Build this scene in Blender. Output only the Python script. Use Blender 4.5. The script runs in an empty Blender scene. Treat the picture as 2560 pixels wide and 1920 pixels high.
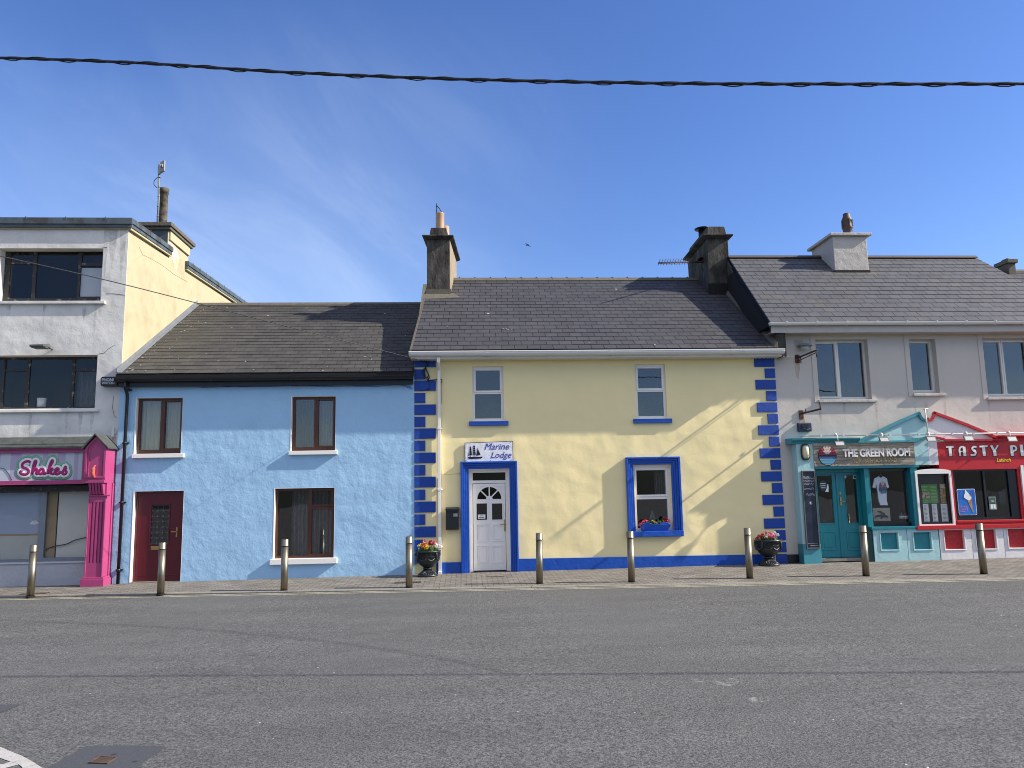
import bpy, math, random
from mathutils import Vector, Matrix
random.seed(7)
C = bpy.data.collections.new('place'); bpy.context.scene.collection.children.link(C)
S = bpy.context.scene
# ---------------------------------------------------------------- camera
EYE = 1.85; F = 1923.0
def _basis(yaw, pitch, roll):
    y, p, r = map(math.radians, (yaw, pitch, roll))
    f = Vector((math.sin(y)*math.cos(p), math.cos(y)*math.cos(p), math.sin(p)))
    rt = Vector((math.cos(y), -math.sin(y), 0)); up = rt.cross(f)
    return rt*math.cos(r)-up*math.sin(r), up*math.cos(r)+rt*math.sin(r), f
RT, UP, FW = _basis(3.576, 7.834, 1.03)
cd = bpy.data.cameras.new('camera'); cam = bpy.data.objects.new('camera', cd); C.objects.link(cam)
cd.sensor_width = 36; cd.lens = F/2560*36; cd.clip_start = 0.05; cd.clip_end = 3000
cam.matrix_world = Matrix(((RT.x, UP.x, -FW.x, 0), (RT.y, UP.y, -FW.y, 0), (RT.z, UP.z, -FW.z, EYE), (0, 0, 0, 1)))
S.camera = cam
# ---------------------------------------------------------------- sun and sky
SUN = Vector((1.0, -0.165, 0.68)).normalized()          # towards the sun
sl = bpy.data.lights.new('sun', 'SUN'); sl.energy = 5.0; sl.angle = math.radians(0.6); sl.color = (1, 0.93, 0.82)
so = bpy.data.objects.new('sun', sl); C.objects.link(so); so.location = (30, -8, 30)
so.rotation_euler = SUN.to_track_quat('Z', 'Y').to_euler()
W = bpy.data.worlds.new('World'); S.world = W; W.use_nodes = True
nt = W.node_tree; nt.nodes.clear()
def N(t, **k):
    n = nt.nodes.new(t)
    for a, b in k.items(): setattr(n, a, b)
    return n
sky = N('ShaderNodeTexSky', sky_type='NISHITA', sun_disc=False, sun_elevation=math.asin(SUN.z), sun_rotation=math.atan2(SUN.x, SUN.y), altitude=0, air_density=1.0, dust_density=0.25, ozone_density=2.2)
lk = nt.links.new
def mth(op, a, b=None, c=None):
    n = N('ShaderNodeMath', operation=op)
    for i, v in enumerate((a, b, c)):
        if v is None: continue
        if isinstance(v, (int, float)): n.inputs[i].default_value = v
        else: lk(v, n.inputs[i])
    return n.outputs[0]
def ramp(v, a, b, lo=0, hi=1):
    n = N('ShaderNodeMapRange', interpolation_type='SMOOTHSTEP')
    for i, q in enumerate((a, b, lo, hi)): n.inputs[1+i].default_value = q
    lk(v, n.inputs[0]); return n.outputs[0]
tcw = N('ShaderNodeTexCoord'); sx = N('ShaderNodeSeparateXYZ'); lk(tcw.outputs['Generated'], sx.inputs[0])
dx, dy, dz = sx.outputs
ay = mth('MAXIMUM', mth('ABSOLUTE', dy), .08); uu = mth('DIVIDE', dx, ay); vv = mth('DIVIDE', dz, ay)     # bearing and height of the sky point
ca, sa = math.cos(math.radians(136)), math.sin(math.radians(136))
al = mth('ADD', mth('MULTIPLY', uu, ca), mth('MULTIPLY', vv, sa)); ac = mth('ADD', mth('MULTIPLY', uu, -sa), mth('MULTIPLY', vv, ca))
def wisps(sa_, sc_, seed, lo, hi, rough=.58, det=8, dist=.5):
    cb = N('ShaderNodeCombineXYZ'); lk(mth('MULTIPLY', al, sa_), cb.inputs[0]); lk(mth('MULTIPLY', ac, sc_), cb.inputs[1]); cb.inputs[2].default_value = seed
    n = N('ShaderNodeTexNoise'); n.inputs['Scale'].default_value = 1; n.inputs['Detail'].default_value = det; n.inputs['Roughness'].default_value = rough; n.inputs['Distortion'].default_value = dist
    lk(cb.outputs[0], n.inputs[0]); return ramp(n.outputs[0], lo, hi)
big = wisps(.8, 2.1, 64.2, .34, .66, rough=.5, det=4, dist=.35); fine = wisps(2.2, 5.0, 8.8, .36, .80, rough=.6, dist=1.4)
left = ramp(uu, .30, -.30); band = ramp(vv, .74, .30)
cl = mth('MULTIPLY', mth('MULTIPLY', big, mth('ADD', mth('MULTIPLY', fine, .60), .40)), mth('MULTIPLY', left, band))
cl = mth('MULTIPLY', cl, .50)
back = mth('MULTIPLY', ramp(dy, -.05, -.55), ramp(dz, .30, .62))                                            # unseen pale cloud added behind the viewer, to whiten the light on the facades
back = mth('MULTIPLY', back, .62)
hs = N('ShaderNodeHueSaturation'); hs.inputs['Saturation'].default_value = 1.20; hs.inputs['Hue'].default_value = 0.510
tint = N('ShaderNodeMixRGB', blend_type='MULTIPLY'); tint.inputs['Fac'].default_value = 1; tint.inputs['Color2'].default_value = (0.95, 0.965, 1.10, 1)
mx = N('ShaderNodeMixRGB'); mx.inputs['Color2'].default_value = (4.4, 5.4, 7.0, 1)
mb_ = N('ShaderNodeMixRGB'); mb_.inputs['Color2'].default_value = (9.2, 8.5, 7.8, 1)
bg = N('ShaderNodeBackground'); bg.inputs['Strength'].default_value = 0.105; wo = N('ShaderNodeOutputWorld')
lk(sky.outputs[0], hs.inputs['Color']); lk(hs.outputs[0], tint.inputs['Color1']); lk(tint.outputs[0], mx.inputs['Color1']); lk(cl, mx.inputs['Fac'])
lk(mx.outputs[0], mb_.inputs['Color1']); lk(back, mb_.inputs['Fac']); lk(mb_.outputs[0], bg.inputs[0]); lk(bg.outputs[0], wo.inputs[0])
S.view_settings.view_transform = 'Standard'; S.view_settings.look = 'None'; S.view_settings.gamma = 1; S.view_settings.exposure = 0.75
S.view_settings.use_curve_mapping = False
S.cycles.filter_width = 1.0; S.cycles.max_bounces = 8; S.cycles.transparent_max_bounces = 12; S.cycles.caustics_reflective = False; S.cycles.caustics_refractive = False
# ---------------------------------------------------------------- measuring helpers: close-up crops of the photo -> metres on a real plane
CR = {'0': (0, 0, .86406), '1': (0, 380, 2.765), '2': (0, 900, 2.765), '3': (600, 900, 2.764), '4': (950, 480, 2.765), '5': (1000, 1020, 3.6075), 'H': (0, 1720, 4.809), '6': (1450, 1050, 3.6867),
      '7': (1600, 500, 3.318), '8': (1960, 980, 3.19), 'A': (0, 1060, 3.95), 'B': (1980, 1040, 4.365), 'C': (2260, 1040, 4.366), 'D': (2000, 600, 3.457), 'E': (980, 500, 5.925), 'G': (1640, 540, 4.608)}
D = 18.0
def ray(k, x, y):
    a, b, s = CR[k]; x = a+x/s; y = b+y/s
    return FW*F+RT*(x-1280)+UP*(960-y)
def P(k, x, y, Y=D):
    d = ray(k, x, y); t = Y/d.y; return d.x*t, d.z*t+EYE
def R(k, x0, y0, x1, y1, Y=D):
    a = P(k, x0, y0, Y); b = P(k, x1, y1, Y); return a[0], b[0], b[1], a[1]     # x0,x1,z0,z1
def PX(k, x, y, X):
    d = ray(k, x, y); t = X/d.x; return d.y*t, d.z*t+EYE
def pave_z(x, y): return 0.006*x-0.055*max(0, D-y)/2.4
def road_z(x, y): return 0.006*x-0.08
def kerb_y(x): return 15.62-0.098*x
def G(k, x, y, zf=road_z):
    d = ray(k, x, y); z = -.1
    for _ in range(8):
        t = (z-EYE)/d.z; z = zf(d.x*t, d.y*t)
    return d.x*t, d.y*t, z
# ---------------------------------------------------------------- mesh builder
def wl(p):
    v = Vector((0, 0, 0))
    while p is not None: v += p.location; p = p.parent
    return v
class MB:
    def __init__(s): s.v = []; s.f = []; s.m = []; s.sm = []
    def add(s, vs, fs, mi=0, smooth=False):
        n = len(s.v); s.v += [tuple(v) for v in vs]
        for f in fs: s.f.append([n+i for i in f]); s.m.append(mi); s.sm.append(smooth)
        return s
    def quad(s, pts, mi=0): return s.add(pts, [list(range(len(pts)))], mi)
    def box(s, x0, x1, y0, y1, z0, z1, mi=0):
        if x0 > x1: x0, x1 = x1, x0
        if y0 > y1: y0, y1 = y1, y0
        if z0 > z1: z0, z1 = z1, z0
        v = [(x, y, z) for z in (z0, z1) for y in (y0, y1) for x in (x0, x1)]
        return s.add(v, [(0, 2, 3, 1), (4, 5, 7, 6), (0, 1, 5, 4), (2, 6, 7, 3), (0, 4, 6, 2), (1, 3, 7, 5)], mi)
    def prism(s, a, b, mi=0, smooth=False):       # two matching loops
        n = len(a); return s.add(list(a)+list(b), [list(range(n))[::-1], [n+i for i in range(n)]]+[(i, (i+1) % n, n+(i+1) % n, n+i) for i in range(n)], mi, smooth)
    def py(s, poly, y0, y1, mi=0): return s.prism([(x, y0, z) for x, z in poly], [(x, y1, z) for x, z in poly], mi)
    def pxx(s, poly, x0, x1, mi=0): return s.prism([(x0, y, z) for y, z in poly], [(x1, y, z) for y, z in poly], mi)
    def frame(s, x0, x1, z0, z1, t, y0, y1, mi=0, tb=None):
        tb = t if tb is None else tb
        s.box(x0, x1, y0, y1, z1-t, z1, mi); s.box(x0, x1, y0, y1, z0, z0+tb, mi)
        s.box(x0, x0+t, y0, y1, z0+tb, z1-t, mi); return s.box(x1-t, x1, y0, y1, z0+tb, z1-t, mi)
    def tube(s, pts, r, n=8, mi=0, flat=1.0, smooth=True):
        pts = [Vector(p) for p in pts]; rs = r if isinstance(r, (list, tuple)) else [r]*len(pts)
        rings = []; up = None
        for i, p in enumerate(pts):
            d = (pts[min(i+1, len(pts)-1)]-pts[max(i-1, 0)]).normalized()
            if flat != 1.0: a = Vector((0, 1, 0))
            else: a = up if up is not None else (Vector((0, 0, 1)) if abs(d.z) < .9 else Vector((0, 1, 0)))
            a = (a-d*a.dot(d)).normalized(); up = a; b = d.cross(a)
            rings.append([p+a*rs[i]*flat*math.cos(2*math.pi*j/n)+b*rs[i]*math.sin(2*math.pi*j/n) for j in range(n)])
        vs = [v for q in rings for v in q]; fs = []
        for i in range(len(rings)-1):
            for j in range(n): fs.append((i*n+j, i*n+(j+1) % n, (i+1)*n+(j+1) % n, (i+1)*n+j))
        k = len(vs)-n
        fs += [list(range(n))[::-1], [k+j for j in range(n)]]
        return s.add(vs, fs, mi, smooth)
    def lathe(s, cx, cy, prof, n=24, mi=0, smooth=True, ax='z'):
        vs = []
        for r, z in prof:
            for j in range(n):
                a = 2*math.pi*j/n
                vs.append((cx+r*math.cos(a), cy+r*math.sin(a), z) if ax == 'z' else ((cx+r*math.cos(a), z, cy+r*math.sin(a)) if ax == 'y' else (z, cx+r*math.cos(a), cy+r*math.sin(a))))
        fs = [(i*n+j, i*n+(j+1) % n, (i+1)*n+(j+1) % n, (i+1)*n+j) for i in range(len(prof)-1) for j in range(n)]
        k = len(vs)-n; fs += [list(range(n))[::-1], [k+j for j in range(n)]]
        return s.add(vs, fs, mi, smooth)
    def ball(s, c, r, mi=0, n=6, sz=1):
        prof = [(max(1e-4, r*math.sin(math.pi*i/n)), c[2]-r*sz*math.cos(math.pi*i/n)) for i in range(n+1)]
        return s.lathe(c[0], c[1], prof, n+2, mi)
    def build(s, name, mats, parent=None, origin=None, bev=0):
        o0 = wl(parent) if parent is not None else Vector(origin if origin is not None else (0, 0, 0))
        me = bpy.data.meshes.new(name); me.from_pydata([Vector(v)-o0 for v in s.v], [], s.f)
        for m in (mats if isinstance(mats, (list, tuple)) else [mats]): me.materials.append(m)
        for p, mi, sm in zip(me.polygons, s.m, s.sm): p.material_index = mi; p.use_smooth = sm
        import bmesh
        b = bmesh.new(); b.from_mesh(me); bmesh.ops.recalc_face_normals(b, faces=b.faces); b.to_mesh(me); b.free()
        o = bpy.data.objects.new(name, me); C.objects.link(o)
        if parent is not None: o.parent = parent
        else: o.location = o0
        if bev:
            md = o.modifiers.new('bevel', 'BEVEL'); md.width = bev; md.segments = 2; md.limit_method = 'ANGLE'; md.angle_limit = math.radians(40)
        return o
def tag(o, label=None, cat=None, group=None, kind=None):
    if label: o['label'] = label
    if cat: o['category'] = cat
    if group: o['group'] = group
    if kind: o['kind'] = kind
    return o
def thing(name, label, cat, loc, group=None):
    o = bpy.data.objects.new(name, None); C.objects.link(o); o.location = loc; o.empty_display_size = .2
    return tag(o, label, cat, group)
def smooth_path(pts, k=6):
    pts = [Vector(p) for p in pts]; out = []
    for i in range(len(pts)-1):
        p0 = pts[max(i-1, 0)]; p1 = pts[i]; p2 = pts[i+1]; p3 = pts[min(i+2, len(pts)-1)]
        for j in range(k):
            t = j/k; out.append(0.5*((2*p1)+(p2-p0)*t+(2*p0-5*p1+4*p2-p3)*t*t+(3*p1-p0-3*p2+p3)*t**3))
    return out+[pts[-1]]
def text_obj(txt, rect, y, depth, mat, name, parent, shear=0, offset=0, bold=False):
    cu = bpy.data.curves.new('lettering', 'FONT'); cu.body = txt; cu.extrude = 0.0; cu.offset = offset; cu.shear = shear; cu.resolution_u = 4
    cu.extrude = .05
    t = bpy.data.objects.new('lettering', cu); C.objects.link(t); bpy.context.view_layer.update()
    me = bpy.data.meshes.new_from_object(t.evaluated_get(bpy.context.evaluated_depsgraph_get()))
    bpy.data.objects.remove(t); xs = [v.co.x for v in me.vertices]; ys = [v.co.y for v in me.vertices]; zs = [v.co.z for v in me.vertices]
    x0, x1, z0, z1 = rect; o0 = wl(parent)
    for v in me.vertices:
        a = (v.co.x-min(xs))/(max(xs)-min(xs)); b = (v.co.y-min(ys))/(max(ys)-min(ys)); c = (v.co.z-min(zs))/(max(zs)-min(zs))
        v.co = Vector((x0+a*(x1-x0), y-c*depth, z0+b*(z1-z0)))-o0
    me.materials.clear(); me.materials.append(mat); o = bpy.data.objects.new(name, me); C.objects.link(o); o.parent = parent; return o
def text_into(mb, txt, rect, y, depth, mi=0, shear=0, offset=0):
    cu = bpy.data.curves.new('lettering', 'FONT'); cu.body = txt; cu.extrude = .05; cu.offset = offset; cu.shear = shear; cu.resolution_u = 3
    t = bpy.data.objects.new('lettering', cu); C.objects.link(t); bpy.context.view_layer.update()
    me = bpy.data.meshes.new_from_object(t.evaluated_get(bpy.context.evaluated_depsgraph_get()))
    bpy.data.objects.remove(t); vs = [v.co for v in me.vertices]; xs = [v.x for v in vs]; ys = [v.y for v in vs]; zs = [v.z for v in vs]; x0, x1, z0, z1 = rect
    mb.add([(x0+(v.x-min(xs))/(max(xs)-min(xs))*(x1-x0), y-(v.z-min(zs))/(max(zs)-min(zs))*depth, z0+(v.y-min(ys))/(max(ys)-min(ys))*(z1-z0)) for v in vs], [list(p.vertices) for p in me.polygons], mi)
# ---------------------------------------------------------------- materials
def srgb(r, g, b):
    return tuple(((c/255)/12.92 if c/255 <= .04045 else ((c/255+.055)/1.055)**2.4) for c in (r, g, b))+(1,)
MT = {}
def stain(name, col, alpha, scale, lo, hi):
    m = bpy.data.materials.new(name); m.use_nodes = True; t = m.node_tree; b = t.nodes['Principled BSDF']; b.inputs['Base Color'].default_value = tuple(col)+(1,); b.inputs['Roughness'].default_value = .9
    tc = t.nodes.new('ShaderNodeTexCoord'); n = t.nodes.new('ShaderNodeTexNoise'); n.inputs['Scale'].default_value = scale; n.inputs['Detail'].default_value = 6; n.inputs['Roughness'].default_value = .7
    r = t.nodes.new('ShaderNodeMapRange'); r.inputs[1].default_value = lo; r.inputs[2].default_value = hi; r.inputs[4].default_value = alpha
    t.links.new(tc.outputs['Object'], n.inputs[0]); t.links.new(n.outputs[0], r.inputs[0]); t.links.new(r.outputs[0], b.inputs['Alpha']); return m
def mat(name, col, rough=.6, metal=0, var=0.0, vscale=3, bumps=(), col2=None, cscale=2, cmin=.45, cmax=.6, spec=.5, island=0, coord='Object', stretch=None, speck=None, coat=0):
    m = bpy.data.materials.new(name); m.use_nodes = True; t = m.node_tree; b = t.nodes['Principled BSDF']; L = t.links.new; M = t.nodes.new
    b.inputs['Roughness'].default_value = rough; b.inputs['Metallic'].default_value = metal; b.inputs['Specular IOR Level'].default_value = spec
    if coat: b.inputs['Coat Weight'].default_value = coat
    tc = M('ShaderNodeTexCoord'); vec = tc.outputs[coord]
    if stretch:
        q = M('ShaderNodeMapping'); q.inputs['Scale'].default_value = stretch; L(vec, q.inputs[0]); svec = q.outputs[0]
    else: svec = vec
    c = M('ShaderNodeRGB'); c.outputs[0].default_value = tuple(col[:3])+(1,); cur = c.outputs[0]
    if col2:
        n = M('ShaderNodeTexNoise'); n.inputs['Scale'].default_value = cscale; n.inputs['Detail'].default_value = 8; n.inputs['Roughness'].default_value = .65; L(svec, n.inputs[0])
        r = M('ShaderNodeMapRange'); r.inputs['From Min'].default_value = cmin; r.inputs['From Max'].default_value = cmax; L(n.outputs[0], r.inputs[0])
        x = M('ShaderNodeMixRGB'); x.inputs['Color2'].default_value = tuple(col2[:3])+(1,); L(cur, x.inputs['Color1']); L(r.outputs[0], x.inputs['Fac']); cur = x.outputs[0]
    if speck:
        scol, ssc, thr = speck
        n = M('ShaderNodeTexVoronoi'); n.inputs['Scale'].default_value = ssc; L(vec, n.inputs[0])
        r = M('ShaderNodeMath'); r.operation = 'LESS_THAN'; r.inputs[1].default_value = thr; L(n.outputs['Distance'], r.inputs[0]); q1 = M('ShaderNodeSeparateColor'); L(n.outputs['Color'], q1.inputs[0]); q2 = M('ShaderNodeMath'); q2.operation = 'GREATER_THAN'; q2.inputs[1].default_value = .72; L(q1.outputs[0], q2.inputs[0]); q3 = M('ShaderNodeMath'); q3.operation = 'MULTIPLY'; L(r.outputs[0], q3.inputs[0]); L(q2.outputs[0], q3.inputs[1]); r = q3
        x = M('ShaderNodeMixRGB'); x.inputs['Color2'].default_value = tuple(scol[:3])+(1,); L(cur, x.inputs['Color1']); L(r.outputs[0], x.inputs['Fac']); cur = x.outputs[0]
    if var:
        n = M('ShaderNodeTexNoise'); n.inputs['Scale'].default_value = vscale; n.inputs['Detail'].default_value = 6; n.inputs['Roughness'].default_value = .6; L(svec, n.inputs[0])
        r = M('ShaderNodeMapRange'); r.inputs['From Min'].default_value = .3; r.inputs['From Max'].default_value = .7; r.inputs['To Min'].default_value = 1-var; r.inputs['To Max'].default_value = 1+var; L(n.outputs[0], r.inputs[0])
        x = M('ShaderNodeVectorMath'); x.operation = 'SCALE'; L(cur, x.inputs[0]); L(r.outputs[0], x.inputs['Scale']); cur = x.outputs[0]
    if island:
        g = M('ShaderNodeNewGeometry'); r = M('ShaderNodeMapRange'); r.inputs['To Min'].default_value = 1-island; r.inputs['To Max'].default_value = 1+island; L(g.outputs['Random Per Island'], r.inputs[0])
        x = M('ShaderNodeVectorMath'); x.operation = 'SCALE'; L(cur, x.inputs[0]); L(r.outputs[0], x.inputs['Scale']); cur = x.outputs[0]
    L(cur, b.inputs['Base Color'])
    prev = None
    for sc, dist, det in bumps:
        n = M('ShaderNodeTexNoise'); n.inputs['Scale'].default_value = sc; n.inputs['Detail'].default_value = det; n.inputs['Roughness'].default_value = .55; L(svec, n.inputs[0])
        q = M('ShaderNodeBump'); q.inputs['Strength'].default_value = 1; q.inputs['Distance'].default_value = dist; L(n.outputs[0], q.inputs['Height'])
        if prev: L(prev, q.inputs['Normal'])
        prev = q.outputs[0]
    if prev: L(prev, b.inputs['Normal'])
    MT[name] = m; return m
def glass(name, f0=.16, tint=(1, 1, 1)):
    m = bpy.data.materials.new(name); m.use_nodes = True; t = m.node_tree; t.nodes.clear(); M = t.nodes.new; L = t.links.new
    lw = M('ShaderNodeLayerWeight'); lw.inputs[0].default_value = .5; pw = M('ShaderNodeMath'); pw.operation = 'POWER'; pw.inputs[1].default_value = 5; L(lw.outputs['Facing'], pw.inputs[0])
    ma = M('ShaderNodeMath'); ma.operation = 'MULTIPLY_ADD'; ma.inputs[1].default_value = 1-f0; ma.inputs[2].default_value = f0; L(pw.outputs[0], ma.inputs[0])
    g = M('ShaderNodeBsdfGlossy'); g.inputs['Roughness'].default_value = .01
    tr = M('ShaderNodeBsdfTransparent'); tr.inputs[0].default_value = tint+(1,); x = M('ShaderNodeMixShader'); o = M('ShaderNodeOutputMaterial')
    n = M('ShaderNodeTexNoise'); n.inputs['Scale'].default_value = 1.5; n.inputs['Detail'].default_value = 1; b = M('ShaderNodeBump'); b.inputs['Distance'].default_value = .004; tc = M('ShaderNodeTexCoord')
    L(tc.outputs['Object'], n.inputs[0]); L(n.outputs[0], b.inputs['Height']); L(b.outputs[0], g.inputs['Normal'])
    L(ma.outputs[0], x.inputs[0]); L(tr.outputs[0], x.inputs[1]); L(g.outputs[0], x.inputs[2]); L(x.outputs[0], o.inputs[0]); return m
GL = glass('window_glass', .08, (.95, .96, .96)); GLU = glass('sky_window_glass', .085, (.8, .82, .84)); GLK = glass('old_pane_glass', .03, (.9, .9, .9)); GLD = glass('shop_glass', .055, (.96, .97, .97))
WALLB = ((1.6, .035, 2), (9, .012, 4), (45, .003, 3))
m_blue = mat('blue_masonry_paint', srgb(158, 196, 224), .75, var=.05, vscale=1.2, bumps=((1.3, .03, 2), (7, .010, 5), (22, .003, 4)), spec=.3)
m_yel = mat('yellow_masonry_paint', srgb(244, 226, 170), .75, var=.035, vscale=.8, bumps=((.8, .06, 2), (4, .006, 3), (35, .001, 3)), spec=.3)
m_grey = mat('weathered_white_render', srgb(216, 213, 206), .85, var=.10, vscale=1.5, bumps=((1.2, .035, 2), (7, .008, 5), (40, .002, 3)), col2=srgb(178, 176, 172), cscale=.8, cmin=.45, cmax=.8, spec=.2)
m_cream = mat('cream_side_render', srgb(176, 166, 136), .85, var=.04, vscale=2, bumps=((2, .01, 3), (40, .002, 3)), col2=srgb(150, 141, 112), cscale=1.4, cmin=.5, cmax=.85, spec=.2)
m_lgrey = mat('light_grey_render', srgb(196, 188, 178), .8, var=.04, vscale=.7, bumps=((1.2, .02, 2), (10, .004, 4), (60, .001, 3)), spec=.25)
m_riser = mat('grey_riser_render', srgb(172, 174, 178), .8, var=.08, vscale=2, bumps=((3, .03, 3), (20, .006, 4)), spec=.2)
m_royal = mat('royal_blue_paint', srgb(12, 74, 166), .45, var=.05, vscale=6, bumps=((6, .012, 3), (40, .002, 3)))
m_royalq = mat('royal_blue_quoin_paint', srgb(6, 62, 150), .6, var=.04, vscale=6, bumps=((5, .01, 3), (40, .002, 3)))
m_wpaint = mat('white_gloss_paint', srgb(236, 232, 224), .4, var=.02, bumps=((20, .001, 3),))
m_upvc = mat('white_upvc', srgb(232, 228, 222), .3, var=.02)
m_upvcg = mat('off_white_upvc', srgb(214, 212, 204), .35, var=.04)
m_wood = mat('brown_woodgrain_frame', srgb(80, 42, 24), .4, var=.25, vscale=4, stretch=(6, 6, 1))
m_red = mat('dark_red_door_paint', srgb(84, 10, 24), .35, var=.05)
m_black = mat('black_plastic', srgb(18, 19, 24), .4, var=.05)
m_blackf = mat('black_frame_paint', srgb(17, 18, 23), .35)
m_steelw = mat('flaking_window_frame', srgb(40, 38, 36), .6, col2=srgb(150, 142, 122), cscale=9, cmin=.58, cmax=.68)
m_slate = mat('roof_slate', srgb(68, 67, 69), .62, var=.12, vscale=4, island=.13, bumps=((30, .004, 4),), speck=((.34, .34, .31, 1), 1.6, .05), spec=.35)
m_slateb = mat('older_roof_slate', srgb(70, 68, 64), .7, var=.16, vscale=3, island=.14, bumps=((30, .004, 4),), speck=((.38, .38, .34, 1), 3.0, .09), spec=.3)
m_slatec = mat('smooth_roof_slate', srgb(80, 80, 82), .6, var=.10, vscale=2.5, island=.10, bumps=((30, .004, 4),), col2=srgb(98, 92, 80), cscale=1.1, cmin=.55, cmax=.8, spec=.35)
m_lich = mat('pale_lichen', srgb(150, 148, 138), .9)
m_under = mat('roof_underlay', srgb(16, 16, 17), .9)
m_ridge = mat('ridge_tile_concrete', srgb(92, 87, 76), .85, var=.2, vscale=9, bumps=((25, .005, 3),))
m_lead = mat('lead_flashing', srgb(112, 116, 120), .55, var=.15, vscale=5, bumps=((8, .01, 3),))
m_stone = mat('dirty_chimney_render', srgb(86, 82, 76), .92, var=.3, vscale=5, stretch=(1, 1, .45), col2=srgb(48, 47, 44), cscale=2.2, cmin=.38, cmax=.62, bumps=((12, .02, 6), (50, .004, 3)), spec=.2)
m_chg = mat('chimney_grey_render', srgb(184, 178, 170), .8, var=.05, bumps=((5, .02, 3), (40, .003, 3)), spec=.2)
m_terra = mat('terracotta_pot', srgb(168, 136, 106), .5, var=.1)
m_rust = mat('rusted_steel', srgb(62, 44, 38), .8, var=.3, vscale=12, bumps=((30, .004, 4),), col2=srgb(120, 66, 36), cscale=7, cmin=.55, cmax=.65)
m_ruststain = mat('rust_stain', srgb(168, 128, 98), .8, col2=srgb(180, 172, 162), cscale=6, cmin=.4, cmax=.62, stretch=(1, 1, .3))
m_pink = mat('magenta_pink_paint', srgb(164, 64, 112), .4, var=.05, vscale=5, bumps=((12, .002, 3),))
m_canopy = mat('canopy_slate', srgb(66, 70, 68), .8, var=.35, vscale=6, bumps=((20, .006, 4),), speck=((.6, .6, .55, 1), 5, .05))
m_steel = mat('brushed_stainless', srgb(136, 128, 112), .42, metal=1, var=.12, vscale=3, stretch=(1, 1, 30))
m_teal = mat('teal_gloss_paint', srgb(28, 122, 132), .35, var=.05, vscale=4, bumps=((15, .0015, 3),))
m_tealc = mat('teal_cornice_paint', srgb(64, 140, 150), .5, var=.1, vscale=5)
m_ltblue = mat('pale_blue_paint', srgb(162, 200, 200), .5, var=.04, vscale=4, col2=srgb(122, 150, 158), cscale=5, cmin=.66, cmax=.8, bumps=((8, .006, 4), (40, .002, 3)))
m_redp = mat('bright_red_paint', srgb(186, 20, 30), .4, var=.05, vscale=5, bumps=((15, .002, 3),))
m_redrough = mat('rough_red_panel', srgb(176, 24, 32), .5, bumps=((35, .02, 4),))
m_shopw = mat('white_shop_paint', srgb(220, 216, 214), .5, var=.03, bumps=((10, .005, 4),))
m_timber = mat('weathered_timber', srgb(160, 150, 134), .85, var=.3, vscale=3, stretch=(1, 1, 9), col2=srgb(90, 82, 74), cscale=1.6, cmin=.45, cmax=.7, bumps=((12, .006, 5),))
m_dirtyw = mat('dirty_white_metal', srgb(206, 204, 198), .5, var=.08, col2=srgb(120, 70, 45), cscale=9, cmin=.68, cmax=.75)
m_flood = mat('floodlight_lens', srgb(176, 178, 174), .3, var=.05)
m_iron = mat('black_painted_iron', srgb(30, 36, 40), .42, var=.2, vscale=20, bumps=((40, .004, 3),), coat=.2)
m_dark = mat('dark_interior', srgb(20, 20, 22), .95)
m_darkw = mat('interior_shop_wall', srgb(58, 60, 64), .9, var=.2, vscale=2)
m_curt = mat('beige_curtain', srgb(150, 142, 120), .9, var=.1, vscale=8, stretch=(8, 1, .4))
m_lace = mat('grey_lace_curtain', srgb(92, 93, 96), .9, var=.4, vscale=10, stretch=(8, 1, 1.2))
m_paper = mat('white_paper', srgb(228, 230, 228), .8)
m_gold = mat('brass', srgb(190, 160, 96), .3, metal=1)
m_leaf = mat('leaf_green', srgb(52, 84, 36), .6, var=.3, vscale=30)
m_black2 = mat('rubber_cable', srgb(14, 14, 17), .5)
m_panelg = mat('grey_board', srgb(186, 185, 176), .8, var=.05)
m_tan = mat('tan_board', srgb(164, 138, 104), .85, var=.1, vscale=3)
m_grime = stain('rain_grime', (.18, .17, .155), .38, 5, .38, .75)
m_damp = stain('damp_base', (.12, .11, .09), .5, 4, .40, .75)
def streaks(parent, xs, z1, length, y, seed, w=.09):
    rnd = random.Random(seed); b = MB()
    for i, x in enumerate(xs):
        L_ = length*rnd.uniform(.5, 1); ww = w*rnd.uniform(.5, 1.2); yy = y-.0004*i
        b.quad([(x-ww/2, yy, z1), (x+ww/2, yy, z1), (x+ww*.3, yy, z1-L_*.6), (x+rnd.uniform(-.01, .01), yy, z1-L_), (x-ww*.35, yy, z1-L_*.5)])
    return b.build('rain_streaks', m_grime, parent)
def pl(name, r, g, b, rough=.6): 
    if name not in MT: mat(name, srgb(r, g, b), rough)
    return MT[name]
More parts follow.
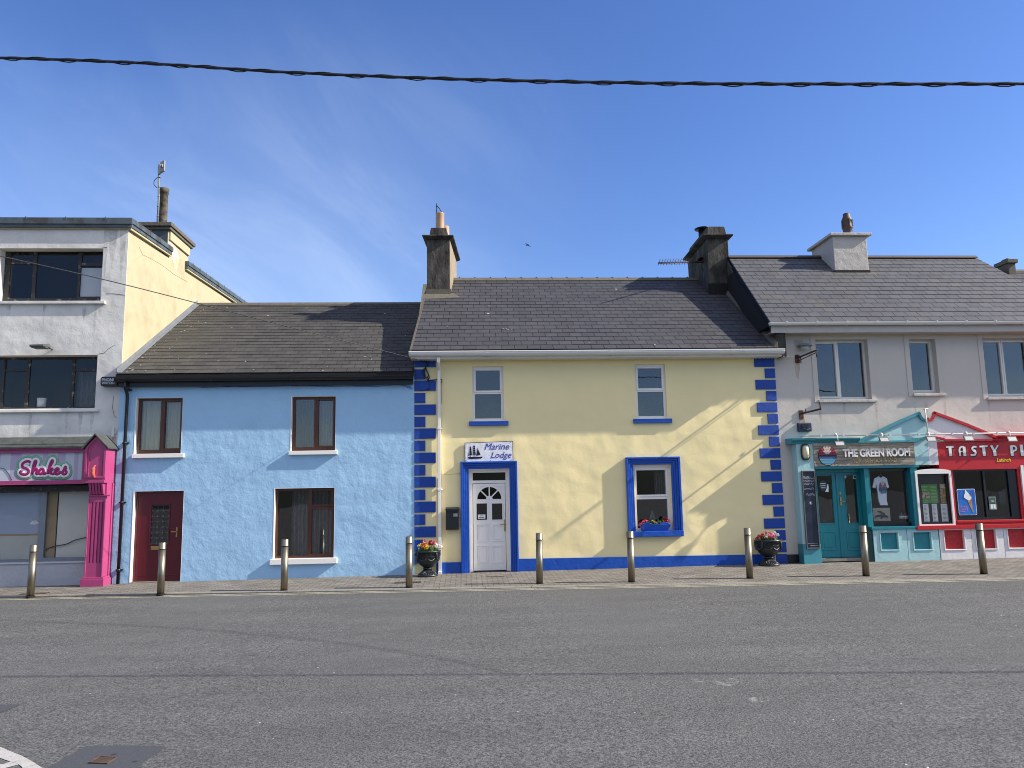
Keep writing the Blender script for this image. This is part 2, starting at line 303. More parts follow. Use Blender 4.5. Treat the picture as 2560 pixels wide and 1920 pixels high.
# ---------------------------------------------------------------- shared building pieces
def plate(mb, x0, x1, z0, z1, holes, y0, y1, mi=0, mr=None, back=True):
    mr = mi if mr is None else mr
    xs = sorted({x0, x1, *[h[0] for h in holes], *[h[1] for h in holes]}); zs = sorted({z0, z1, *[h[2] for h in holes], *[h[3] for h in holes]})
    xs = [x for x in xs if x0 <= x <= x1]; zs = [z for z in zs if z0 <= z <= z1]
    for i in range(len(xs)-1):
        for j in range(len(zs)-1):
            cx = (xs[i]+xs[i+1])/2; cz = (zs[j]+zs[j+1])/2
            if any(h[0] < cx < h[1] and h[2] < cz < h[3] for h in holes): continue
            for y in ((y0, y1) if back else (y0,)):
                mb.quad([(xs[i], y, zs[j]), (xs[i+1], y, zs[j]), (xs[i+1], y, zs[j+1]), (xs[i], y, zs[j+1])], mi)
    for h in holes+[(x0, x1, z0, z1)]:
        a, b, c_, d = h; m_ = mr if h in holes else mi
        for p, q in (((a, c_), (a, d)), ((b, c_), (b, d)), ((a, c_), (b, c_)), ((a, d), (b, d))):
            mb.quad([(p[0], y0, p[1]), (q[0], y0, q[1]), (q[0], y1, q[1]), (p[0], y1, p[1])], m_)
    return mb
def niche(parent, r, y0, dep, m=None, name='room_interior', grow=.25):
    x0, x1, z0, z1 = r[0]-grow, r[1]+grow, r[2]-grow, r[3]+grow; y1 = y0+dep; b = MB()
    b.quad([(x0, y1, z0), (x1, y1, z0), (x1, y1, z1), (x0, y1, z1)]); b.quad([(x0, y0, z0), (x0, y1, z0), (x0, y1, z1), (x0, y0, z1)]); b.quad([(x1, y0, z0), (x1, y1, z0), (x1, y1, z1), (x1, y0, z1)])
    b.quad([(x0, y0, z0), (x1, y0, z0), (x1, y1, z0), (x0, y1, z0)]); b.quad([(x0, y0, z1), (x1, y0, z1), (x1, y1, z1), (x0, y1, z1)])
    plate(b, x0, x1, z0, z1, [r], y0, y0+.01, back=False)
    return b.build(name, m or m_dark, parent)
def window(parent, rect, y, panes, m, dep=.07, casements=(), ct=.045, gl=None, bev=.004, name='window', pane_y=.035):
    b = MB(); plate(b, *rect, [tuple(p) for p in panes], y, y+dep)
    for p in casements: b.frame(p[0]-ct, p[1]+ct, p[2]-ct, p[3]+ct, ct-.006, y-.016, y+.001)
    o = b.build(name, m, parent, bev=bev)
    for p in panes:
        q = MB(); q.box(p[0]-.004, p[1]+.004, y+pane_y, y+pane_y+.006, p[2]-.004, p[3]+.004); q.build('pane', gl or GL, o)
    return o
def curtain(parent, x0, x1, z0, z1, y, m, folds=9, amp=.03, name='curtain'):
    b = MB(); n = folds*6; top = []; bot = []
    for i in range(n+1):
        t = i/n; w = amp*math.sin(t*folds*2*math.pi)+amp*.4*math.sin(t*folds*5.1)
        top.append((x0+(x1-x0)*t, y+w, z1)); bot.append((x0+(x1-x0)*t, y+w*1.2, z0))
    b.add(top+bot, [(i, i+1, n+2+i, n+1+i) for i in range(n)], 0, True); return b.build(name, m, parent)
def slates(mb, xl, xr, e, r, gauge=.25, w=.302, lift=.0, mi=0, seed=1):
    rnd = random.Random(seed); Ls = math.hypot(r[0]-e[0], r[1]-e[1]); u = ((r[0]-e[0])/Ls, (r[1]-e[1])/Ls); nrm = (-u[1], u[0]); k = 0; s = 0
    def pt(x, s, hh): return (x, e[0]+u[0]*s+nrm[0]*hh, e[1]+u[1]*s+nrm[1]*hh)
    while s < Ls-.02:
        s1 = min(s+gauge*1.35, Ls); tb, tt = s/Ls, s1/Ls
        lo = min(xl(tb), xl(tt)); hi = max(xr(tb), xr(tt)); x = lo-(w/2 if k % 2 else 0)-rnd.uniform(0, .01)
        while x < hi:
            a0, a1 = max(x+.0055, xl(tb)), max(x+.0055, xl(tt)); b0, b1 = min(x+w-.0055, xr(tb)), min(x+w-.0055, xr(tt))
            if b0-a0 > .012 and b1-a1 > .001:
                j = rnd.uniform(-.003, .003); hb = lift+.017+rnd.uniform(-.001, .0015); ht = lift+.003
                sb = s+j
                v = [pt(a0, sb, hb), pt(b0, sb, hb), pt(b1, s1, ht), pt(a1, s1, ht), pt(a0, sb, hb-.008), pt(b0, sb, hb-.008), pt(b1, s1, ht-.008), pt(a1, s1, ht-.008)]
                mb.add(v, [(0, 1, 2, 3), (4, 7, 6, 5), (0, 4, 5, 1), (1, 5, 6, 2), (2, 6, 7, 3), (3, 7, 4, 0)], mi)
            x += w
        s += gauge; k += 1
def spots(mb, pts, e, r, mi, seed, r0=.008, r1=.026):
    rnd = random.Random(seed); Ls = math.hypot(r[0]-e[0], r[1]-e[1]); u = ((r[0]-e[0])/Ls, (r[1]-e[1])/Ls); nrm = (-u[1], u[0])
    for x, s in pts:
        R0 = rnd.uniform(r0, r1); n = 7; base = .021
        mb.add([(x+R0*rnd.uniform(.6, 1.3)*math.cos(a*6.283/n), e[0]+u[0]*(s+R0*.8*math.sin(a*6.283/n))+nrm[0]*base, e[1]+u[1]*(s+R0*.8*math.sin(a*6.283/n))+nrm[1]*base) for a in range(n)], [list(range(n))], mi)
def roof_slab(mb, x0, x1, e, r, bk, th=.1, dz=-.012, mi=0):
    mb.pxx([(e[0], e[1]+dz), (r[0], r[1]+dz), (bk[0], bk[1]+dz), (bk[0], bk[1]+dz-th), (r[0], r[1]+dz-th), (e[0], e[1]+dz-th)], x0, x1, mi)
def ridge_tiles(mb, x0, x1, y, z, L=.45, w=.13, drop=.09, nib=False, mi=0):
    x = x0
    while x < x1-.02:
        e = min(x+L-.006, x1)
        mb.pxx([(y-w, z-drop), (y-.02, z+.025), (y+.02, z+.025), (y+w, z-drop), (y+w-.02, z-drop-.01), (y, z-.01), (y-w+.02, z-drop-.01)], x, e, mi)
        if nib: mb.box(e-.03, e+.002, y-.035, y+.035, z+.02, z+.045, mi)
        x += L
def shell(mb, x0, x1, yf, yb, z0, z1, ridge=None, t=.22, mi=0, cap=True):
    prof = [(yf+.002, z0), (yb, z0), (yb, z1)]+([ridge] if ridge else [])+[(yf+.002, z1)]
    mb.pxx(prof, x0+.001, x0+t, mi); mb.pxx(prof, x1-t, x1-.001, mi); mb.box(x0+t, x1-t, yb-t, yb, z0, z1, mi)
    if cap: mb.box(x0+t, x1-t, yf+.31, yb-t, z1-.12, z1-.02, mi)
# ---------------------------------------------------------------- ground, road, pavement, kerb, hills
def gridmesh(name, m, xs, ys, fz, kind='structure'):
    b = MB(); n = len(ys); b.add([(x, y(x) if callable(y) else y, 0) for x in xs for y in ys], [(i*n+j, (i+1)*n+j, (i+1)*n+j+1, i*n+j+1) for i in range(len(xs)-1) for j in range(n-1)])
    b.v = [(x, y, fz(x, y)) for x, y, z in b.v]; o = b.build(name, m); tag(o, kind=kind); return o
def asphalt():
    m = bpy.data.materials.new('worn_asphalt'); m.use_nodes = True; t = m.node_tree; b = t.nodes['Principled BSDF']; M = t.nodes.new; L = t.links.new
    tc = M('ShaderNodeTexCoord'); b.inputs['Roughness'].default_value = .85; b.inputs['Specular IOR Level'].default_value = .3
    def noise(sc, det, ro=.6, st=None, dist=0):
        n = M('ShaderNodeTexNoise'); n.inputs['Scale'].default_value = sc; n.inputs['Detail'].default_value = det; n.inputs['Roughness'].default_value = ro; n.inputs['Distortion'].default_value = dist
        if st: q = M('ShaderNodeMapping'); q.inputs['Scale'].default_value = st; L(tc.outputs['Object'], q.inputs[0]); L(q.outputs[0], n.inputs[0])
        else: L(tc.outputs['Object'], n.inputs[0])
        return n
    def rng(s, a, b_, c_, d): r = M('ShaderNodeMapRange'); r.inputs[1].default_value = a; r.inputs[2].default_value = b_; r.inputs[3].default_value = c_; r.inputs[4].default_value = d; L(s, r.inputs[0]); return r.outputs[0]
    def mul(a, b_): q = M('ShaderNodeMath'); q.operation = 'MULTIPLY'; L(a, q.inputs[0]); L(b_, q.inputs[1]); return q.outputs[0]
    g1 = rng(noise(46, 3, .75).outputs[0], .32, .68, .25, 1.75); g2 = rng(noise(14, 3).outputs[0], .3, .7, .84, 1.16); g3 = rng(noise(.8, 4, .6, (.35, 1.6, 1)).outputs[0], .3, .7, .88, 1.12); g4 = rng(noise(3, 5).outputs[0], .3, .7, .94, 1.06)
    f = mul(mul(g1, g2), mul(g3, g4)); c = M('ShaderNodeVectorMath'); c.operation = 'SCALE'; c.inputs[0].default_value = (.102, .102, .099); L(f, c.inputs['Scale'])
    v = M('ShaderNodeTexVoronoi'); v.inputs['Scale'].default_value = 9; L(tc.outputs['Object'], v.inputs[0]); lt = M('ShaderNodeMath'); lt.operation = 'LESS_THAN'; lt.inputs[1].default_value = .075; L(v.outputs['Distance'], lt.inputs[0])
    wn = M('ShaderNodeSeparateColor'); L(v.outputs['Color'], wn.inputs[0]); gt = M('ShaderNodeMath'); gt.operation = 'GREATER_THAN'; gt.inputs[1].default_value = .93; L(wn.outputs[0], gt.inputs[0])
    x = M('ShaderNodeMixRGB'); x.inputs['Color2'].default_value = (.62, .62, .6, 1); L(c.outputs[0], x.inputs['Color1']); L(mul(lt.outputs[0], gt.outputs[0]), x.inputs['Fac']); L(x.outputs[0], b.inputs['Base Color'])
    bp = M('ShaderNodeBump'); bp.inputs['Distance'].default_value = .011; L(noise(46, 3, .75).outputs[0], bp.inputs['Height']); L(bp.outputs[0], b.inputs['Normal']); return m
def pavers(name, c1, c2, mortar, sc, rot=0, bw=.22, rh=.105):
    m = bpy.data.materials.new(name); m.use_nodes = True; t = m.node_tree; b = t.nodes['Principled BSDF']; M = t.nodes.new; L = t.links.new; b.inputs['Roughness'].default_value = .85
    tc = M('ShaderNodeTexCoord'); q = M('ShaderNodeMapping'); q.inputs['Rotation'].default_value = (0, 0, rot); L(tc.outputs['Object'], q.inputs[0])
    k = M('ShaderNodeTexBrick'); k.inputs['Scale'].default_value = 1; k.inputs['Brick Width'].default_value = bw; k.inputs['Row Height'].default_value = rh; k.inputs['Mortar Size'].default_value = .010; k.inputs['Color1'].default_value = c1; k.inputs['Color2'].default_value = c2; k.inputs['Mortar'].default_value = mortar
    L(q.outputs[0], k.inputs[0]); n = M('ShaderNodeTexNoise'); n.inputs['Scale'].default_value = 1.7; n.inputs['Detail'].default_value = 9; n.inputs['Roughness'].default_value = .7; L(tc.outputs['Object'], n.inputs[0])
    r = M('ShaderNodeMapRange'); r.inputs[1].default_value = .3; r.inputs[2].default_value = .7; r.inputs[3].default_value = .72; r.inputs[4].default_value = 1.25; L(n.outputs[0], r.inputs[0])
    x = M('ShaderNodeVectorMath'); x.operation = 'SCALE'; L(k.outputs[0], x.inputs[0]); L(r.outputs[0], x.inputs['Scale']); L(x.outputs[0], b.inputs['Base Color'])
    bp = M('ShaderNodeBump'); bp.inputs['Distance'].default_value = .004; bp.invert = True; L(k.outputs['Fac'], bp.inputs['Height']); L(bp.outputs[0], b.inputs['Normal']); return m
m_asph = asphalt()
m_pave = pavers('clay_grey_pavers', (.138, .126, .108, 1), (.215, .196, .170, 1), (.062, .056, .048, 1), 1)
XS = [-400, -120, -60, -30, -20]+[-16+i for i in range(0, 37)]+[30, 60, 120, 400]
def ye(x): return kerb_y(max(-40, min(40, x)))
gridmesh('road', m_asph, XS, [-300, -80, -30, -10, 0, 3, 6, 9, 12, lambda x: ye(x)+.02], road_z)
gridmesh('pavement', m_pave, XS, [lambda x: ye(x)+.15, lambda x: (ye(x)+18)/2, 18.35], lambda x, y: pave_z(x, y))
gridmesh('ground', mat('waste_ground', srgb(96, 98, 84), .95, var=.3, vscale=.4), [-400, -60, 0, 60, 400], [17.9, 60, 400], lambda x, y: -.35)
m_kerb = mat('granite_kerb', (.22, .205, .178), .8, var=.16, vscale=8, col2=(.15, .14, .122), cscale=3, cmin=.5, cmax=.7, bumps=((30, .003, 3),))
b = MB(); x = -16.0
while x < 20:
    L_ = .91; ya, yb = kerb_y(x), kerb_y(x+L_-.008); za = pave_z(x, ya)+.002; zb = pave_z(x+L_, yb)+.002
    b.prism([(x, ya, za-.2), (x, ya, za-.012), (x, ya+.015, za), (x, ya+.15, za+.001), (x, ya+.15, za-.2)], [(x+L_-.008, yb, zb-.2), (x+L_-.008, yb, zb-.012), (x+L_-.008, yb+.015, zb), (x+L_-.008, yb+.15, zb+.001), (x+L_-.008, yb+.15, zb-.2)]); x += L_
tag(b.build('kerb', m_kerb), kind='structure')
m_yline = mat('worn_yellow_line', (.37, .345, .245), .8, var=.15, vscale=20, col2=(.14, .13, .10), cscale=14, cmin=.5, cmax=.66)
b = MB()
for off in (.04, .22):
    xs = [-16+i*.5 for i in range(80)]
    for i in range(len(xs)-1):
        q = [(xs[i], kerb_y(xs[i])-off), (xs[i+1], kerb_y(xs[i+1])-off), (xs[i+1], kerb_y(xs[i+1])-off-.075), (xs[i], kerb_y(xs[i])-off-.075)]
        b.quad([(x, y, road_z(x, y)+.004) for x, y in q])
tag(b.build('double_yellow_lines', m_yline), kind='structure')
# worn white road marking at the near left corner
m_wline = mat('worn_white_marking', (.40, .385, .36), .85, var=.12, vscale=12, col2=(.18, .175, .165), cscale=24, cmin=.56, cmax=.68, bumps=((60, .004, 2),))
b = MB()
arc = [G('H', x, y) for x, y in ((-220, 650), (-100, 680), (0, 712), (90, 752), (180, 788), (260, 820), (340, 862), (400, 895), (455, 930), (500, 962), (560, 1010))]
arc2 = [G('H', x, y) for x, y in ((-300, 800), (-150, 822), (0, 848), (60, 868), (120, 888), (180, 905), (225, 925), (260, 950), (280, 980), (290, 1010), (300, 1060))]
for i in range(len(arc)-1): b.quad([(p[0], p[1], p[2]+.004) for p in (arc[i], arc[i+1], arc2[i+1], arc2[i])])
b.quad([(p[0], p[1], p[2]+.004) for p in (G('H', *q) for q in ((0, 920), (60, 916), (124, 890), (180, 906), (222, 926), (90, 960), (-60, 1000), (-60, 940)))])
tag(b.build('white_road_marking', m_wline), kind='structure')
m_patch = mat('newer_tarmac', (.052, .055, .064), .9, var=.12, vscale=40, bumps=((60, .004, 3),), speck=((.02, .02, .02, 1), 9, .2))
b = MB(); pts = [G('H', x, y) for x, y in ((480, 1020), (575, 962), (810, 830), (1040, 700), (1500, 698), (1970, 702), (1985, 724), (1870, 800), (1640, 962), (1560, 1020))]
b.quad([(p[0], p[1], p[2]+.004) for p in pts]); tag(b.build('tarmac_patch', m_patch), kind='structure')
b = MB(); pts = [G('H', x, y) for x, y in ((-200, 205), (245, 203), (130, 258), (0, 300), (-200, 350))]
b.quad([(p[0], p[1], p[2]+.004) for p in pts]); tag(b.build('tarmac_patch', m_patch), kind='structure')
m_cover = mat('rusty_cast_iron', (.085, .055, .04), .8, var=.3, vscale=12, bumps=((25, .004, 3),))
cp = [Vector(G('H', x, y)) for x, y in ((1062, 916), (1290, 926), (1410, 850), (1190, 836))]
cc = sum(cp, Vector())/4
def cuv(u, v, h): p = cp[0].lerp(cp[1], u).lerp(cp[3].lerp(cp[2], u), v); return (p.x, p.y, p.z+h)
b = MB()
def cbox(u0, u1, v0, v1, z0, z1): b.prism([cuv(u0, v0, z0), cuv(u1, v0, z0), cuv(u1, v1, z0), cuv(u0, v1, z0)], [cuv(u0, v0, z1), cuv(u1, v0, z1), cuv(u1, v1, z1), cuv(u0, v1, z1)])
cbox(0, 1, 0, 1, .0045, .007)
for a_ in (0, .94): cbox(a_, a_+.06, 0, 1, .0075, .014); cbox(.061, .939, a_, a_+.06, .0075, .0138)
for i in range(7):
    for j in range(6): cbox(.10+i*.118, .17+i*.118, .10+j*.138, .19+j*.138, .0075, .013)
mh = b.build('manhole_cover', m_cover, origin=cc); tag(mh, 'small rusty iron cover in the dark tarmac patch at the bottom left of the road', 'manhole cover')
# faint tyre sweep and scuffs on the road
b = MB(); pts = [G('0', x, y) for x, y in ((-60, 1338), (100, 1343), (250, 1350), (400, 1358), (550, 1370), (700, 1386), (850, 1406), (980, 1428), (1100, 1455))]; pts = smooth_path([Vector(p) for p in pts], 5)
b.add([(p.x, p.y+o, p.z+.003) for p in pts for o in (-.10, .10)], [(2*i, 2*i+2, 2*i+3, 2*i+1) for i in range(len(pts)-1)])
tag(b.build('tyre_mark', stain('tyre_rubber', (.04, .04, .042), .24, 3, .30, .75)), kind='structure')
m_scuff = stain('chalky_scuff', (.5, .5, .48), .8, 9, .46, .70)
for sc_ in ((1568, 1473, 48, 9), (1640, 1512, 40, 6), (1510, 1470, 20, 4)):
    b = MB(); pts = [G('0', sc_[0]+sc_[2]*math.cos(a*math.pi/7)*.6, sc_[1]+sc_[3]*math.sin(a*math.pi/7)) for a in range(14)]; b.quad([(p[0], p[1], p[2]+.003) for p in pts]); tag(b.build('road_scuff', m_scuff), kind='structure')
# dull far hills behind the viewer, seen only in the window glass
m_hill = mat('hill_grass', srgb(44, 50, 40), .95, var=.3, vscale=.05)
b = MB(); xs = [-160+i*8 for i in range(45)]; hh = [8.2+2.6*math.sin(i*.37)+1.6*math.sin(i*.9+1)+1.2*math.sin(i*1.7) for i in range(45)]
b.add([(x, -70, -1) for x in xs]+[(x, -85, h_) for x, h_ in zip(xs, hh)]+[(x, -130, h_*.6) for x, h_ in zip(xs, hh)], [(r*45+i, r*45+i+1, (r+1)*45+i+1, (r+1)*45+i) for r in (0, 1) for i in range(44)], 0, True)
tag(b.build('hills', m_hill), kind='structure')
# iron gratings let into the pavement
for k, (kx, ky, w1, w2, lab) in enumerate(((('2'), (240, 1616), .52, .17, 'small rusty drain grating in the pavement beside the bollard nearest the pink shopfront'),
        (('3'), (1160, 1538), .55, .17, 'dark drain grating in the pavement near the flower urn and blue wall'),
        (('5'), (862, 1519), .38, .12, 'pale worn drain grating in front of the white panelled door'))):
    gx, gy, gz = G(kx, *ky, zf=pave_z); b = MB(); z = gz+.002
    b.box(gx-w1/2, gx+w1/2, gy-w2/2, gy+w2/2, z, z+.004)
    for i in range(14): b.box(gx-w1/2+.02+i*(w1-.04)/14, gx-w1/2+.02+i*(w1-.04)/14+.016, gy-w2/2+.02, gy+w2/2-.02, z+.0045, z+.012)
    b.box(gx-w1/2, gx+w1/2, gy-w2/2, gy-w2/2+.012, z+.0045, z+.012); b.box(gx-w1/2, gx+w1/2, gy+w2/2-.012, gy+w2/2, z+.0045, z+.012)
    tag(b.build('drain_grating', m_cover if k < 2 else m_kerb, origin=(gx, gy, z)), lab, 'grating')
# ================================================================ BLUE HOUSE
XL, XB, XG = -7.875, -1.172, 7.507
YB = 17.985
bh = thing('terraced_house', 'pale blue rendered house with brown windows and dark red door', 'house', ((XL+XB)/2, YB, -.05))
hU1 = R('2', 945, 262, 1250, 645, YB); hD = R('2', 927, 908, 1247, 1545, YB); hU2 = R('3', 358, 252, 658, 626, YB); hL = R('3', 240, 888, 648, 1374, YB)
b = MB(); plate(b, XL, XB, -.45, 4.72, [hU1, hD, hU2, hL], YB, YB+.3, back=False)
BE = (17.70, 4.60); BR_ = (22.73, 7.44); BB = (27.8, 4.55)
shell(b, XL, XB, YB, 27.6, -.45, 4.70, ridge=(22.73, 7.33)); b.build('wall', m_blue, bh)
b = MB(); plate(b, XL, XB, -.5, -.46, [], YB, YB+.1)
for h in (hU1, hD, hU2, hL):                       # white painted reveals
    b = MB(); t = .004
    b.box(h[0], h[0]+t, YB-.002, YB+.295, h[2]+t, h[3]-t); b.box(h[1]-t, h[1], YB-.002, YB+.295, h[2]+t, h[3]-t); b.box(h[0], h[1], YB-.002, YB+.295, h[3]-t, h[3]); b.box(h[0]-.012, h[0], YB-.004, YB-.001, h[2], h[3]+.01)
    b.build('window_reveal' if h is not hD else 'door_reveal', m_wpaint, bh, bev=.002)
for k, (h, sl_) in enumerate(((hU1, R('2', 910, 650, 1265, 673, 17.9)), (hU2, R('3', 335, 629, 670, 651, 17.9)), (hL, R('3', 205, 1378, 668, 1406, 17.9)))):
    yy = YB+.115; w = h[1]-h[0]; T = .055
    if k < 2:
        mid = (h[0]+h[1])/2+.01
        pn = [(h[0]+T+.01, mid-.02, h[2]+T+.04, h[3]-T), (mid+.085, h[1]-T-.03, h[2]+T+.07, h[3]-T-.035)]; cs = [pn[1]]
    else:
        mid = h[0]+w*.57; zt = h[3]-(h[3]-h[2])*.27
        pn = [(h[0]+T, mid-.03, h[2]+T+.02, h[3]-T), (mid+.055, h[1]-T-.03, zt+.05, h[3]-T-.02), (mid+.055, h[1]-T-.03, h[2]+T+.06, zt-.06)]; cs = pn[1:]
    win = window(bh, (h[0]+.004, h[1]-.004, h[2]+.01, h[3]-.004), yy, pn, m_wood, casements=cs)
    niche(bh, h, YB+.31, 1.2)
    b = MB(); b.box(sl_[0], sl_[1], 17.9, YB+.14, sl_[2], sl_[3]); b.build('sill', m_wpaint, bh, bev=.006)
    if k == 0: curtain(bh, h[0]+.06, h[0]+(w*.55), h[2], h[3], yy+.16, m_curt, 4, .02); curtain(bh, h[0]+w*.6, h[1]-.12, h[2], h[3], yy+.16, m_curt, 3, .02)
    if k == 1: curtain(bh, h[0]+w*.62, h[1]-.1, h[2], h[3], yy+.16, m_lace, 4, .03); curtain(bh, h[0]+.03, h[0]+w*.45, h[2], h[3], yy+.4, m_dark, 3, .03)
    if k == 2: curtain(bh, h[0]+w*.22, h[1]-.02, h[2], h[3], yy+.35, m_lace, 11, .035)
b = MB(); Z = R('2', 820, 112, 1000, 178, 17.70)       # black fascia and gutter
b.pxx([(17.86, Z[2]), (17.86, Z[3]-.03), (17.89, Z[3]-.03), (17.89, Z[2])], XL+.01, XB-.02)
b.box(XL+.01, XB-.02, 17.89, YB-.001, Z[2]+.01, Z[2]+.03); b.build('fascia', m_black, bh)
b = MB(); g = [(17.855-.078*math.sin(a)-.078, Z[3]-.03-.085*math.cos(a)*1.0) for a in [math.pi*(-.5+i/10) for i in range(11)]]
gz = Z[3]-.02; prof = [(17.855-.08+.08*math.cos(math.pi+i*math.pi/10), gz-.10*math.sin(i*math.pi/10)) for i in range(11)]+[(17.855-.008, gz), (17.855-.008, gz-.004)]
prof = [(17.775+.078*math.cos(math.pi+i*math.pi/10), gz+.10*math.sin(math.pi+i*math.pi/10)) for i in range(11)]
inner = [(17.775+.07*math.cos(math.pi+i*math.pi/10), gz+.09*math.sin(math.pi+i*math.pi/10)) for i in range(11)]
b.pxx(prof+inner[::-1], XL-.03, XB-.02); b.box(XL-.03, XL-.022, 17.70, 17.85, gz-.09, gz)
for i in range(8): b.pxx([(y*1.0, z) for y, z in [(17.692, gz-.0), (17.705, gz-.07), (17.775, gz-.107), (17.84, gz-.07), (17.852, gz), (17.84, gz+.004), (17.70, gz+.004)]], XL+.3+i*.9, XL+.33+i*.9)
b.build('gutter', m_black, bh)
def dpipe(parent, pts, r, m, clipz, square=False):
    b = MB(); b.tube(smooth_path(pts, 3) if len(pts) > 2 else pts, r, 12)
    x, y, _ = pts[-1]
    for z in clipz: b.lathe(x, y, [(r+.008, z-.025), (r+.008, z+.025)], 12); b.box(x-.07, x+.07, y+r*.6, y+r*.6+.03, z-.012, z+.012)
    return b.build('downpipe', m, parent)
xb = P('2', 845, 900, 17.9)[0]
b = MB(); b.tube([(xb+.0, 17.775, gz-.09), (xb+.0, 17.775, gz-.2), (xb+.0, 17.80, gz-.25), (xb, 17.90, gz-.36), (xb, 17.915, gz-.44), (xb, 17.915, -.06)], .036, 12)
for z in (P('2', 885, 210)[1], P('2', 850, 575)[1], P('2', 840, 985)[1], P('2', 830, 1450)[1]): b.lathe(xb, 17.915, [(.044, z-.03), (.044, z+.03)], 12); b.box(xb-.075, xb+.075, 17.94, 17.98, z-.014, z+.014)
b.build('downpipe', m_black, bh)
b = MB(); slates(b, lambda t: XL+.03, lambda t: XB-.01, BE, BR_, seed=3); roof_slab(b, XL+.01, XB-.0, BE, BR_, BB, mi=1); rl_ = random.Random(2); spots(b, [(XL+.12+abs(rl_.gauss(0, .35)), rl_.uniform(.1, 5.4)) for _ in range(50)]+[(XL+rl_.uniform(.1, 6.3), abs(rl_.gauss(0, .5))+.05) for _ in range(28)]+[(XL+rl_.uniform(.2, 6.3), rl_.uniform(.2, 5.4)) for _ in range(14)]+[(-2.35+rl_.gauss(0, .05), 1.0+rl_.gauss(0, .03)) for _ in range(5)], BE, BR_, 2, 4); b.build('roof', [m_slateb, m_under, m_lich], bh)
b = MB(); ridge_tiles(b, XL+.01, XB-.02, BR_[0], BR_[1]+.03, drop=.07, w=.12); b.build('ridge_tiles', m_ridge, bh)
b = MB()                                               # flashing against the taller building
for y0_, y1_ in ((17.72, 22.73),):
    z = lambda y: 4.6+(y-17.7)*(7.44-4.6)/(5.03)
    b.pxx([(y0_, z(y0_)+.015), (y1_, z(y1_)+.02), (y1_, z(y1_)+.13), (y0_, z(y0_)+.12)], XL+.002, XL+.02)
    b.prism([(XL+.002, y0_, z(y0_)+.02), (XL+.12, y0_, z(y0_)+.02), (XL+.12, y0_, z(y0_)+.03), (XL+.002, y0_, z(y0_)+.04)], [(XL+.002, y1_, z(y1_)+.02), (XL+.1, y1_, z(y1_)+.02), (XL+.1, y1_, z(y1_)+.03), (XL+.002, y1_, z(y1_)+.04)])
b.build('roof_flashing', m_lead, bh)
# door
dz0 = P('2', 1100, 1528, YB+.12)[1]; h = hD; yd = YB+.12
b = MB(); b.frame(h[0]+.004, h[1]-.004, dz0-.0, h[3]-.004, .05, yd, yd+.08, tb=.03); df = b.build('door_frame', m_red, bh, bev=.003)
gr = R('2', 1050, 1003, 1158, 1270, yd); b = MB(); plate(b, h[0]+.054, h[1]-.054, dz0+.03, h[3]-.054, [gr], yd+.012, yd+.06); b.frame(gr[0]-.03, gr[1]+.03, gr[2]-.03, gr[3]+.03, .028, yd, yd+.013)
for zz in (dz0+.12,): b.box(h[0]+.12, h[1]-.12, yd+.004, yd+.013, zz, zz+.02)
dr = b.build('door', m_red, bh, bev=.003)
b = MB(); b.box(gr[0], gr[1], yd+.03, yd+.036, gr[2], gr[3]); b.build('pane', GL, dr)
b = MB(); nx, nz = 3, 7                                 # leaded lights
for i in range(nx+1): 
    x = gr[0]+.01+(gr[1]-gr[0]-.02)*i/nx; b.box(x-.002, x+.002, yd+.024, yd+.029, gr[2], gr[3])
for j in range(nz+1):
    z = gr[2]+.01+(gr[3]-gr[2]-.02)*j/nz; b.box(gr[0], gr[1], yd+.0235, yd+.0285, z-.003, z+.003)
    if j < nz:
        for i in range(nx+1):
            x = gr[0]+.01+(gr[1]-gr[0]-.02)*i/nx; b.py([(x-.025, z), (x, z-.03), (x+.025, z), (x, z+.03)], yd+.0225, yd+.0295)
b.build('leaded_lights', m_panelg if False else m_lace, dr)
b = MB(); lp = R('2', 1043, 1287, 1097, 1312, yd); b.box(lp[0], lp[1]+.08, yd+.0, yd+.012, lp[2], lp[3]); b.build('letter_plate', m_gold, dr, bev=.003)
hx, hz = P('2', 1221, 1190, yd); b = MB(); b.box(hx-.016, hx+.016, yd+.0, yd+.012, hz-.11, hz+.11); b.tube([(hx, yd, hz+.01), (hx, yd-.05, hz+.01), (hx-.1, yd-.055, hz+.012)], .011, 8); b.build('handle', m_gold, dr)
b = MB(); b.box(h[0], h[1], YB-.01, YB+.2, dz0-.06, dz0-.002); b.build('threshold', m_kerb, bh)
niche(bh, h, YB+.31, 1.5)
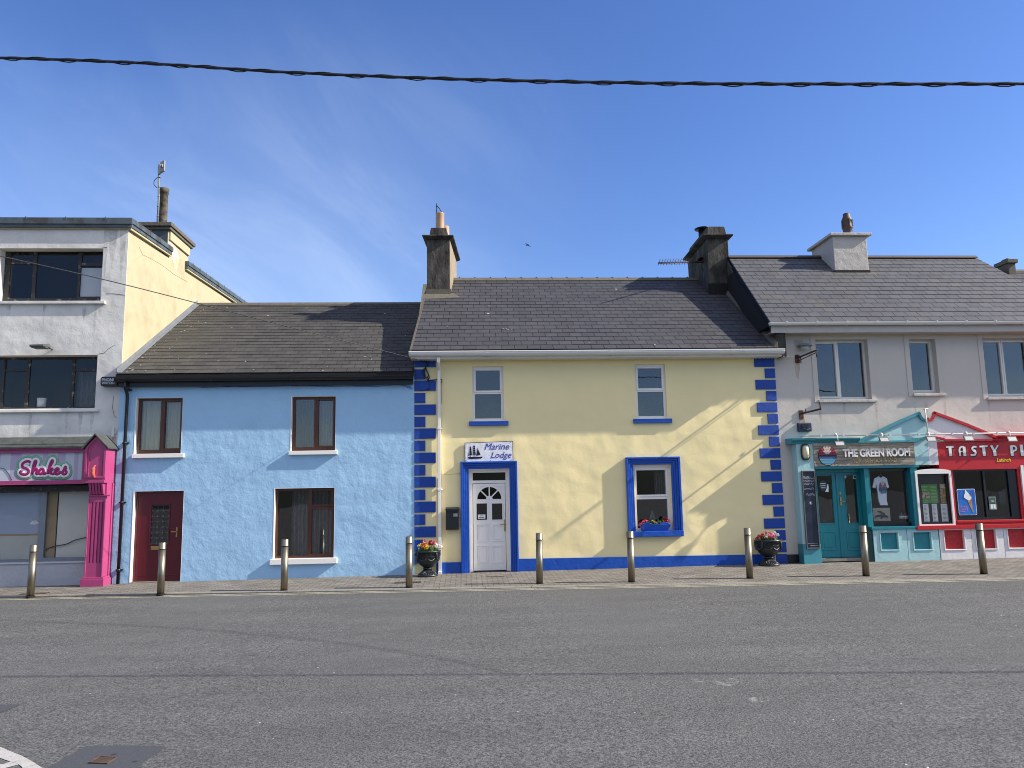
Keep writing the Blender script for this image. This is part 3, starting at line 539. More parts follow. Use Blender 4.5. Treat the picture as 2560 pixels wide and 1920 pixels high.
# ================================================================ YELLOW HOUSE
yh = thing('terraced_house', 'yellow rendered guest house with royal blue trim and quoins', 'house', ((XB+XG)/2, 18, 0))
wy = (225/2.765)
hA = R('4', 636, 1206, 858, 1583); wA = hA[1]-hA[0]; xr_ = P('7', 208, 1400)[0]; hB = (xr_-wA, xr_, hA[2]+.01, hA[3]+.02)
sr = R('6', 490, 415, 862, 1026); so_ = R('6', 415, 345, 945, 1031)
di = R('5', 620, 553, 1000, 1478); do_ = R('5', 545, 485, 1072, 1480)
YE = (17.64, 5.09); YR = (21.86, 7.94); YBk = (26.1, 5.05)
b = MB(); plate(b, XB, XG, -.45, 5.16, [hA, hB, sr, di], 18, 18.3, back=False); shell(b, XB, XG, 18, 25.9, -.45, 5.14, ridge=(21.86, 7.82)); b.build('wall', m_yel, yh)
m_shw = [m_upvc]
for k, h in enumerate((hA, hB)):
    yy = 18.06; T = .05; zm = h[2]+(h[3]-h[2])*.52
    pn = [(h[0]+T+.035, h[1]-T-.035, zm+.055, h[3]-T-.045), (h[0]+T+.01, h[1]-T-.01, h[2]+T+.02, zm-.03)]
    window(yh, (h[0], h[1], h[2], h[3]), yy, pn, m_upvc, casements=[pn[0]], gl=GLU)
    niche(yh, h, 18.31, 1.0)
    b = MB(); b.box(h[0]-.085, h[1]+.1, 17.93, 18.05, h[2]-.105, h[2]-.004); b.build('sill', m_royal, yh, bev=.008)
# moulded blue surrounds
def moulding(parent, o, i, name, foot, n=4, prot=(.095, .065, .045, .03), mi=m_royal):
    b = MB(); tx = i[0]-o[0]; tt = o[3]-i[3]; tr = o[1]-i[1]
    for k in range(n):
        a0 = k/n; a1 = (k+1)/n; g_ = .006 if k else 0
        x0, x1 = o[0]+tx*a0, o[0]+tx*a1; zt0, zt1 = o[3]-tt*a0, o[3]-tt*a1; xr0, xr1 = o[1]-tr*a0, o[1]-tr*a1; y = 18-prot[k]
        b.box(x0, x1, y, 18-.0005*(k+1), foot, zt1); b.box(xr1, xr0, y, 18-.0005*(k+1), foot, zt1); b.box(x0, xr0, y, 18-.0005*(k+1), zt1, zt0)
    return b.build(name, mi, parent, bev=.008)
moulding(yh, do_, di, 'door_surround', -.12)
moulding(yh, so_, sr, 'window_surround', so_[2]+.001)
b = MB(); ss = R('6', 438, 1030, 960, 1072, 17.86); b.box(ss[0], ss[1], 17.86, 18.08, ss[2], ss[3]); b.build('sill', m_royal, yh, bev=.01)
# front sash window
f1 = R('6', 525, 465, 795, 685, 18.10); f2 = R('6', 520, 732, 815, 990, 18.10); x0 = min(f1[0], f2[0])-.0; x1 = max(f1[1], f2[1])
f1 = (x0+.02, x1-.02, f1[2], f1[3])
window(yh, (sr[0], sr[1]-.0, sr[2]-.02, sr[3]), 18.09, [f1, (x0, x1, f2[2], f2[3])], m_upvc, casements=[f1])
niche(yh, sr, 18.31, 1.2); curtain(yh, sr[1]-.32, sr[1]-.05, f1[2], f1[3]+.05, 18.35, m_lace, 4, .03)
# entrance door
yd = 18.13; rl = R('5', 658, 684, 958, 1460, yd); tl = R('5', 655, 585, 952, 650, yd)
b = MB(); plate(b, di[0]+.003, di[1]-.003, rl[2]-.06, di[3]-.003, [(rl[0]-.01, rl[1]+.01, rl[2]-.06, rl[3]+.01), tl], yd-.01, yd+.07); dfy = b.build('door_frame', m_upvc, yh, bev=.004)
b = MB(); b.box(tl[0], tl[1], yd+.03, yd+.036, tl[2], tl[3]); b.build('pane', GL, dfy)
b = MB(); b.box(di[0], di[0]+.004, 17.97, 18.29, -.1, di[3]-.005); b.box(di[1]-.004, di[1], 17.97, 18.29, -.1, di[3]-.005); b.box(di[0], di[1], 17.97, 18.29, di[3]-.004, di[3]); b.build('door_reveal', m_wpaint, yh)
pa = R('5', 690, 862, 786, 1008, yd); pb = R('5', 829, 862, 924, 1006, yd)
cx_, cz_ = P('5', 806, 822, yd); ro = (P('5', 915, 822, yd)[0]-P('5', 698, 822, yd)[0])/2; ri = ro*.28
b = MB(); fz0, fz1, fx0, fx1 = cz_-.012, cz_+ro+.012, cx_-ro-.012, cx_+ro+.012
plate(b, rl[0], rl[1], rl[2], rl[3], [pa, pb, (fx0, fx1, fz0, fz1)], yd, yd+.045)
def arc_pts(r, a0, a1, n=8): return [(cx_+r*math.cos(a0+(a1-a0)*i/n), cz_+r*math.sin(a0+(a1-a0)*i/n)) for i in range(n+1)]
wed = []; gap = .075
for k in range(4): a0 = math.pi*k/4; a1 = math.pi*(k+1)/4; wed.append((a0+(gap*.5 if k else 0.02), a1-(gap*.5 if k < 3 else .02)))
# infill of the fan panel: corners and spokes
for k in range(2):
    a = arc_pts(ro, math.pi/2*k, math.pi/2*(k+1), 10); cor = (fx1, fz1) if k == 0 else (fx0, fz1)
    for i in range(10): b.py([a[i], a[i+1], cor], yd, yd+.045)
    b.py([a[0], cor, (cor[0], cz_)] if k == 0 else [a[10], cor, (cor[0], cz_)], yd, yd+.045); b.py([a[10], (cx_, fz1), cor] if k == 0 else [a[0], (cx_, fz1), cor], yd, yd+.045)
b.box(fx0, fx1, yd, yd+.045, fz0, cz_)
for k in range(1, 4):
    a = math.pi*k/4; d = (math.cos(a), math.sin(a)); n_ = (-d[1]*.014, d[0]*.014); b.py([(cx_+n_[0], cz_+n_[1]), (cx_+d[0]*ro*1.02+n_[0], cz_+d[1]*ro*1.02+n_[1]), (cx_+d[0]*ro*1.02-n_[0], cz_+d[1]*ro*1.02-n_[1]), (cx_-n_[0], cz_-n_[1])], yd-.002, yd+.04)
b.py(arc_pts(ri, 0, math.pi, 10), yd-.003, yd+.041)
for q in ((685, 1046, 800, 1205), (828, 1044, 940, 1202), (688, 1238, 797, 1395), (826, 1236, 938, 1395)):
    r_ = R('5', *q, yd); b.frame(*r_, .022, yd-.012, yd+.001); b.frame(r_[0]+.045, r_[1]-.045, r_[2]+.045, r_[3]-.045, .012, yd-.008, yd+.001)
b.frame(pa[0]-.02, pa[1]+.02, pa[2]-.02, pa[3]+.02, .02, yd-.01, yd+.001); b.frame(pb[0]-.02, pb[1]+.02, pb[2]-.02, pb[3]+.02, .02, yd-.01, yd+.001)
dy = b.build('door', m_upvc, yh, bev=.003)
for r_ in (pa, pb, (fx0, fx1, cz_, fz1)): b = MB(); b.box(r_[0], r_[1], yd+.02, yd+.025, r_[2], r_[3]); b.build('pane', GLD, dy)
hx, hz = P('5', 948, 1058, yd); b = MB(); b.box(hx-.018, hx+.018, yd-.012, yd, hz-.13, hz+.13); b.tube([(hx, yd, hz+.03), (hx, yd-.06, hz+.03), (hx-.12, yd-.06, hz+.026)], .011, 8); b.build('handle', m_gold, dy)
pr_ = R('5', 703, 962, 770, 998, yd); b = MB(); b.box(*pr_[:2], yd+.012, yd+.014, *pr_[2:]); 
b.build('notice', m_paper, dy); b = MB(); b.box(pr_[0]+.03, pr_[1]-.03, yd+.009, yd+.0115, pr_[2]+.025, pr_[2]+.04); b.box(pr_[0]+.05, pr_[1]-.05, yd+.009, yd+.0115, pr_[2]+.065, pr_[2]+.072); b.build('notice_lettering', m_black, dy)
b = MB(); b.box(rl[0]-.06, rl[1]+.06, 17.99, 18.2, rl[2]-.09, rl[2]-.02); b.build('threshold', m_black, yh)
niche(yh, di, 18.31, 1.4)
# plinth, quoins
b = MB(); zt = P('5', 450, 1391)[1]; zt2 = P('5', 1200, 1356)[1]; zt3 = P('6', 1500, 1242)[1]
b.box(XB+.5, do_[0]-.001, 17.965, 17.999, -.3, zt); b.prism([(do_[1]+.001, 17.965, -.3), (do_[1]+.001, 17.965, zt2), (do_[1]+.001, 17.999, zt2), (do_[1]+.001, 17.999, -.3)], [(XG-.30, 17.965, -.3), (XG-.30, 17.965, zt3), (XG-.30, 17.999, zt3), (XG-.30, 17.999, -.3)]); b.build('plinth', m_royal, yh, bev=.006)
def quoin(x0, x1, z0, z1):
    b = MB(); b.box(x0, x1, 17.972, 17.9995, z0, z1); b.build('quoin', m_royalq, yh, bev=.006)
qz = [(5, 50), (65, 134), (142, 213), (228, 297), (308, 379), (392, 462), (473, 544), (557, 628), (640, 712), (725, 797), (807, 880), (895, 966), (978, 1053), (1066, 1138), (1150, 1224), (1240, 1316), (1330, 1405)]
for i, (a, c_) in enumerate(qz):
    z1 = P('3', 1270, a)[1]; z0 = P('3', 1270, c_)[1]; w = P('3', 1353 if i % 2 == 0 else 1281, a)[0]
    quoin(XB+.003, w, z0, z1)
    if i == 0: wide = w
ztop = P('7', 1020, 1297)[1]; p1 = P('6', 1750, 48)[1]; p2 = P('6', 1750, 260)[1]; pitch = (p1-p2)/2; hh_ = p1-P('6', 1750, 138)[1]
n_up = round((ztop-p1)/pitch)
for i in range(-n_up, 12):
    zt_ = p1-i*pitch; wq = .50 if i % 2 == 0 else .255
    if zt_-hh_ < -.1: quoin(XG-.32, XG-.003, -.3, zt_); break
    quoin(XG-wq, XG-.003, zt_-hh_, zt_)
# eaves: white soffit, fascia, gutter, downpipe
gl_ = P('4', 200, 1118, 17.57); gr_ = P('7', 1198, 1225, 17.57); gy0 = gl_[0]; gy1 = gr_[0]; zt_ = P('4', 900, 1096, 17.57)[1]; zb_ = P('4', 900, 1128, 17.6)[1]; zs_ = P('4', 900, 1150, 17.7)[1]
b = MB(); b.box(gy0+.03, gy1-.03, 17.69, 17.70, zs_, zt_-.02); b.box(gy0+.03, gy1-.03, 17.70, 17.999, zs_+.002, zs_+.012)
for i in range(90): b.box(XB+.1+i*.1, XB+.125+i*.1, 17.72, 17.98, zs_-.006, zs_+.0015)
b.build('soffit', m_upvcg, yh)
b = MB(); pf = [(17.688, zt_), (17.570, zt_), (17.566, zt_-.02), (17.578, zt_-.028), (17.576, zt_-.06), (17.60, zt_-.10), (17.66, zt_-.115), (17.688, zt_-.115)]
inn = [(17.58, zt_-.002), (17.588, zt_-.06), (17.61, zt_-.09), (17.66, zt_-.1), (17.68, zt_-.1), (17.68, zt_-.002)]
sh = lambda l: [(y-.03 if y < 17.65 else y, z) for y, z in l]; pf = sh(pf)
b.pxx(sh([(17.570, zt_), (17.566, zt_-.02), (17.578, zt_-.028), (17.576, zt_-.06), (17.60, zt_-.10), (17.66, zt_-.115), (17.688, zt_-.115), (17.688, zt_), (17.68, zt_), (17.68, zt_-.1), (17.61, zt_-.09), (17.588, zt_-.06), (17.58, zt_)]), gy0, gy1)
b.pxx(pf, gy0-.004, gy0); b.pxx(pf, gy1, gy1+.004)
for i in range(3): x = gy0+1.8+i*2.9; b.pxx([(y-.004*(y < 17.65), z) for y, z in pf], x-.04, x+.04)
b.build('gutter', m_upvcg, yh)
xd = P('4', 408, 1300, 17.93)[0]
b = MB(); b.box(xd-.036, xd+.036, 17.62, 17.70, zs_-.10, zs_+.02); b.tube([(xd, 17.66, zs_-.06), (xd, 17.68, zs_-.12), (xd, 17.90, zs_-.2)], .03, 8); b.box(xd-.034, xd+.034, 17.90, 17.965, -.02, zs_-.15)
for z in (P('4', 408, 1213)[1], P('5', 355, 185)[1], P('5', 355, 735)[1], P('5', 360, 1250)[1]): b.box(xd-.041, xd+.041, 17.893, 17.972, z-.03, z+.03); b.box(xd-.075, xd+.075, 17.965, 17.999, z-.012, z+.012)
b.box(xd-.045, xd+.045, 17.86, 17.99, -.06, .05)
b.build('downpipe', m_upvc, yh, bev=.004)
xv0 = P('4', 215, 1098, 17.64)[0]; xv1 = P('4', 318, 725, 20.85)[0]
def yl(t): return xv0+(xv1-xv0)*t*(YR[0]-YE[0])/(20.85-YE[0])
b = MB(); slates(b, yl, lambda t: XG-.02, YE, YR, seed=5)
b.prism([(yl(0), YE[0], YE[1]-.012), (yl(0), YE[0], YE[1]-.10), (yl(0), YBk[0], YBk[1]-.10), (yl(0), YBk[0], YBk[1]-.012), (yl(1), YR[0], YR[1]-.012)], [(XG-.02, YE[0], YE[1]-.012), (XG-.02, YE[0], YE[1]-.10), (XG-.02, YBk[0], YBk[1]-.10), (XG-.02, YBk[0], YBk[1]-.012), (XG-.02, YR[0], YR[1]-.012)], 1)
spots(b, [(.95+rl_.gauss(0, .15), 1.2+rl_.gauss(0, .12)) for _ in range(7)]+[(.75+rl_.gauss(0, .08), .6) for _ in range(3)]+[(4.6, 2.6), (3.0, .35)]+[(rl_.uniform(-1, 7), rl_.uniform(.1, 4.8)) for _ in range(14)], YE, YR, 2, 6, .008, .028); b.build('roof', [m_slate, m_under, m_lich], yh)
b = MB(); ridge_tiles(b, P('E', 935, 1180, 21.86)[0]-.3, XG-.03, YR[0], YR[1]+.04, nib=True); b.build('ridge_tiles', m_ridge, yh)
b = MB(); b.prism([(yl(0)-.035, YE[0], YE[1]-.09), (yl(0)-.035, YE[0], YE[1]+.02), (yl(0)+.012, YE[0], YE[1]+.028), (yl(0)+.012, YE[0], YE[1]-.09)], [(yl(1)-.035, YR[0], YR[1]-.09), (yl(1)-.035, YR[0], YR[1]+.02), (yl(1)+.012, YR[0], YR[1]+.028), (yl(1)+.012, YR[0], YR[1]-.09)]); b.build('verge', m_ridge, yh)
def yroof(y): return YE[1]+(y-YE[0])*(YR[1]-YE[1])/(YR[0]-YE[0])
def chimney(parent, x0, x1, y0, y1, zb, zc0, zc1, ztop, prot, m, inset=.1, pot=None, name='chimney', block=True, skew=0):
    b = MB(); b.box(x0, x1, y0, y1, zb, zc0); n = 3
    b.prism([(x0-.02, y0-.02, zc0), (x1+.02, y0-.02, zc0), (x1+.02, y1+.02, zc0), (x0-.02, y1+.02, zc0)], [(x0-prot, y0-prot, zc0+(zc1-zc0)*.6), (x1+prot, y0-prot, zc0+(zc1-zc0)*.6), (x1+prot, y1+prot, zc0+(zc1-zc0)*.6), (x0-prot, y1+prot, zc0+(zc1-zc0)*.6)])
    b.box(x0-prot, x1+prot, y0-prot, y1+prot, zc0+(zc1-zc0)*.6+.0005, zc1)
    if block: b.prism([(x0+inset-.04, y0+inset-.04, zc1+.0005), (x1-inset+.04, y0+inset-.04, zc1+.0005), (x1-inset+.04, y1-inset+.04, zc1+.0005), (x0+inset-.04, y1-inset+.04, zc1+.0005)], [(x0+inset, y0+inset, ztop), (x1-inset, y0+inset, ztop), (x1-inset, y1-inset, ztop), (x0+inset, y1-inset, ztop)])
    b.v = [(x+skew*(y-y0), y, z) for x, y, z in b.v]
    return b.build(name, m, parent, bev=.015)
cY0 = 20.8; ca = P('E', 505, 600, cY0); cb = P('E', 852, 600, cY0); zc0 = P('E', 700, 590, cY0)[1]; zc1 = P('E', 700, 512, cY0-.12)[1]; zt_ = P('E', 700, 402, cY0+.06)[1]
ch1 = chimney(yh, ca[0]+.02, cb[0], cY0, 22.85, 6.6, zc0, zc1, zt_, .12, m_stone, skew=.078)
b = MB(); b.box(cb[0]+.0005, cb[0]+.012, cY0+.012, 22.84, 7.05, zc0-.02); b.v = [(x+.078*(y-cY0), y, z) for x, y, z in b.v]; b.build('clean_render', mat('beige_chimney_side', srgb(140, 126, 104), .9, var=.2, vscale=5, stretch=(1, 1, .5), bumps=((20, .01, 4),)), ch1)
px0, px1 = P('E', 645, 300, 21.1)[0], P('E', 775, 300, 21.1)[0]; pz1 = P('E', 710, 192, 21.1)[1]; pr = (px1-px0)/2; pcx = (px0+px1)/2
b = MB(); b.lathe(pcx, 21.15, [(pr*1.02, zt_-.05), (pr*1.0, zt_+.05), (pr*.97, pz1-.03), (pr*1.0, pz1-.02), (pr*1.0, pz1), (pr*.85, pz1), (pr*.85, pz1-.1)], 20); b.build('chimney_pot', m_terra, ch1)
b = MB(); b.lathe(pcx+.14, 21.9, [(pr*.9, zt_-.05), (pr*.9, zt_+.05), (pr*.85, pz1-.12), (pr*.7, pz1-.12)], 16); b.build('chimney_pot', m_terra, ch1)
b = MB(); q0 = (pcx-pr*.85, 21.15, pz1-.02); b.tube([q0, (q0[0]+.01, 21.15, pz1+.30)], .012, 6); b.tube([(q0[0]+.01, 21.15, pz1+.24), (pcx, 21.14, pz1+.13), (pcx+pr*.5, 21.14, pz1)], .012, 6)
for i in range(4): b.tube([(q0[0]+.02+i*.03, 21.15, pz1), (q0[0]+.02+i*.03, 21.15, pz1+.21-i*.05)], .004, 5)
b.build('pot_guard', m_black, ch1)
b = MB(); b.box(ca[0]-.0, cb[0]+.03, cY0-.04, cY0-.001, yroof(cY0)-.1, yroof(cY0)+.16); b.prism([(ca[0]-.1, cY0-.32, yroof(cY0-.32)+.012), (cb[0]+.3, cY0-.22, yroof(cY0-.22)+.012), (cb[0]+.1, cY0, yroof(cY0)+.03), (ca[0]-.06, cY0, yroof(cY0)+.03)], [(ca[0]-.1, cY0-.32, yroof(cY0-.32)+.024), (cb[0]+.3, cY0-.22, yroof(cY0-.22)+.024), (cb[0]+.1, cY0, yroof(cY0)+.045), (ca[0]-.06, cY0, yroof(cY0)+.045)]); b.build('flashing', m_ridge, ch1)
ca = P('G', 585, 300, cY0); cb = P('G', 822, 300, cY0); zc0 = P('G', 700, 262, cY0)[1]; zc1 = P('G', 700, 203, cY0-.13)[1]; zt_ = P('G', 700, 118, cY0+.05)[1]
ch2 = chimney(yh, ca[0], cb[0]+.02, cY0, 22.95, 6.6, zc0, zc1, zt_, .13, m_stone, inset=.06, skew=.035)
px, py_ = P('G', 492, 155, 22.1)[0], 22.1; pz = P('G', 492, 140, 22.1)[1]
b = MB(); b.lathe(px+.12, py_, [(.13, zt_-.3), (.13, pz-.06)], 16); b.lathe(px+.12, py_, [(.24, pz-.04), (.245, pz-.02), (.1, pz+.03), (.01, pz+.04)], 20); b.build('chimney_cowl', m_black, ch2)
b = MB(); b.box(ca[0]-.03, cb[0]+.05, cY0-.06, cY0-.001, yroof(cY0)-.1, yroof(cY0)+.3); b.build('flashing', m_under, ch2)  # near-black colour stands in for the shade at the chimney foot
# ================================================================ LIGHT GREY SHOP BUILDING (right)
XR = 17.2
gh = thing('shop_building', 'light grey rendered building with slate hipped roof above the teal and red shopfronts', 'building', ((XG+XR)/2, 18, .05))
GE = (17.67, 5.73); GR = (20.75, 8.27); GB = (23.9, 5.73)
w1 = R('D', 130, 862, 612, 1378); w2 = R('D', 937, 857, 1205, 1325); w3l = P('D', 1572, 850)[0]; w3 = (w3l, w3l+(w1[1]-w1[0]), w1[2]+.02, w1[3]+.01)
w1 = (w1[0], P('D', 613, 1300)[0], w1[2], w1[3]); w2 = (w2[0], P('D', 1205, 1300)[0], w2[2], w2[3])
shop_hole = (P('8', 258, 800)[0], XR-.6, -.45, P('8', 700, 600)[1])
b = MB(); plate(b, XG, XR, -.45, 5.72, [w1, w2, w3, shop_hole], 18.001, 18.3, back=False); shell(b, XG, XR, 18.001, 23.8, -.45, 5.6); b.build('wall', m_lgrey, gh)
b = MB()                                              # gable end above the yellow roof
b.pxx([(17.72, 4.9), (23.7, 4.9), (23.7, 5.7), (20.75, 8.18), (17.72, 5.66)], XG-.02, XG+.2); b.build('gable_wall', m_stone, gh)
for k, h in enumerate((w1, w2, w3)):
    yy = 18.15; T = .05; w = h[1]-h[0]
    if k == 1: pn = [(h[0]+T+.03, h[1]-T-.03, h[2]+T+.05, h[3]-T-.03)]; cs = pn
    else: m_ = h[0]+w*.43; pn = [(h[0]+T+.02, m_-.03, h[2]+T+.05, h[3]-T-.03), (m_+.07, h[1]-T, h[2]+T+.03, h[3]-T)]; cs = pn[:1]
    if k == 2: pn[1] = (m_+.07, h[1]-T-.03, h[2]+T+.05, h[3]-T-.03); cs = pn
    window(gh, h, yy, pn, m_upvcg, casements=cs, gl=GLU); niche(gh, h, 18.31, 1.3)
    b = MB(); b.box(h[0]-.02 if k == 1 else h[0]-.04, h[1]+.12, 17.93, 18.14, h[2]-.065, h[2]-.002); b.build('sill', m_chg, gh, bev=.006)
    b = MB(); b.box(h[0]-.125, h[0]-.001, 17.985, 18.0, h[2]-.06, 5.5); b.box(h[1]+.001, h[1]+.11, 17.985, 18.0, h[2]-.002, 5.5); b.box(h[0]-.001, h[1]+.001, 17.985, 18.0, h[3]+.001, 5.5); b.build('window_band', m_lgrey, gh, bev=.004)
a_ = R('D', 0, 697, 1936, 738, 17.6); zgt = P('D', 900, 697, 17.6)[1]; zgf = P('D', 900, 742, 17.68)[1]; zgb = P('D', 900, 796, 17.68)[1]
gx0 = P('7', 1078, 1020, 17.6)[0]
b = MB(); b.box(gx0+.05, XR, 17.68, 17.70, zgb, zgf+.06); b.box(gx0+.05, XR, 17.70, 18.0, zgb+.01, zgb+.022); b.build('fascia', m_chg, gh, bev=.003)
b = MB(); rg = .06; gc = 17.68-rg
po = [(gc+rg*math.cos(math.pi+i*math.pi/10), zgt-.02+rg*1.35*math.sin(math.pi+i*math.pi/10)) for i in range(11)]; pi_ = [(gc+(rg-.006)*math.cos(math.pi+i*math.pi/10), zgt-.02+(rg-.006)*1.35*math.sin(math.pi+i*math.pi/10)) for i in range(11)]
b.pxx(po+pi_[::-1], gx0, XR); b.pxx(po, gx0-.006, gx0)
x = P('7', 1215, 1020, 17.6)[0]
while x < XR:
    b.pxx([(gc+(rg+.008)*math.cos(math.pi+i*math.pi/10), zgt-.02+(rg*1.35+.008)*math.sin(math.pi+i*math.pi/10)) for i in range(11)]+[(gc+rg+.006, zgt-.006), (gc-rg-.008, zgt-.006)], x-.016, x+.016); x += .80*.93
b.build('gutter', m_upvcg, gh)
xg0 = P('7', 1078, 1000, GE[0])[0]; xg1 = P('7', 735, 482, GR[0])[0]; hx_ = P('D', 1520, 150, GR[0])[0]; hk = P('D', 1936, 374, 20.75)
def gl2(t): return xg0+(xg1-xg0)*t
hd = ray('D', 1936, 374); sl3 = (GR[1]-GE[1])/(GR[0]-GE[0]); tt_ = (GR[1]-EYE-sl3*GR[0])/(hd.z-sl3*hd.y); HIPX = hx_+(hd.x*tt_-hx_)*(GR[0]-GE[0])/(GR[0]-hd.y*tt_)
def gr2(t): return HIPX+(hx_-HIPX)*t
b = MB(); slates(b, gl2, gr2, GE, GR, seed=9, w=.31)
e0 = GE[1]-.012; r0 = GR[1]-.012
b.add([(gl2(0), GE[0], e0), (HIPX, GE[0], e0), (hx_, GR[0], r0), (gl2(1), GR[0], r0), (gl2(0), GB[0], e0), (HIPX, GB[0], e0), (gl2(0), GE[0], e0-.08), (HIPX, GE[0], e0-.08), (gl2(0), GB[0], e0-.08), (HIPX, GB[0], e0-.08)],
      [(0, 1, 2, 3), (4, 3, 2, 5), (1, 5, 2), (0, 6, 7, 1), (4, 8, 6, 0), (0, 3, 4), (6, 8, 9, 7), (1, 7, 9, 5), (4, 5, 9, 8)], 1); b.build('roof', [m_slatec, m_under], gh)
b = MB(); ridge_tiles(b, xg1-.02, hx_, GR[0], GR[1]+.045, L=2.4, w=.1, drop=.06); b.build('ridge_tiles', mat('dark_ridge', srgb(72, 62, 60), .7, var=.1), gh)
b = MB()                                              # barge board along the verge, dark
b.prism([(gl2(0)-.02, GE[0], GE[1]-.16), (gl2(0)-.02, GE[0], GE[1]+.012), (gl2(0)+.01, GE[0], GE[1]+.012), (gl2(0)+.01, GE[0], GE[1]-.16)], [(gl2(1)-.02, GR[0], GR[1]-.16), (gl2(1)-.02, GR[0], GR[1]+.012), (gl2(1)+.01, GR[0], GR[1]+.012), (gl2(1)+.01, GR[0], GR[1]-.16)]); b.build('barge_board', m_blackf, gh)
b = MB(); zz = lambda y: yroof(y)
pts = [(XG-.07, YE[0]+.02, zz(YE[0])+.03), (XG-.07, 20.75, zz(20.75)+.03)]
b.prism([(XG-.12, YE[0]+.02, zz(YE[0])+.02), (XG-.02, YE[0]+.02, zz(YE[0])+.02), (XG-.02, YE[0]+.02, zz(YE[0])+.15), (XG-.09, YE[0]+.02, zz(YE[0])+.10)], [(XG-.12, 20.8, zz(20.8)+.02), (XG-.02, 20.8, zz(20.8)+.02), (XG-.02, 20.8, zz(20.8)+.15), (XG-.09, 20.8, zz(20.8)+.10)]); b.build('roof_flashing', m_ridge, gh)
cY = 19.95; ca = P('7', 1612, 500, cY); cb = P('7', 1885, 400, cY); zc = P('7', 1740, 300, cY)[1]; zt_ = P('7', 1740, 268, cY-.1)[1]
b = MB(); b.box(ca[0], cb[0], cY, 21.25, 7.0, zc); b.box(ca[0]-.09, cb[0]+.12, cY-.09, 21.36, zc+.0005, zt_); ch3 = b.build('chimney', m_chg, gh, bev=.012)
pcx, _ = P('7', 1718, 200, 20.3); pzt = P('7', 1712, 112, 20.3)[1]; k_ = (pzt-zt_)
b = MB(); b.lathe(pcx, 20.3, [(.15, zt_), (.13, zt_+k_*.12), (.125, zt_+k_*.35), (.15, zt_+k_*.38), (.15, zt_+k_*.42), (.13, zt_+k_*.44), (.13, zt_+k_*.66), (.15, zt_+k_*.70), (.14, zt_+k_*.74), (.10, zt_+k_*.86), (.095, zt_+k_*.97), (.07, zt_+k_)], 18)
for i in range(8): a = i*math.pi/4; b.box(pcx+.14*math.cos(a)-.012, pcx+.14*math.cos(a)+.012, 20.3+.14*math.sin(a)-.012, 20.3+.14*math.sin(a)+.012, zt_+k_*.40, zt_+k_*.72)
b.build('chimney_cowl', mat('dark_clay_cowl', srgb(72, 56, 50), .6, var=.25, vscale=12), ch3)
b = MB(); p_ = P('7', 1590, 280, 20.9); b.lathe(p_[0]-.02, 20.9, [(.2, zt_), (.22, zt_+.12), (.16, zt_+.2), (.05, zt_+.24)], 14); b.build('chimney_pot', m_terra, ch3)
b = MB(); rz = GE[1]+(cY-GE[0])*(GR[1]-GE[1])/(GR[0]-GE[0]); b.box(ca[0]-.02, cb[0]+.02, cY-.03, cY-.001, rz-.1, rz+.06); b.build('flashing', m_under, ch3)
b = MB(); vg = R('7', 1282, 1156, 1354, 1215); b.box(vg[0], vg[1], 17.985, 18.0, vg[2], vg[3])
for i in range(8): z = vg[2]+.015+i*(vg[3]-vg[2]-.02)/8; b.pxx([(17.984, z), (17.972, z-.006), (17.972, z-.002), (17.984, z+.008)], vg[0]+.012, vg[1]-.012)
b.build('vent_grille', m_lgrey, gh)
b = MB(); b.box(XG+.01, P('8', 135, 1300)[0]-.02, 17.97, 18.0, -.2, P('8', 80, 1295)[1]); b.build('plinth', m_blackf, gh)
streaks(gh, [w1[0]+.0, w1[1]+.1, w2[0]+.02, w2[1]+.1, w3[0], w3[1]+.1, w1[0]+.6, w2[0]+.3], w1[2]-.066, .9, 17.9988, 5, .07)
# hanging sign brackets, rusty, arms straight out from the wall
for nm, anchor, tip, lab in (('7', (1303, 1318), (1452, 1258), 'rusty empty sign bracket high on the grey wall under the metal lamp'), ('8', (135, 180), (285, 133), 'rusty empty sign bracket on the grey wall just above the dark blue alarm box')):
    ax, az = P(nm, *anchor); L_ = 1.02
    dd = ray(nm, *tip); tx = dd.x/dd.y
    b = MB(); b.box(ax-.05, ax+.05, 17.97, 18.0, az-.10, az+.10); yt = 18-L_; b.tube([(ax, 18, az+.02), (ax+.02, yt, az+.03)], .022, 8)
    if nm == '7': b.tube([(ax, 17.95, az-.06), (ax+.02, yt+.05, az-.02)], .012, 6); b.tube([(ax+.02, yt+.03, az+.05), (ax+.02, yt+.03, az-.12)], .014, 6); b.tube([(ax, 17.8, az+.02), (ax, 17.8, az-.14)], .012, 6)
    else: b.tube([(ax+.02, yt+.03, az+.02), (ax+.02, yt+.03, az+.19)], .014, 6); b.tube([(ax+.01, 17.75, az+.02), (ax+.01, 17.75, az+.12)], .012, 6)
    tag(b.build('sign_bracket', m_rust, origin=(ax, 18, az)), lab, 'bracket')
    b = MB(); n = 12; pts = [(ax-.07, az-.1), (ax+.06, az-.1), (ax+.05, az-.25), (ax+.0, az-.5), (ax-.05, az-.42), (ax-.08, az-.2)] if nm == '7' else [(ax-.05, az-.1), (ax+.09, az-.1), (ax+.09, az-.26), (ax-.04, az-.26)]
    b.py(pts, 17.9985, 17.9996); b.build('rust_stain', m_ruststain, gh)
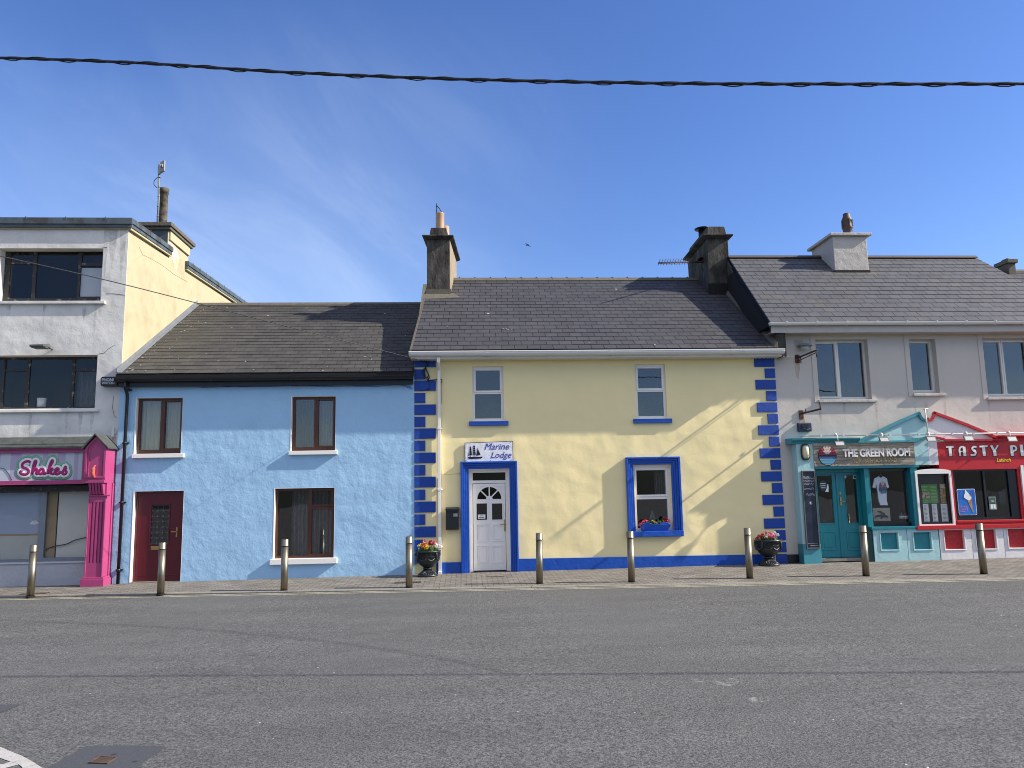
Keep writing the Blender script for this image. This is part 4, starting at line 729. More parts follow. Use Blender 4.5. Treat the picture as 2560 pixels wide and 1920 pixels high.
# galvanised lamp head
lx, lz = P('7', 1360, 1215, 17.9); b = MB(); t = thing('wall_lamp', 'small galvanised dome lamp on the grey wall above the upper bracket', 'lamp', (lx, 18, lz))
b.lathe(lx, 17.86, [(.17, lz-.0), (.17, lz+.02), (.12, lz+.05), (.05, lz+.07)], 16); b.box(lx-.03, lx+.03, 17.9, 18, lz+.01, lz+.06); b.build('lamp_hood', m_lead, t)
b = MB(); b.lathe(lx, 17.86, [(.04, lz-.10), (.09, lz-.07), (.1, lz-.001)], 14); b.build('lamp_glass', m_flood, t)
ax, az = P('8', 168, 280); t = thing('alarm_box', 'dark blue alarm box on the grey wall beside the teal cornice', 'alarm box', (ax, 18, az))
r_ = R('8', 110, 245, 226, 314, 17.93); b = MB(); b.box(r_[0], r_[1], 17.93, 18, r_[2], r_[3]); bo = b.build('housing', pl('navy_plastic', 20, 36, 66), t, bev=.02)
b = MB(); b.box(r_[0]+.1, r_[1]-.1, 17.918, 17.9295, r_[3]-.12, r_[3]-.03); b.build('light_window', m_black, t); b = MB(); b.tube([(r_[0]+.08, 17.926, r_[2]+.05), (r_[0]+.16, 17.926, r_[2]+.07), (r_[0]+.22, 17.926, r_[2]+.04), (r_[1]-.05, 17.926, r_[2]+.07)], .006, 5); b.build('emblem', m_lace, t)
# ---------------------------------------------------------------- teal shopfront
FY = 17.72
ts = thing('shopfront', 'teal and pale blue timber shopfront with double glazed doors and display window', 'shopfront', (P('8', 560, 1330)[0], 18, .03))
GN = -.02
xL0 = P('8', 122, 800, FY)[0]; xL1 = P('8', 243, 620, FY)[0]; zcap = R('8', 58, 370, 250, 412, 17.66)
b = MB(); b.box(xL0, xL1, FY, 18, P('8', 160, 1215, FY)[1], zcap[2]); b.build('pilaster', m_ltblue, ts, bev=.006)
b = MB(); b.box(xL0+.0, xL1+.02, FY-.015, 18, -.3, P('8', 160, 1215, FY)[1]-.001); b.build('pilaster_base', m_tealc, ts, bev=.006)
b = MB(); cx0 = P('8', 60, 380, 17.64)[0]; b.pxx([(18, zcap[2]), (17.70, zcap[2]), (17.69, zcap[2]+.04), (17.60, zcap[2]+.085), (17.59, zcap[3]), (18, zcap[3]+.01)], cx0, P('8', 250, 380, 17.6)[0]); b.build('cornice_cap', m_tealc, ts, bev=.004)
zf0 = P('8', 640, 588, FY)[1]; zf1 = P('8', 640, 404, FY)[1]; xj = P('8', 1148, 450, FY)[0]; xe = P('8', 1228, 500, FY)[0]; xt1 = P('8', 1040, 500, FY)[0]
cr = R('8', 250, 368, 645, 406, FY-.08)
b = MB(); b.pxx([(18, cr[2]-.02), (FY-.012, cr[2]-.02), (FY-.02, cr[2]+.03), (FY-.08, cr[3]-.03), (FY-.08, cr[3]), (18, cr[3]+.012)], xL1+.01, P('8', 610, 370, FY-.08)[0]); b.build('cornice', m_teal, ts, bev=.003)
b = MB(); b.box(xL1, xj, FY+.02, 18, zf0+.001, zf1+.12); b.box(xt1+.01, xj-.001, FY, FY+.019, zf0, zf1+.1); b.build('fascia', m_ltblue, ts)
b = MB(); b.box(xL1+.002, P('8', 1025, 600)[0], FY+.0, 18, P('8', 640, 608, FY)[1], zf0); b.build('lintel', m_teal, ts, bev=.004)
# pediment halves
def poly(k, pts, Y): return [P(k, x, y, Y) for x, y in pts]
def ribbon(mb, pts, w, y0, y1, mi=0):
    for i in range(len(pts)-1):
        (x0, z0), (x1, z1) = pts[i], pts[i+1]; l = math.hypot(x1-x0, z1-z0); nx, nz = -(z1-z0)/l*w/2, (x1-x0)/l*w/2; ex, ez = (x1-x0)/l*w*.15, (z1-z0)/l*w*.15
        mb.py([(x0-nx-ex, z0-nz-ez), (x1-nx+ex, z1-nz+ez), (x1+nx+ex, z1+nz+ez), (x0+nx-ex, z0+nz-ez)], y0-(i % 2)*.0011, y1, mi)
lp = poly('8', [(590, 402), (690, 345), (840, 272), (950, 222), (1075, 168), (1088, 195), (1105, 218), (1138, 232), (1148, 402)], FY+.03)
b = MB(); b.py(lp, FY+.03, FY+.16); b.build('pediment', m_ltblue, ts)
b = MB(); ribbon(b, poly('8', [(590, 400), (700, 340), (850, 268), (960, 218), (1076, 168)], FY), .07, FY-.03, FY+.03); ribbon(b, poly('8', [(1076, 168), (1084, 192), (1098, 214), (1118, 226), (1140, 230)], FY), .055, FY-.03, FY+.03)
ribbon(b, poly('8', [(590, 398), (780, 396), (1035, 392), (1080, 372), (1142, 360)], FY), .045, FY-.045, FY+.02); b.build('pediment_moulding', m_tealc, ts)
# doors
dY = 18.02; dz_ = P('8', 450, 1318, dY)[1]; zl = P('8', 640, 606, dY)[1]
sp = P('8', 452, 1100, dY)[0]; dl0 = P('8', 250, 800, dY)[0]-.1; dl1 = P('8', 640, 1100, dY)[0]
b = MB(); b.box(dl1+.006, dl1+.14, FY+.12, dY+.1, -.3, zl+.02); b.box(dl0, dl1+.01, dY-.04, dY+.1, zl-.10, zl+.02); b.build('door_frame', m_teal, ts, bev=.004)
for k, (g_, p_, xa, xb_) in enumerate((((258, 668, 405, 1045), (290, 1110, 425, 1262), dl0+.05, sp-.004), ((480, 665, 612, 1042), (497, 1110, 628, 1262), sp+.004, dl1))):
    rg_ = R('8', *g_, dY); rp = R('8', *p_, dY); rg_ = (max(rg_[0], xa+.06), min(rg_[1], xb_-.1), rg_[2], rg_[3]); b = MB(); plate(b, xa, xb_, dz_, zl-.105, [rg_], dY, dY+.045); b.frame(rg_[0]-.02, rg_[1]+.02, rg_[2]-.02, rg_[3]+.02, .02, dY-.012, dY+.001)
    b.frame(rp[0], rp[1], rp[2], rp[3], .028, dY-.012, dY+.001); b.box(rp[0]+.07, rp[1]-.07, dY-.008, dY+.001, rp[2]+.07, rp[3]-.07)
    if k == 0: b.box(xb_-.03, xb_+.02, dY-.02, dY, dz_, zl-.11)
    do = b.build('door', m_teal, ts, bev=.004); b = MB(); b.box(rg_[0], rg_[1], dY+.02, dY+.026, rg_[2], rg_[3]); b.build('pane', GL, do)
    if k == 1:
        h0 = R('8', 440, 838, 457, 905, dY); b = MB(); b.box(h0[0], h0[1], dY-.032, dY-.02, h0[2], h0[3]); b.tube([(h0[0]+.03, dY-.02, h0[3]-.1), (h0[0]+.03, dY-.07, h0[3]-.1), (h0[0]+.15, dY-.07, h0[3]-.1)], .01, 6); b.box(h0[0]+.0, h0[1], dY-.03, dY-.02, h0[3]+.06, h0[3]+.12); b.build('handle', m_gold, do)
        s1 = R('8', 460, 666, 495, 688, dY); cxs, czs = (s1[0]+s1[1])/2, (s1[2]+s1[3])/2; b = MB(); b.py([(cxs+.07*math.cos(a*math.pi/8), czs+.04*math.sin(a*math.pi/8)) for a in range(16)], dY+.014, dY+.018); s2 = R('8', 552, 663, 580, 692, dY); b.box(s2[0], s2[1], dY+.014, dY+.018, s2[2], s2[3]); b.build('sticker', m_paper, do)
        b = MB(); cq, cw = (s2[0]+s2[1])/2, (s2[2]+s2[3])/2; b.py([(cq+.03*math.cos(a*math.pi/6), cw+.03*math.sin(a*math.pi/6)) for a in range(12)], dY+.010, dY+.0135); text_into(b, 'OPEN', (cxs-.045, cxs+.045, czs-.012, czs+.012), dY+.0135, .002); b.build('sticker_print', m_black, do)
    else:
        s1 = P('8', 315, 740, dY); b = MB(); b.py([(s1[0]+.10*math.cos(a*math.pi/9), s1[1]-.02+.13*math.sin(a*math.pi/9)) for a in range(18)], dY+.012, dY+.017); pq = P('8', 315, 675, dY)
        b.tube([(s1[0]-.09, dY+.014, s1[1]+.04), (pq[0], dY+.014, pq[1]), (s1[0]+.09, dY+.014, s1[1]+.04)], .004, 5); b.build('door_plaque', pl('slate_plaque', 44, 58, 62), do)
        b = MB()
        for j, ww in enumerate((.075, .07, .06)): b.box(s1[0]-ww, s1[0]+ww*.8, dY+.0095, dY+.0115, s1[1]+.022-j*.05, s1[1]+.036-j*.05)
        f = poly('8', [(330, 797), (357, 797), (356, 748), (350, 738), (362, 742), (348, 735), (345, 745), (343, 765)], dY); b.py(f, dY+.008, dY+.012); b.build('door_stickers', m_paper, do)
b = MB(); b.box(dl0+.05, dl1+.01, FY+.1, dY+.02, dz_-.07, dz_-.012); b.build('threshold', m_kerb, ts)
# display window
xj2 = P('8', 1095, 1050, FY)[0]-.14
wo_ = R('8', 655, 602, 1040, 1066, 17.90); wg = R('8', 676, 632, 1000, 1038, 17.93); wg = (wg[0]+.01, wg[1]+.06, wg[2], wg[3])
xw0 = P('8', 652, 800, 17.88)[0]+.04; xw1 = P('8', 1010, 700, 17.88)[0]+.09
window(ts, (xw0, xw1, wo_[2], wo_[3]), 17.88, [(xw0+.10, xw1-.11, wg[2], wg[3])], m_blackf, dep=.08, name='display_window', gl=GLD)
b = MB(); b.box(xw0-.10, xw0, FY+.05, 17.98, wo_[2], zl+.02); b.box(xw1, xj2-.001, FY+.02, 17.98, wo_[2], zl+.02); b.build('window_post', m_teal, ts, bev=.003)
b = MB(); sl_ = R('8', 720, 1070, 1062, 1090, FY-.04); xs0 = P('8', 695, 1200, FY)[0]; xs1 = P('8', 1235, 1300, FY)[0]
b.box(xs0+.02, xj2-.001, FY-.04, 18, sl_[2], wo_[2]); b.build('window_ledge', m_teal, ts, bev=.005)
b = MB(); b.box(xs0-.07, xs0+.05, FY+.02, 18.1, -.3, sl_[2]); b.build('post_base', pl('dark_green_paint', 16, 62, 60), ts)
def riser(parent, x0, x1, z1, ins, m, mp_, y=FY):
    b = MB(); plate(b, x0+.006, x1-.006, -.3, z1, [ins], y, y+.12); r = .0; b.frame(ins[0]-.03, ins[1]+.03, ins[2]-.03, ins[3]+.03, .03, y-.014, y+.001); o = b.build('stall_riser', m, parent, bev=.012)
    b = MB(); b.box(ins[0]-.01, ins[1]+.01, y+.05, y+.07, ins[2]-.01, ins[3]+.01); b.build('inset_panel', mp_, o)
    b = MB(); b.box(x0-.004, x0+.006, y+.03, y+.1, -.3, z1-.01); b.build('joint', m_under, o)
xm = P('8', 985, 1200, FY)[0]; xs2 = P('8', 1243, 1250, FY)[0]
riser(ts, xs0+.06, xm, sl_[2]-.001, R('8', 768, 1124, 915, 1256, FY), m_ltblue, m_teal); riser(ts, xm, xs2, sl_[2]-.001, R('8', 1030, 1120, 1178, 1254, FY), m_ltblue, m_teal)
# shop sign board: weathered planks
sg = thing('shop_sign', 'weathered timber plank sign reading THE GREEN ROOM with round sunset emblem', 'sign', (P('8', 640, 500, FY)[0], FY, zf0))
b = MB(); n = 8; sx0, sx1 = xL1+.0, xt1
for i in range(n):
    z0 = zf0+(zf1-zf0)*i/n; x = sx0; q = random.Random(i); cuts = sorted([sx0, sx1]+[sx0+(sx1-sx0)*q.uniform(.15, .85) for _ in range(2)])
    for a_, c_ in zip(cuts, cuts[1:]): b.box(a_+.002, c_-.002, FY-.014-q.uniform(0, .004), FY+.019, z0+.0025, z0+(zf1-zf0)/n-.0025)
b.build('planks', m_timber, sg)
text_obj('THE GREEN ROOM', R('8', 462, 455, 1000, 512, FY-.02)[:4], FY-.03, .03, m_wpaint, 'lettering', sg, offset=.035)
m_gilt = mat('faded_gilt', srgb(216, 186, 118), .6, col2=srgb(140, 126, 100), cscale=20, cmin=.5, cmax=.6)
text_obj('SURF SCHOOL & SHOP', R('8', 552, 533, 922, 560, FY-.02)[:4], FY-.019, .006, m_gilt, 'small_lettering', sg, offset=.012)
ec = P('8', 347, 508, FY-.03); er = .235*.93
def half(a0, a1, n=14, r=er): return [(ec[0]+r*math.cos(a0+(a1-a0)*i/n), ec[1]+r*1.06*math.sin(a0+(a1-a0)*i/n)) for i in range(n+1)]
rt_ = (P('8', 418, 508, FY)[0]-P('8', 277, 508, FY)[0])/2; er = rt_
b = MB(); b.py(half(0, 2*math.pi, 32, er+.008)[:-1], FY-.026, FY-.018); em = b.build('emblem', m_black, sg)
b = MB(); c_ = (ec[0], ec[1]+.01)
for i in range(9):
    a0 = math.pi*i/9+.03; a1 = math.pi*(i+1)/9-.03
    for (r0_, r1_, mi) in ((.12, .62, 0), (.64, 1.0, 0 if i in (3, 4, 5) else 1)):
        pp = [(c_[0]+er*r_*math.cos(a), c_[1]+er*1.04*r_*math.sin(a)) for r_, a in ((r0_, a0), (r1_, a0), (r1_, (a0+a1)/2), (r1_, a1), (r0_, a1))]
        b.py(pp, FY-.034, FY-.027, 1 if (i < 2 or i > 6) else mi)
b.build('emblem_sun_rays', [pl('emblem_cream', 214, 196, 186), pl('emblem_crimson', 150, 44, 66)], em)
b = MB()
for i in range(6):
    za = ec[1]-er*1.04*(i*.163+.012); zb = ec[1]-er*1.04*min(.985, (i+1)*.163-.012); xa = er*math.sqrt(max(.02, 1-(i*.163)**2))*.98; xb_ = er*math.sqrt(max(.02, 1-min(.985, (i+1)*.163)**2))*.98
    b.py([(ec[0]-xb_, zb), (ec[0]+xb_, zb), (ec[0]+xa, za), (ec[0]-xa, za)], FY-.034, FY-.027, min(i, 3) if i < 4 else (2 if i == 4 else 3))
b.build('emblem_waves', [pl('emblem_navy', 46, 62, 92), pl('emblem_blue', 56, 100, 150), pl('emblem_sky', 92, 146, 190), pl('emblem_aqua', 84, 160, 168)], em)
# bulkhead lamp and chalkboard on the pilaster
lx, lz = P('8', 175, 478, FY-.06); t = thing('bulkhead_lamp', 'oval cream bulkhead lamp on the pale blue pilaster', 'lamp', (lx, FY, lz))
def oval(cx, cz, rx, rz, n=20, p=.65): return [(cx+rx*math.copysign(abs(math.cos(2*math.pi*i/n))**p, math.cos(2*math.pi*i/n)), cz+rz*math.copysign(abs(math.sin(2*math.pi*i/n))**p, math.sin(2*math.pi*i/n))) for i in range(n)]
b = MB(); b.py(oval(lx, lz, .105, .19), FY-.05, FY); b.build('lamp_base', m_black, t, bev=.005)
b = MB(); a1 = oval(lx, lz, .085, .165); a2 = oval(lx, lz, .05, .12); b.prism([(x, FY-.0505, z) for x, z in a1], [(x, FY-.11, z) for x, z in a2], 0, True); b.build('lamp_glass', pl('aged_cream_lens', 214, 204, 170, .3), t)
cbx = R('8', 128, 628, 285, 1248, FY-.03); xc0 = P('8', 133, 640, FY-.03)[0]; xc1 = P('8', 285, 1240, FY-.03)[0]
t = thing('chalkboard', 'tall narrow chalkboard with faint white writing, on the shop pilaster by the teal doors', 'chalkboard', ((xc0+xc1)/2, FY, cbx[2]))
xc0 = P('8', 180, 1248, FY-.03)[0]; xc1 = P('8', 287, 1240, FY-.03)[0]
b = MB(); b.frame(xc0, xc1, cbx[2], cbx[3], .022, FY-.05, FY-.005); b.build('board_frame', pl('grey_wood_trim', 96, 92, 88), t, bev=.003)
b = MB(); b.box(xc0+.02, xc1-.02, FY-.03, FY-.008, cbx[2]+.02, cbx[3]-.02); b.build('slate_board', mat('chalk_slate', srgb(22, 28, 46), .35, col2=srgb(52, 58, 74), cscale=3, cmin=.45, cmax=.7), t)
b = MB()
cw_ = xc1-xc0
H_ = cbx[3]-cbx[2]
for a_, c_, zt_, hh_, nn in ((.12, .55, .085, .012, 8), (.12, .9, .10, .010, 12), (.12, .88, .135, .011, 12), (.14, .50, .175, .012, 6), (.56, .90, .172, .009, 5), (.24, .88, .31, .02, 11), (.3, .9, .962, .004, 16)):
    b.tube(smooth_path([(xc0+cw_*(a_+(c_-a_)*j/nn), FY-.032, cbx[3]-H_*(zt_+(hh_ if j % 2 else -hh_)*(1, .6, 1.2)[j % 3])) for j in range(nn+1)], 3), .0032, 5, flat=.5)
H_ = cbx[3]-cbx[2]; wv = [(xc0+cw_*(.12+.76*i/16), FY-.032, cbx[3]-H_*(.235+.012*math.sin(i*.8)*(1 if i % 3 else -1))) for i in range(17)]; b.tube(smooth_path(wv, 3), .004, 5)
for q in range(4): a = q*math.pi/4; b.tube([(xc0+cw_*.5-.045*math.cos(a), FY-.032, cbx[3]-H_*.42-.045*math.sin(a)), (xc0+cw_*.5+.045*math.cos(a), FY-.032, cbx[3]-H_*.42+.045*math.sin(a))], .003, 5)
b.box(xc0+.04, xc1-.04, FY-.032, FY-.0305, cbx[2]+.12, cbx[2]+.124); b.build('chalk_writing', mat('chalk', srgb(196, 200, 206), .9), t)
# goods seen in the window: t-shirt on a hanger, picture, jars
yT = 17.99
tsx = thing('t_shirt', 'white t-shirt with round sunset print hanging in the shop window', 't-shirt', P('8', 772, 905, yT)[0:1]+(yT,)+P('8', 772, 905, yT)[1:])
out = poly('8', [(757, 672), (772, 686), (790, 672), (820, 688), (838, 760), (815, 772), (811, 740), (818, 800), (820, 860), (829, 903), (770, 903), (756, 866), (748, 800), (738, 735), (728, 768), (706, 760), (722, 690)], yT)
b = MB(); b.py(out, yT, yT+.03); b.build('shirt_body', mat('white_cotton', srgb(226, 232, 244), .9, bumps=((9, .03, 2),)), tsx, bev=.008)
b = MB(); hk_ = P('8', 772, 650, yT); b.tube([P('8', 745, 676, yT)[0:1]+(yT+.015,)+P('8', 745, 676, yT)[1:], (hk_[0], yT+.015, P('8', 772, 662, yT)[1]), P('8', 800, 676, yT)[0:1]+(yT+.015,)+P('8', 800, 676, yT)[1:]], .008, 6); b.tube([(hk_[0], yT+.015, P('8', 772, 662, yT)[1]), (hk_[0], yT+.015, hk_[1]+.03), (hk_[0]+.03, yT+.015, hk_[1]+.05)], .005, 6); b.build('hanger', m_lace, tsx)
pc = P('8', 787, 760, yT); pr_ = .105
b = MB()
for i in range(7): a0 = math.pi*i/7+.04; a1 = math.pi*(i+1)/7-.04; b.py([(pc[0]+pr_*.12*math.cos(a0), pc[1]+.01+pr_*.12*math.sin(a0)), (pc[0]+pr_*.85*math.cos(a0), pc[1]+.01+pr_*1.35*math.sin(a0)), (pc[0]+pr_*.85*math.cos(a1), pc[1]+.01+pr_*1.35*math.sin(a1)), (pc[0]+pr_*.12*math.cos(a1), pc[1]+.01+pr_*.12*math.sin(a1))], yT-.012, yT-.0085, 0 if 2 <= i <= 4 else 1)
for i in range(5): w_ = pr_*math.sqrt(1-(i/5.3)**2); b.box(pc[0]-w_, pc[0]+w_, yT-.012, yT-.0085, pc[1]-.03*i-.022, pc[1]-.03*i, 2+(i > 2))
b.build('shirt_print', [MT['emblem_cream'], pl('print_mauve', 150, 96, 110), MT['emblem_navy'], MT['emblem_blue']], tsx)
pr1 = R('8', 706, 926, 852, 1028, 18.03); t = thing('framed_picture', 'tan framed picture of a dark flying fish shape leaning in the shop window', 'picture', ((pr1[0]+pr1[1])/2, 18.03, pr1[2]))
b = MB(); b.box(pr1[0], pr1[1], 18.03, 18.05, pr1[2], pr1[3]); b.build('picture_board', pl('tan_card', 168, 158, 140), t, bev=.004)
b = MB(); b.py(poly('8', [(722, 990), (735, 985), (752, 978), (780, 976), (812, 980), (834, 992), (812, 1000), (780, 1000), (755, 996), (738, 998), (724, 1010), (730, 998)], 18.03), 18.022, 18.0295); b.py(poly('8', [(740, 950), (770, 948), (800, 966), (806, 980), (786, 976), (765, 966)], 18.03), 18.018, 18.0215); b.py(poly('8', [(770, 1000), (790, 1000), (778, 1012), (766, 1008)], 18.03), 18.020, 18.0225); b.py(poly('8', [(815, 998), (832, 996), (826, 1006)], 18.03), 18.020, 18.0225); b.build('picture_motif', pl('ink_navy', 40, 44, 60), t)
for k, (x, y) in enumerate(((938, 1000), (972, 1000))):
    jx, jz = P('8', x, y, 18.15); b = MB(); t = thing('jar', ('left dark jar with white label on the shop window shelf', 'right dark jar with white label on the shop window shelf')[k], 'jar', (jx, 18.15, jz-.06), 'labelled jars in the shop window')
    b.lathe(jx, 18.15, [(.05, jz-.06), (.055, jz-.05), (.055, jz+.08), (.04, jz+.10), (.04, jz+.12)], 14); b.build('jar_body', pl('dark_jar', 44, 48, 58, .25), t); b = MB(); b.lathe(jx, 18.15, [(.0565, jz-.03), (.0565, jz+.04)], 14); b.build('jar_label', m_paper, t)
niche(ts, (xw0+.05, xw1-.02, wo_[2]+.02, wo_[3]-.02), 17.97, 1.6, m_darkw, grow=.02)
niche(ts, (dl0+.05, dl1, dz_, zl), 18.33, 1.5, m_dark, grow=.02)
# ---------------------------------------------------------------- red shopfront
rs = thing('shopfront', 'bright red and white takeaway shopfront with red sign fascia and black window', 'shopfront', (P('8', 1500, 1330)[0], 18, .05))
XE = XR-.3
zrf0 = P('8', 1500, 592, FY)[1]; zrf1 = P('8', 1500, 402, FY)[1]; zrt = P('8', 1850, 345, FY)[1]
b = MB(); b.box(xj+.001, xe, FY, 18, P('8', 1190, 582, FY)[1], zf1+.10); b.build('white_block', m_shopw, rs, bev=.004)
b = MB(); b.box(xe+.001, XE, FY, 18, zrf0-.08, zrf1+.02); b.pxx([(18, zrf1+.021), (FY-.02, zrf1+.021), (FY-.03, zrf1+.08), (FY-.10, zrt-.03), (FY-.10, zrt), (18, zrt+.01)], P('8', 1700, 360, FY)[0], XE); b.build('fascia', m_redp, rs, bev=.004)
rp_ = poly('8', [(1148, 402), (1150, 240), (1170, 228), (1185, 205), (1198, 166), (1330, 216), (1500, 280), (1610, 328), (1722, 380), (1722, 402)], FY+.03)
b = MB(); b.py(rp_, FY+.03, FY+.16); b.build('pediment', m_shopw, rs)
b = MB(); ribbon(b, poly('8', [(1196, 165), (1330, 214), (1460, 262), (1610, 325), (1722, 380)], FY), .06, FY-.03, FY+.03); ribbon(b, poly('8', [(1196, 165), (1194, 188), (1184, 210), (1168, 226), (1150, 224), (1142, 210)], FY), .055, FY-.03, FY+.03)
ribbon(b, poly('8', [(1205, 362), (1245, 370), (1290, 384), (1450, 384), (1722, 382)], FY), .045, FY-.045, FY+.02); b.build('pediment_moulding', m_redp, rs)
wm = R('8', 1060, 612, 1358, 1062, FY+.04)
zmt = P('8', 1200, 1068, FY)[1]; zled = R('8', 1380, 1020, 1900, 1085, FY)
# red surround plate with menu and window openings
mo = R('8', 1072, 650, 1350, 1052, FY); mo = (P('8', 1095, 1050, FY)[0], P('8', 1352, 1050, FY)[0], mo[2], mo[3])
bw = R('8', 1352, 604, 1900, 1020, FY); bw = (P('8', 1375, 900, FY)[0], P('8', 1912, 1010, FY)[0]-.02, bw[2], bw[3])
b = MB(); plate(b, xj2, XE, P('8', 1300, 1083, FY)[1], zrf0-.081, [mo, bw], FY+.03, 18, back=False); b.build('surround', m_redp, rs)
arc_t = P('8', 1200, 612, FY)[1]; x0m, x1m = mo[0]-.02, mo[1]+.02
b = MB(); b.box(x0m-.03, x0m+.022, FY-.01, FY+.029, mo[2]-.04, mo[3]+.05); b.box(x1m-.022, x1m+.03, FY-.01, FY+.029, mo[2]-.04, mo[3]+.05); b.box(x0m+.022, x1m-.022, FY-.01, FY+.029, mo[2]-.04, mo[2]+.004)
n = 12; b.py([(x0m-.03+(x1m-x0m+.06)*i/n, mo[3]+.0501+(arc_t-mo[3]-.05)*math.sin(math.pi*(.0+i/n))**.6) for i in range(n+1)], FY-.01, FY+.029); b.box(x0m+.0225, x1m-.0225, FY-.0095, FY+.0288, mo[3]-.012, mo[3]+.0500); b.build('menu_case_frame', m_wpaint, rs)
window(rs, mo, FY+.05, [(mo[0]+.05, mo[1]-.05, mo[2]+.05, mo[3]-.03)], m_blackf, dep=.05, name='menu_case', gl=GLD)
b = MB(); b.box(mo[0]+.04, mo[1]-.04, FY+.13, FY+.14, mo[2]+.03, mo[3]-.01); b.build('menu_backing', m_black, rs)
mc = thing('menu_poster', 'green menu poster with food photo in the white framed case', 'poster', (P('8', 1165, 890, FY+.1)[0], FY+.12, P('8', 1165, 890, FY+.1)[1]))
g1 = R('8', 1096, 738, 1234, 884, FY+.11); b = MB(); b.box(g1[0], g1[1], FY+.115, FY+.12, g1[2], g1[3]); b.build('poster_sheet', pl('menu_green', 78, 138, 62), mc)
b = MB()
gm = (g1[0]+g1[1])/2
for c2 in range(2):
    for i in range(12): b.box(gm-.20+.0+c2*.22 if c2 == 0 else gm+.02, (gm-.06) if c2 == 0 else gm+.16, FY+.112, FY+.1145, g1[3]-.05-i*.034, g1[3]-.04-i*.034) if (c2 or i < 4 or i > 9) else None
b.build('poster_print', pl('menu_pale', 150, 190, 130), mc)
b = MB(); q = R('8', 1098, 802, 1164, 846, FY+.11); b.box(q[0], q[1], FY+.112, FY+.1145, q[2], q[3]); b.build('food_photo', mat('food_photo', srgb(120, 80, 60), .7, col2=srgb(200, 190, 170), cscale=14, cmin=.45, cmax=.6), mc)
mc2 = thing('menu_poster', 'brown pizza poster with white heading at the top right of the menu case', 'poster', (P('8', 1270, 880, FY+.1)[0], FY+.12, P('8', 1270, 880, FY+.1)[1]))
g2 = R('8', 1240, 732, 1310, 884, FY+.11); b = MB(); b.box(g2[0], g2[1], FY+.115, FY+.12, g2[2], g2[3]); b.build('poster_sheet', mat('pizza_print', srgb(110, 70, 44), .7, col2=srgb(188, 160, 96), cscale=16, cmin=.42, cmax=.6), mc2)
b = MB(); text_into(b, 'TASTY', (g2[0]+.02, g2[1]-.03, g2[3]-.055, g2[3]-.015), FY+.1148, .002, offset=.02); text_into(b, 'PIZZA', (g2[0]+.02, g2[1]-.03, g2[3]-.105, g2[3]-.065), FY+.1148, .002, offset=.02); b.build('poster_lettering', m_paper, mc2)
for k, (x0, x1, lab) in enumerate(((1106, 1162, 'left of the three white price lists at the bottom of the menu case'), (1176, 1230, 'middle of the three white price lists at the bottom of the menu case'), (1246, 1312, 'right of the three white price lists, curled, at the bottom of the menu case'))):
    q = R('8', x0, 892, x1, 1034, FY+.11); b = MB(); b.box(q[0], q[1], FY+.105-(k == 2)*.01, FY+.108-(k == 2)*.01, q[2], q[3]); t = thing('price_list', lab, 'paper menu', (q[0], FY+.11, q[2]), 'price lists in the menu case'); b.build('sheet', m_paper, t)
    b = MB()
    for i in range(13): b.box(q[0]+.02, q[1]-.04-((i*7) % 3)*.015, FY+.101-(k == 2)*.01, FY+.1045-(k == 2)*.01, q[3]-.05-i*.03, q[3]-.043-i*.03)
    b.build('printed_lines', m_lace, t)
xm_ = P('8', 1600, 800, FY+.08)[0]
wp = [(bw[0]+.06, xm_-.02, bw[2]+.08, bw[3]-.09), (xm_+.03, bw[1]-.22, bw[2]+.08, bw[3]-.09)]
window(rs, bw, FY+.06, wp, m_blackf, dep=.06, name='service_window', gl=GLD)
niche(rs, bw, FY+.14, 1.4, m_darkw, grow=.0)
b = MB(); b.box(xj2+.001, XE, FY-.06, FY+.04, P('8', 1300, 1083, FY)[1]-.03, P('8', 1300, 1062, FY)[1]); b.box(bw[0]-.02, XE, FY-.02, FY+.029, P('8', 1500, 1040, FY)[1], P('8', 1500, 1022, FY)[1]); b.build('window_ledge', m_redp, rs, bev=.005)
edges = [1243, 1500, 1757, 2016, 2276, 2536]; ins = [(1275, 1103, 1443, 1252), (1528, 1098, 1697, 1248), (1781, 1092, 1950, 1240), (2040, 1090, 2205, 1238), (2296, 1088, 2460, 1236)]
for i in range(5): riser(rs, P('8', edges[i], 1200, FY)[0], P('8', edges[i+1], 1200, FY)[0], P('8', 1300, 1090, FY)[1], R('8', *ins[i], FY), m_shopw, m_redrough)
b = MB(); q0 = P('8', 1880, 700, FY)[0]+.05; b.box(q0, q0+.07, FY-.012, FY+.029, bw[2]+.05, bw[3]+.03); b.build('side_panel_frame', m_wpaint, rs)
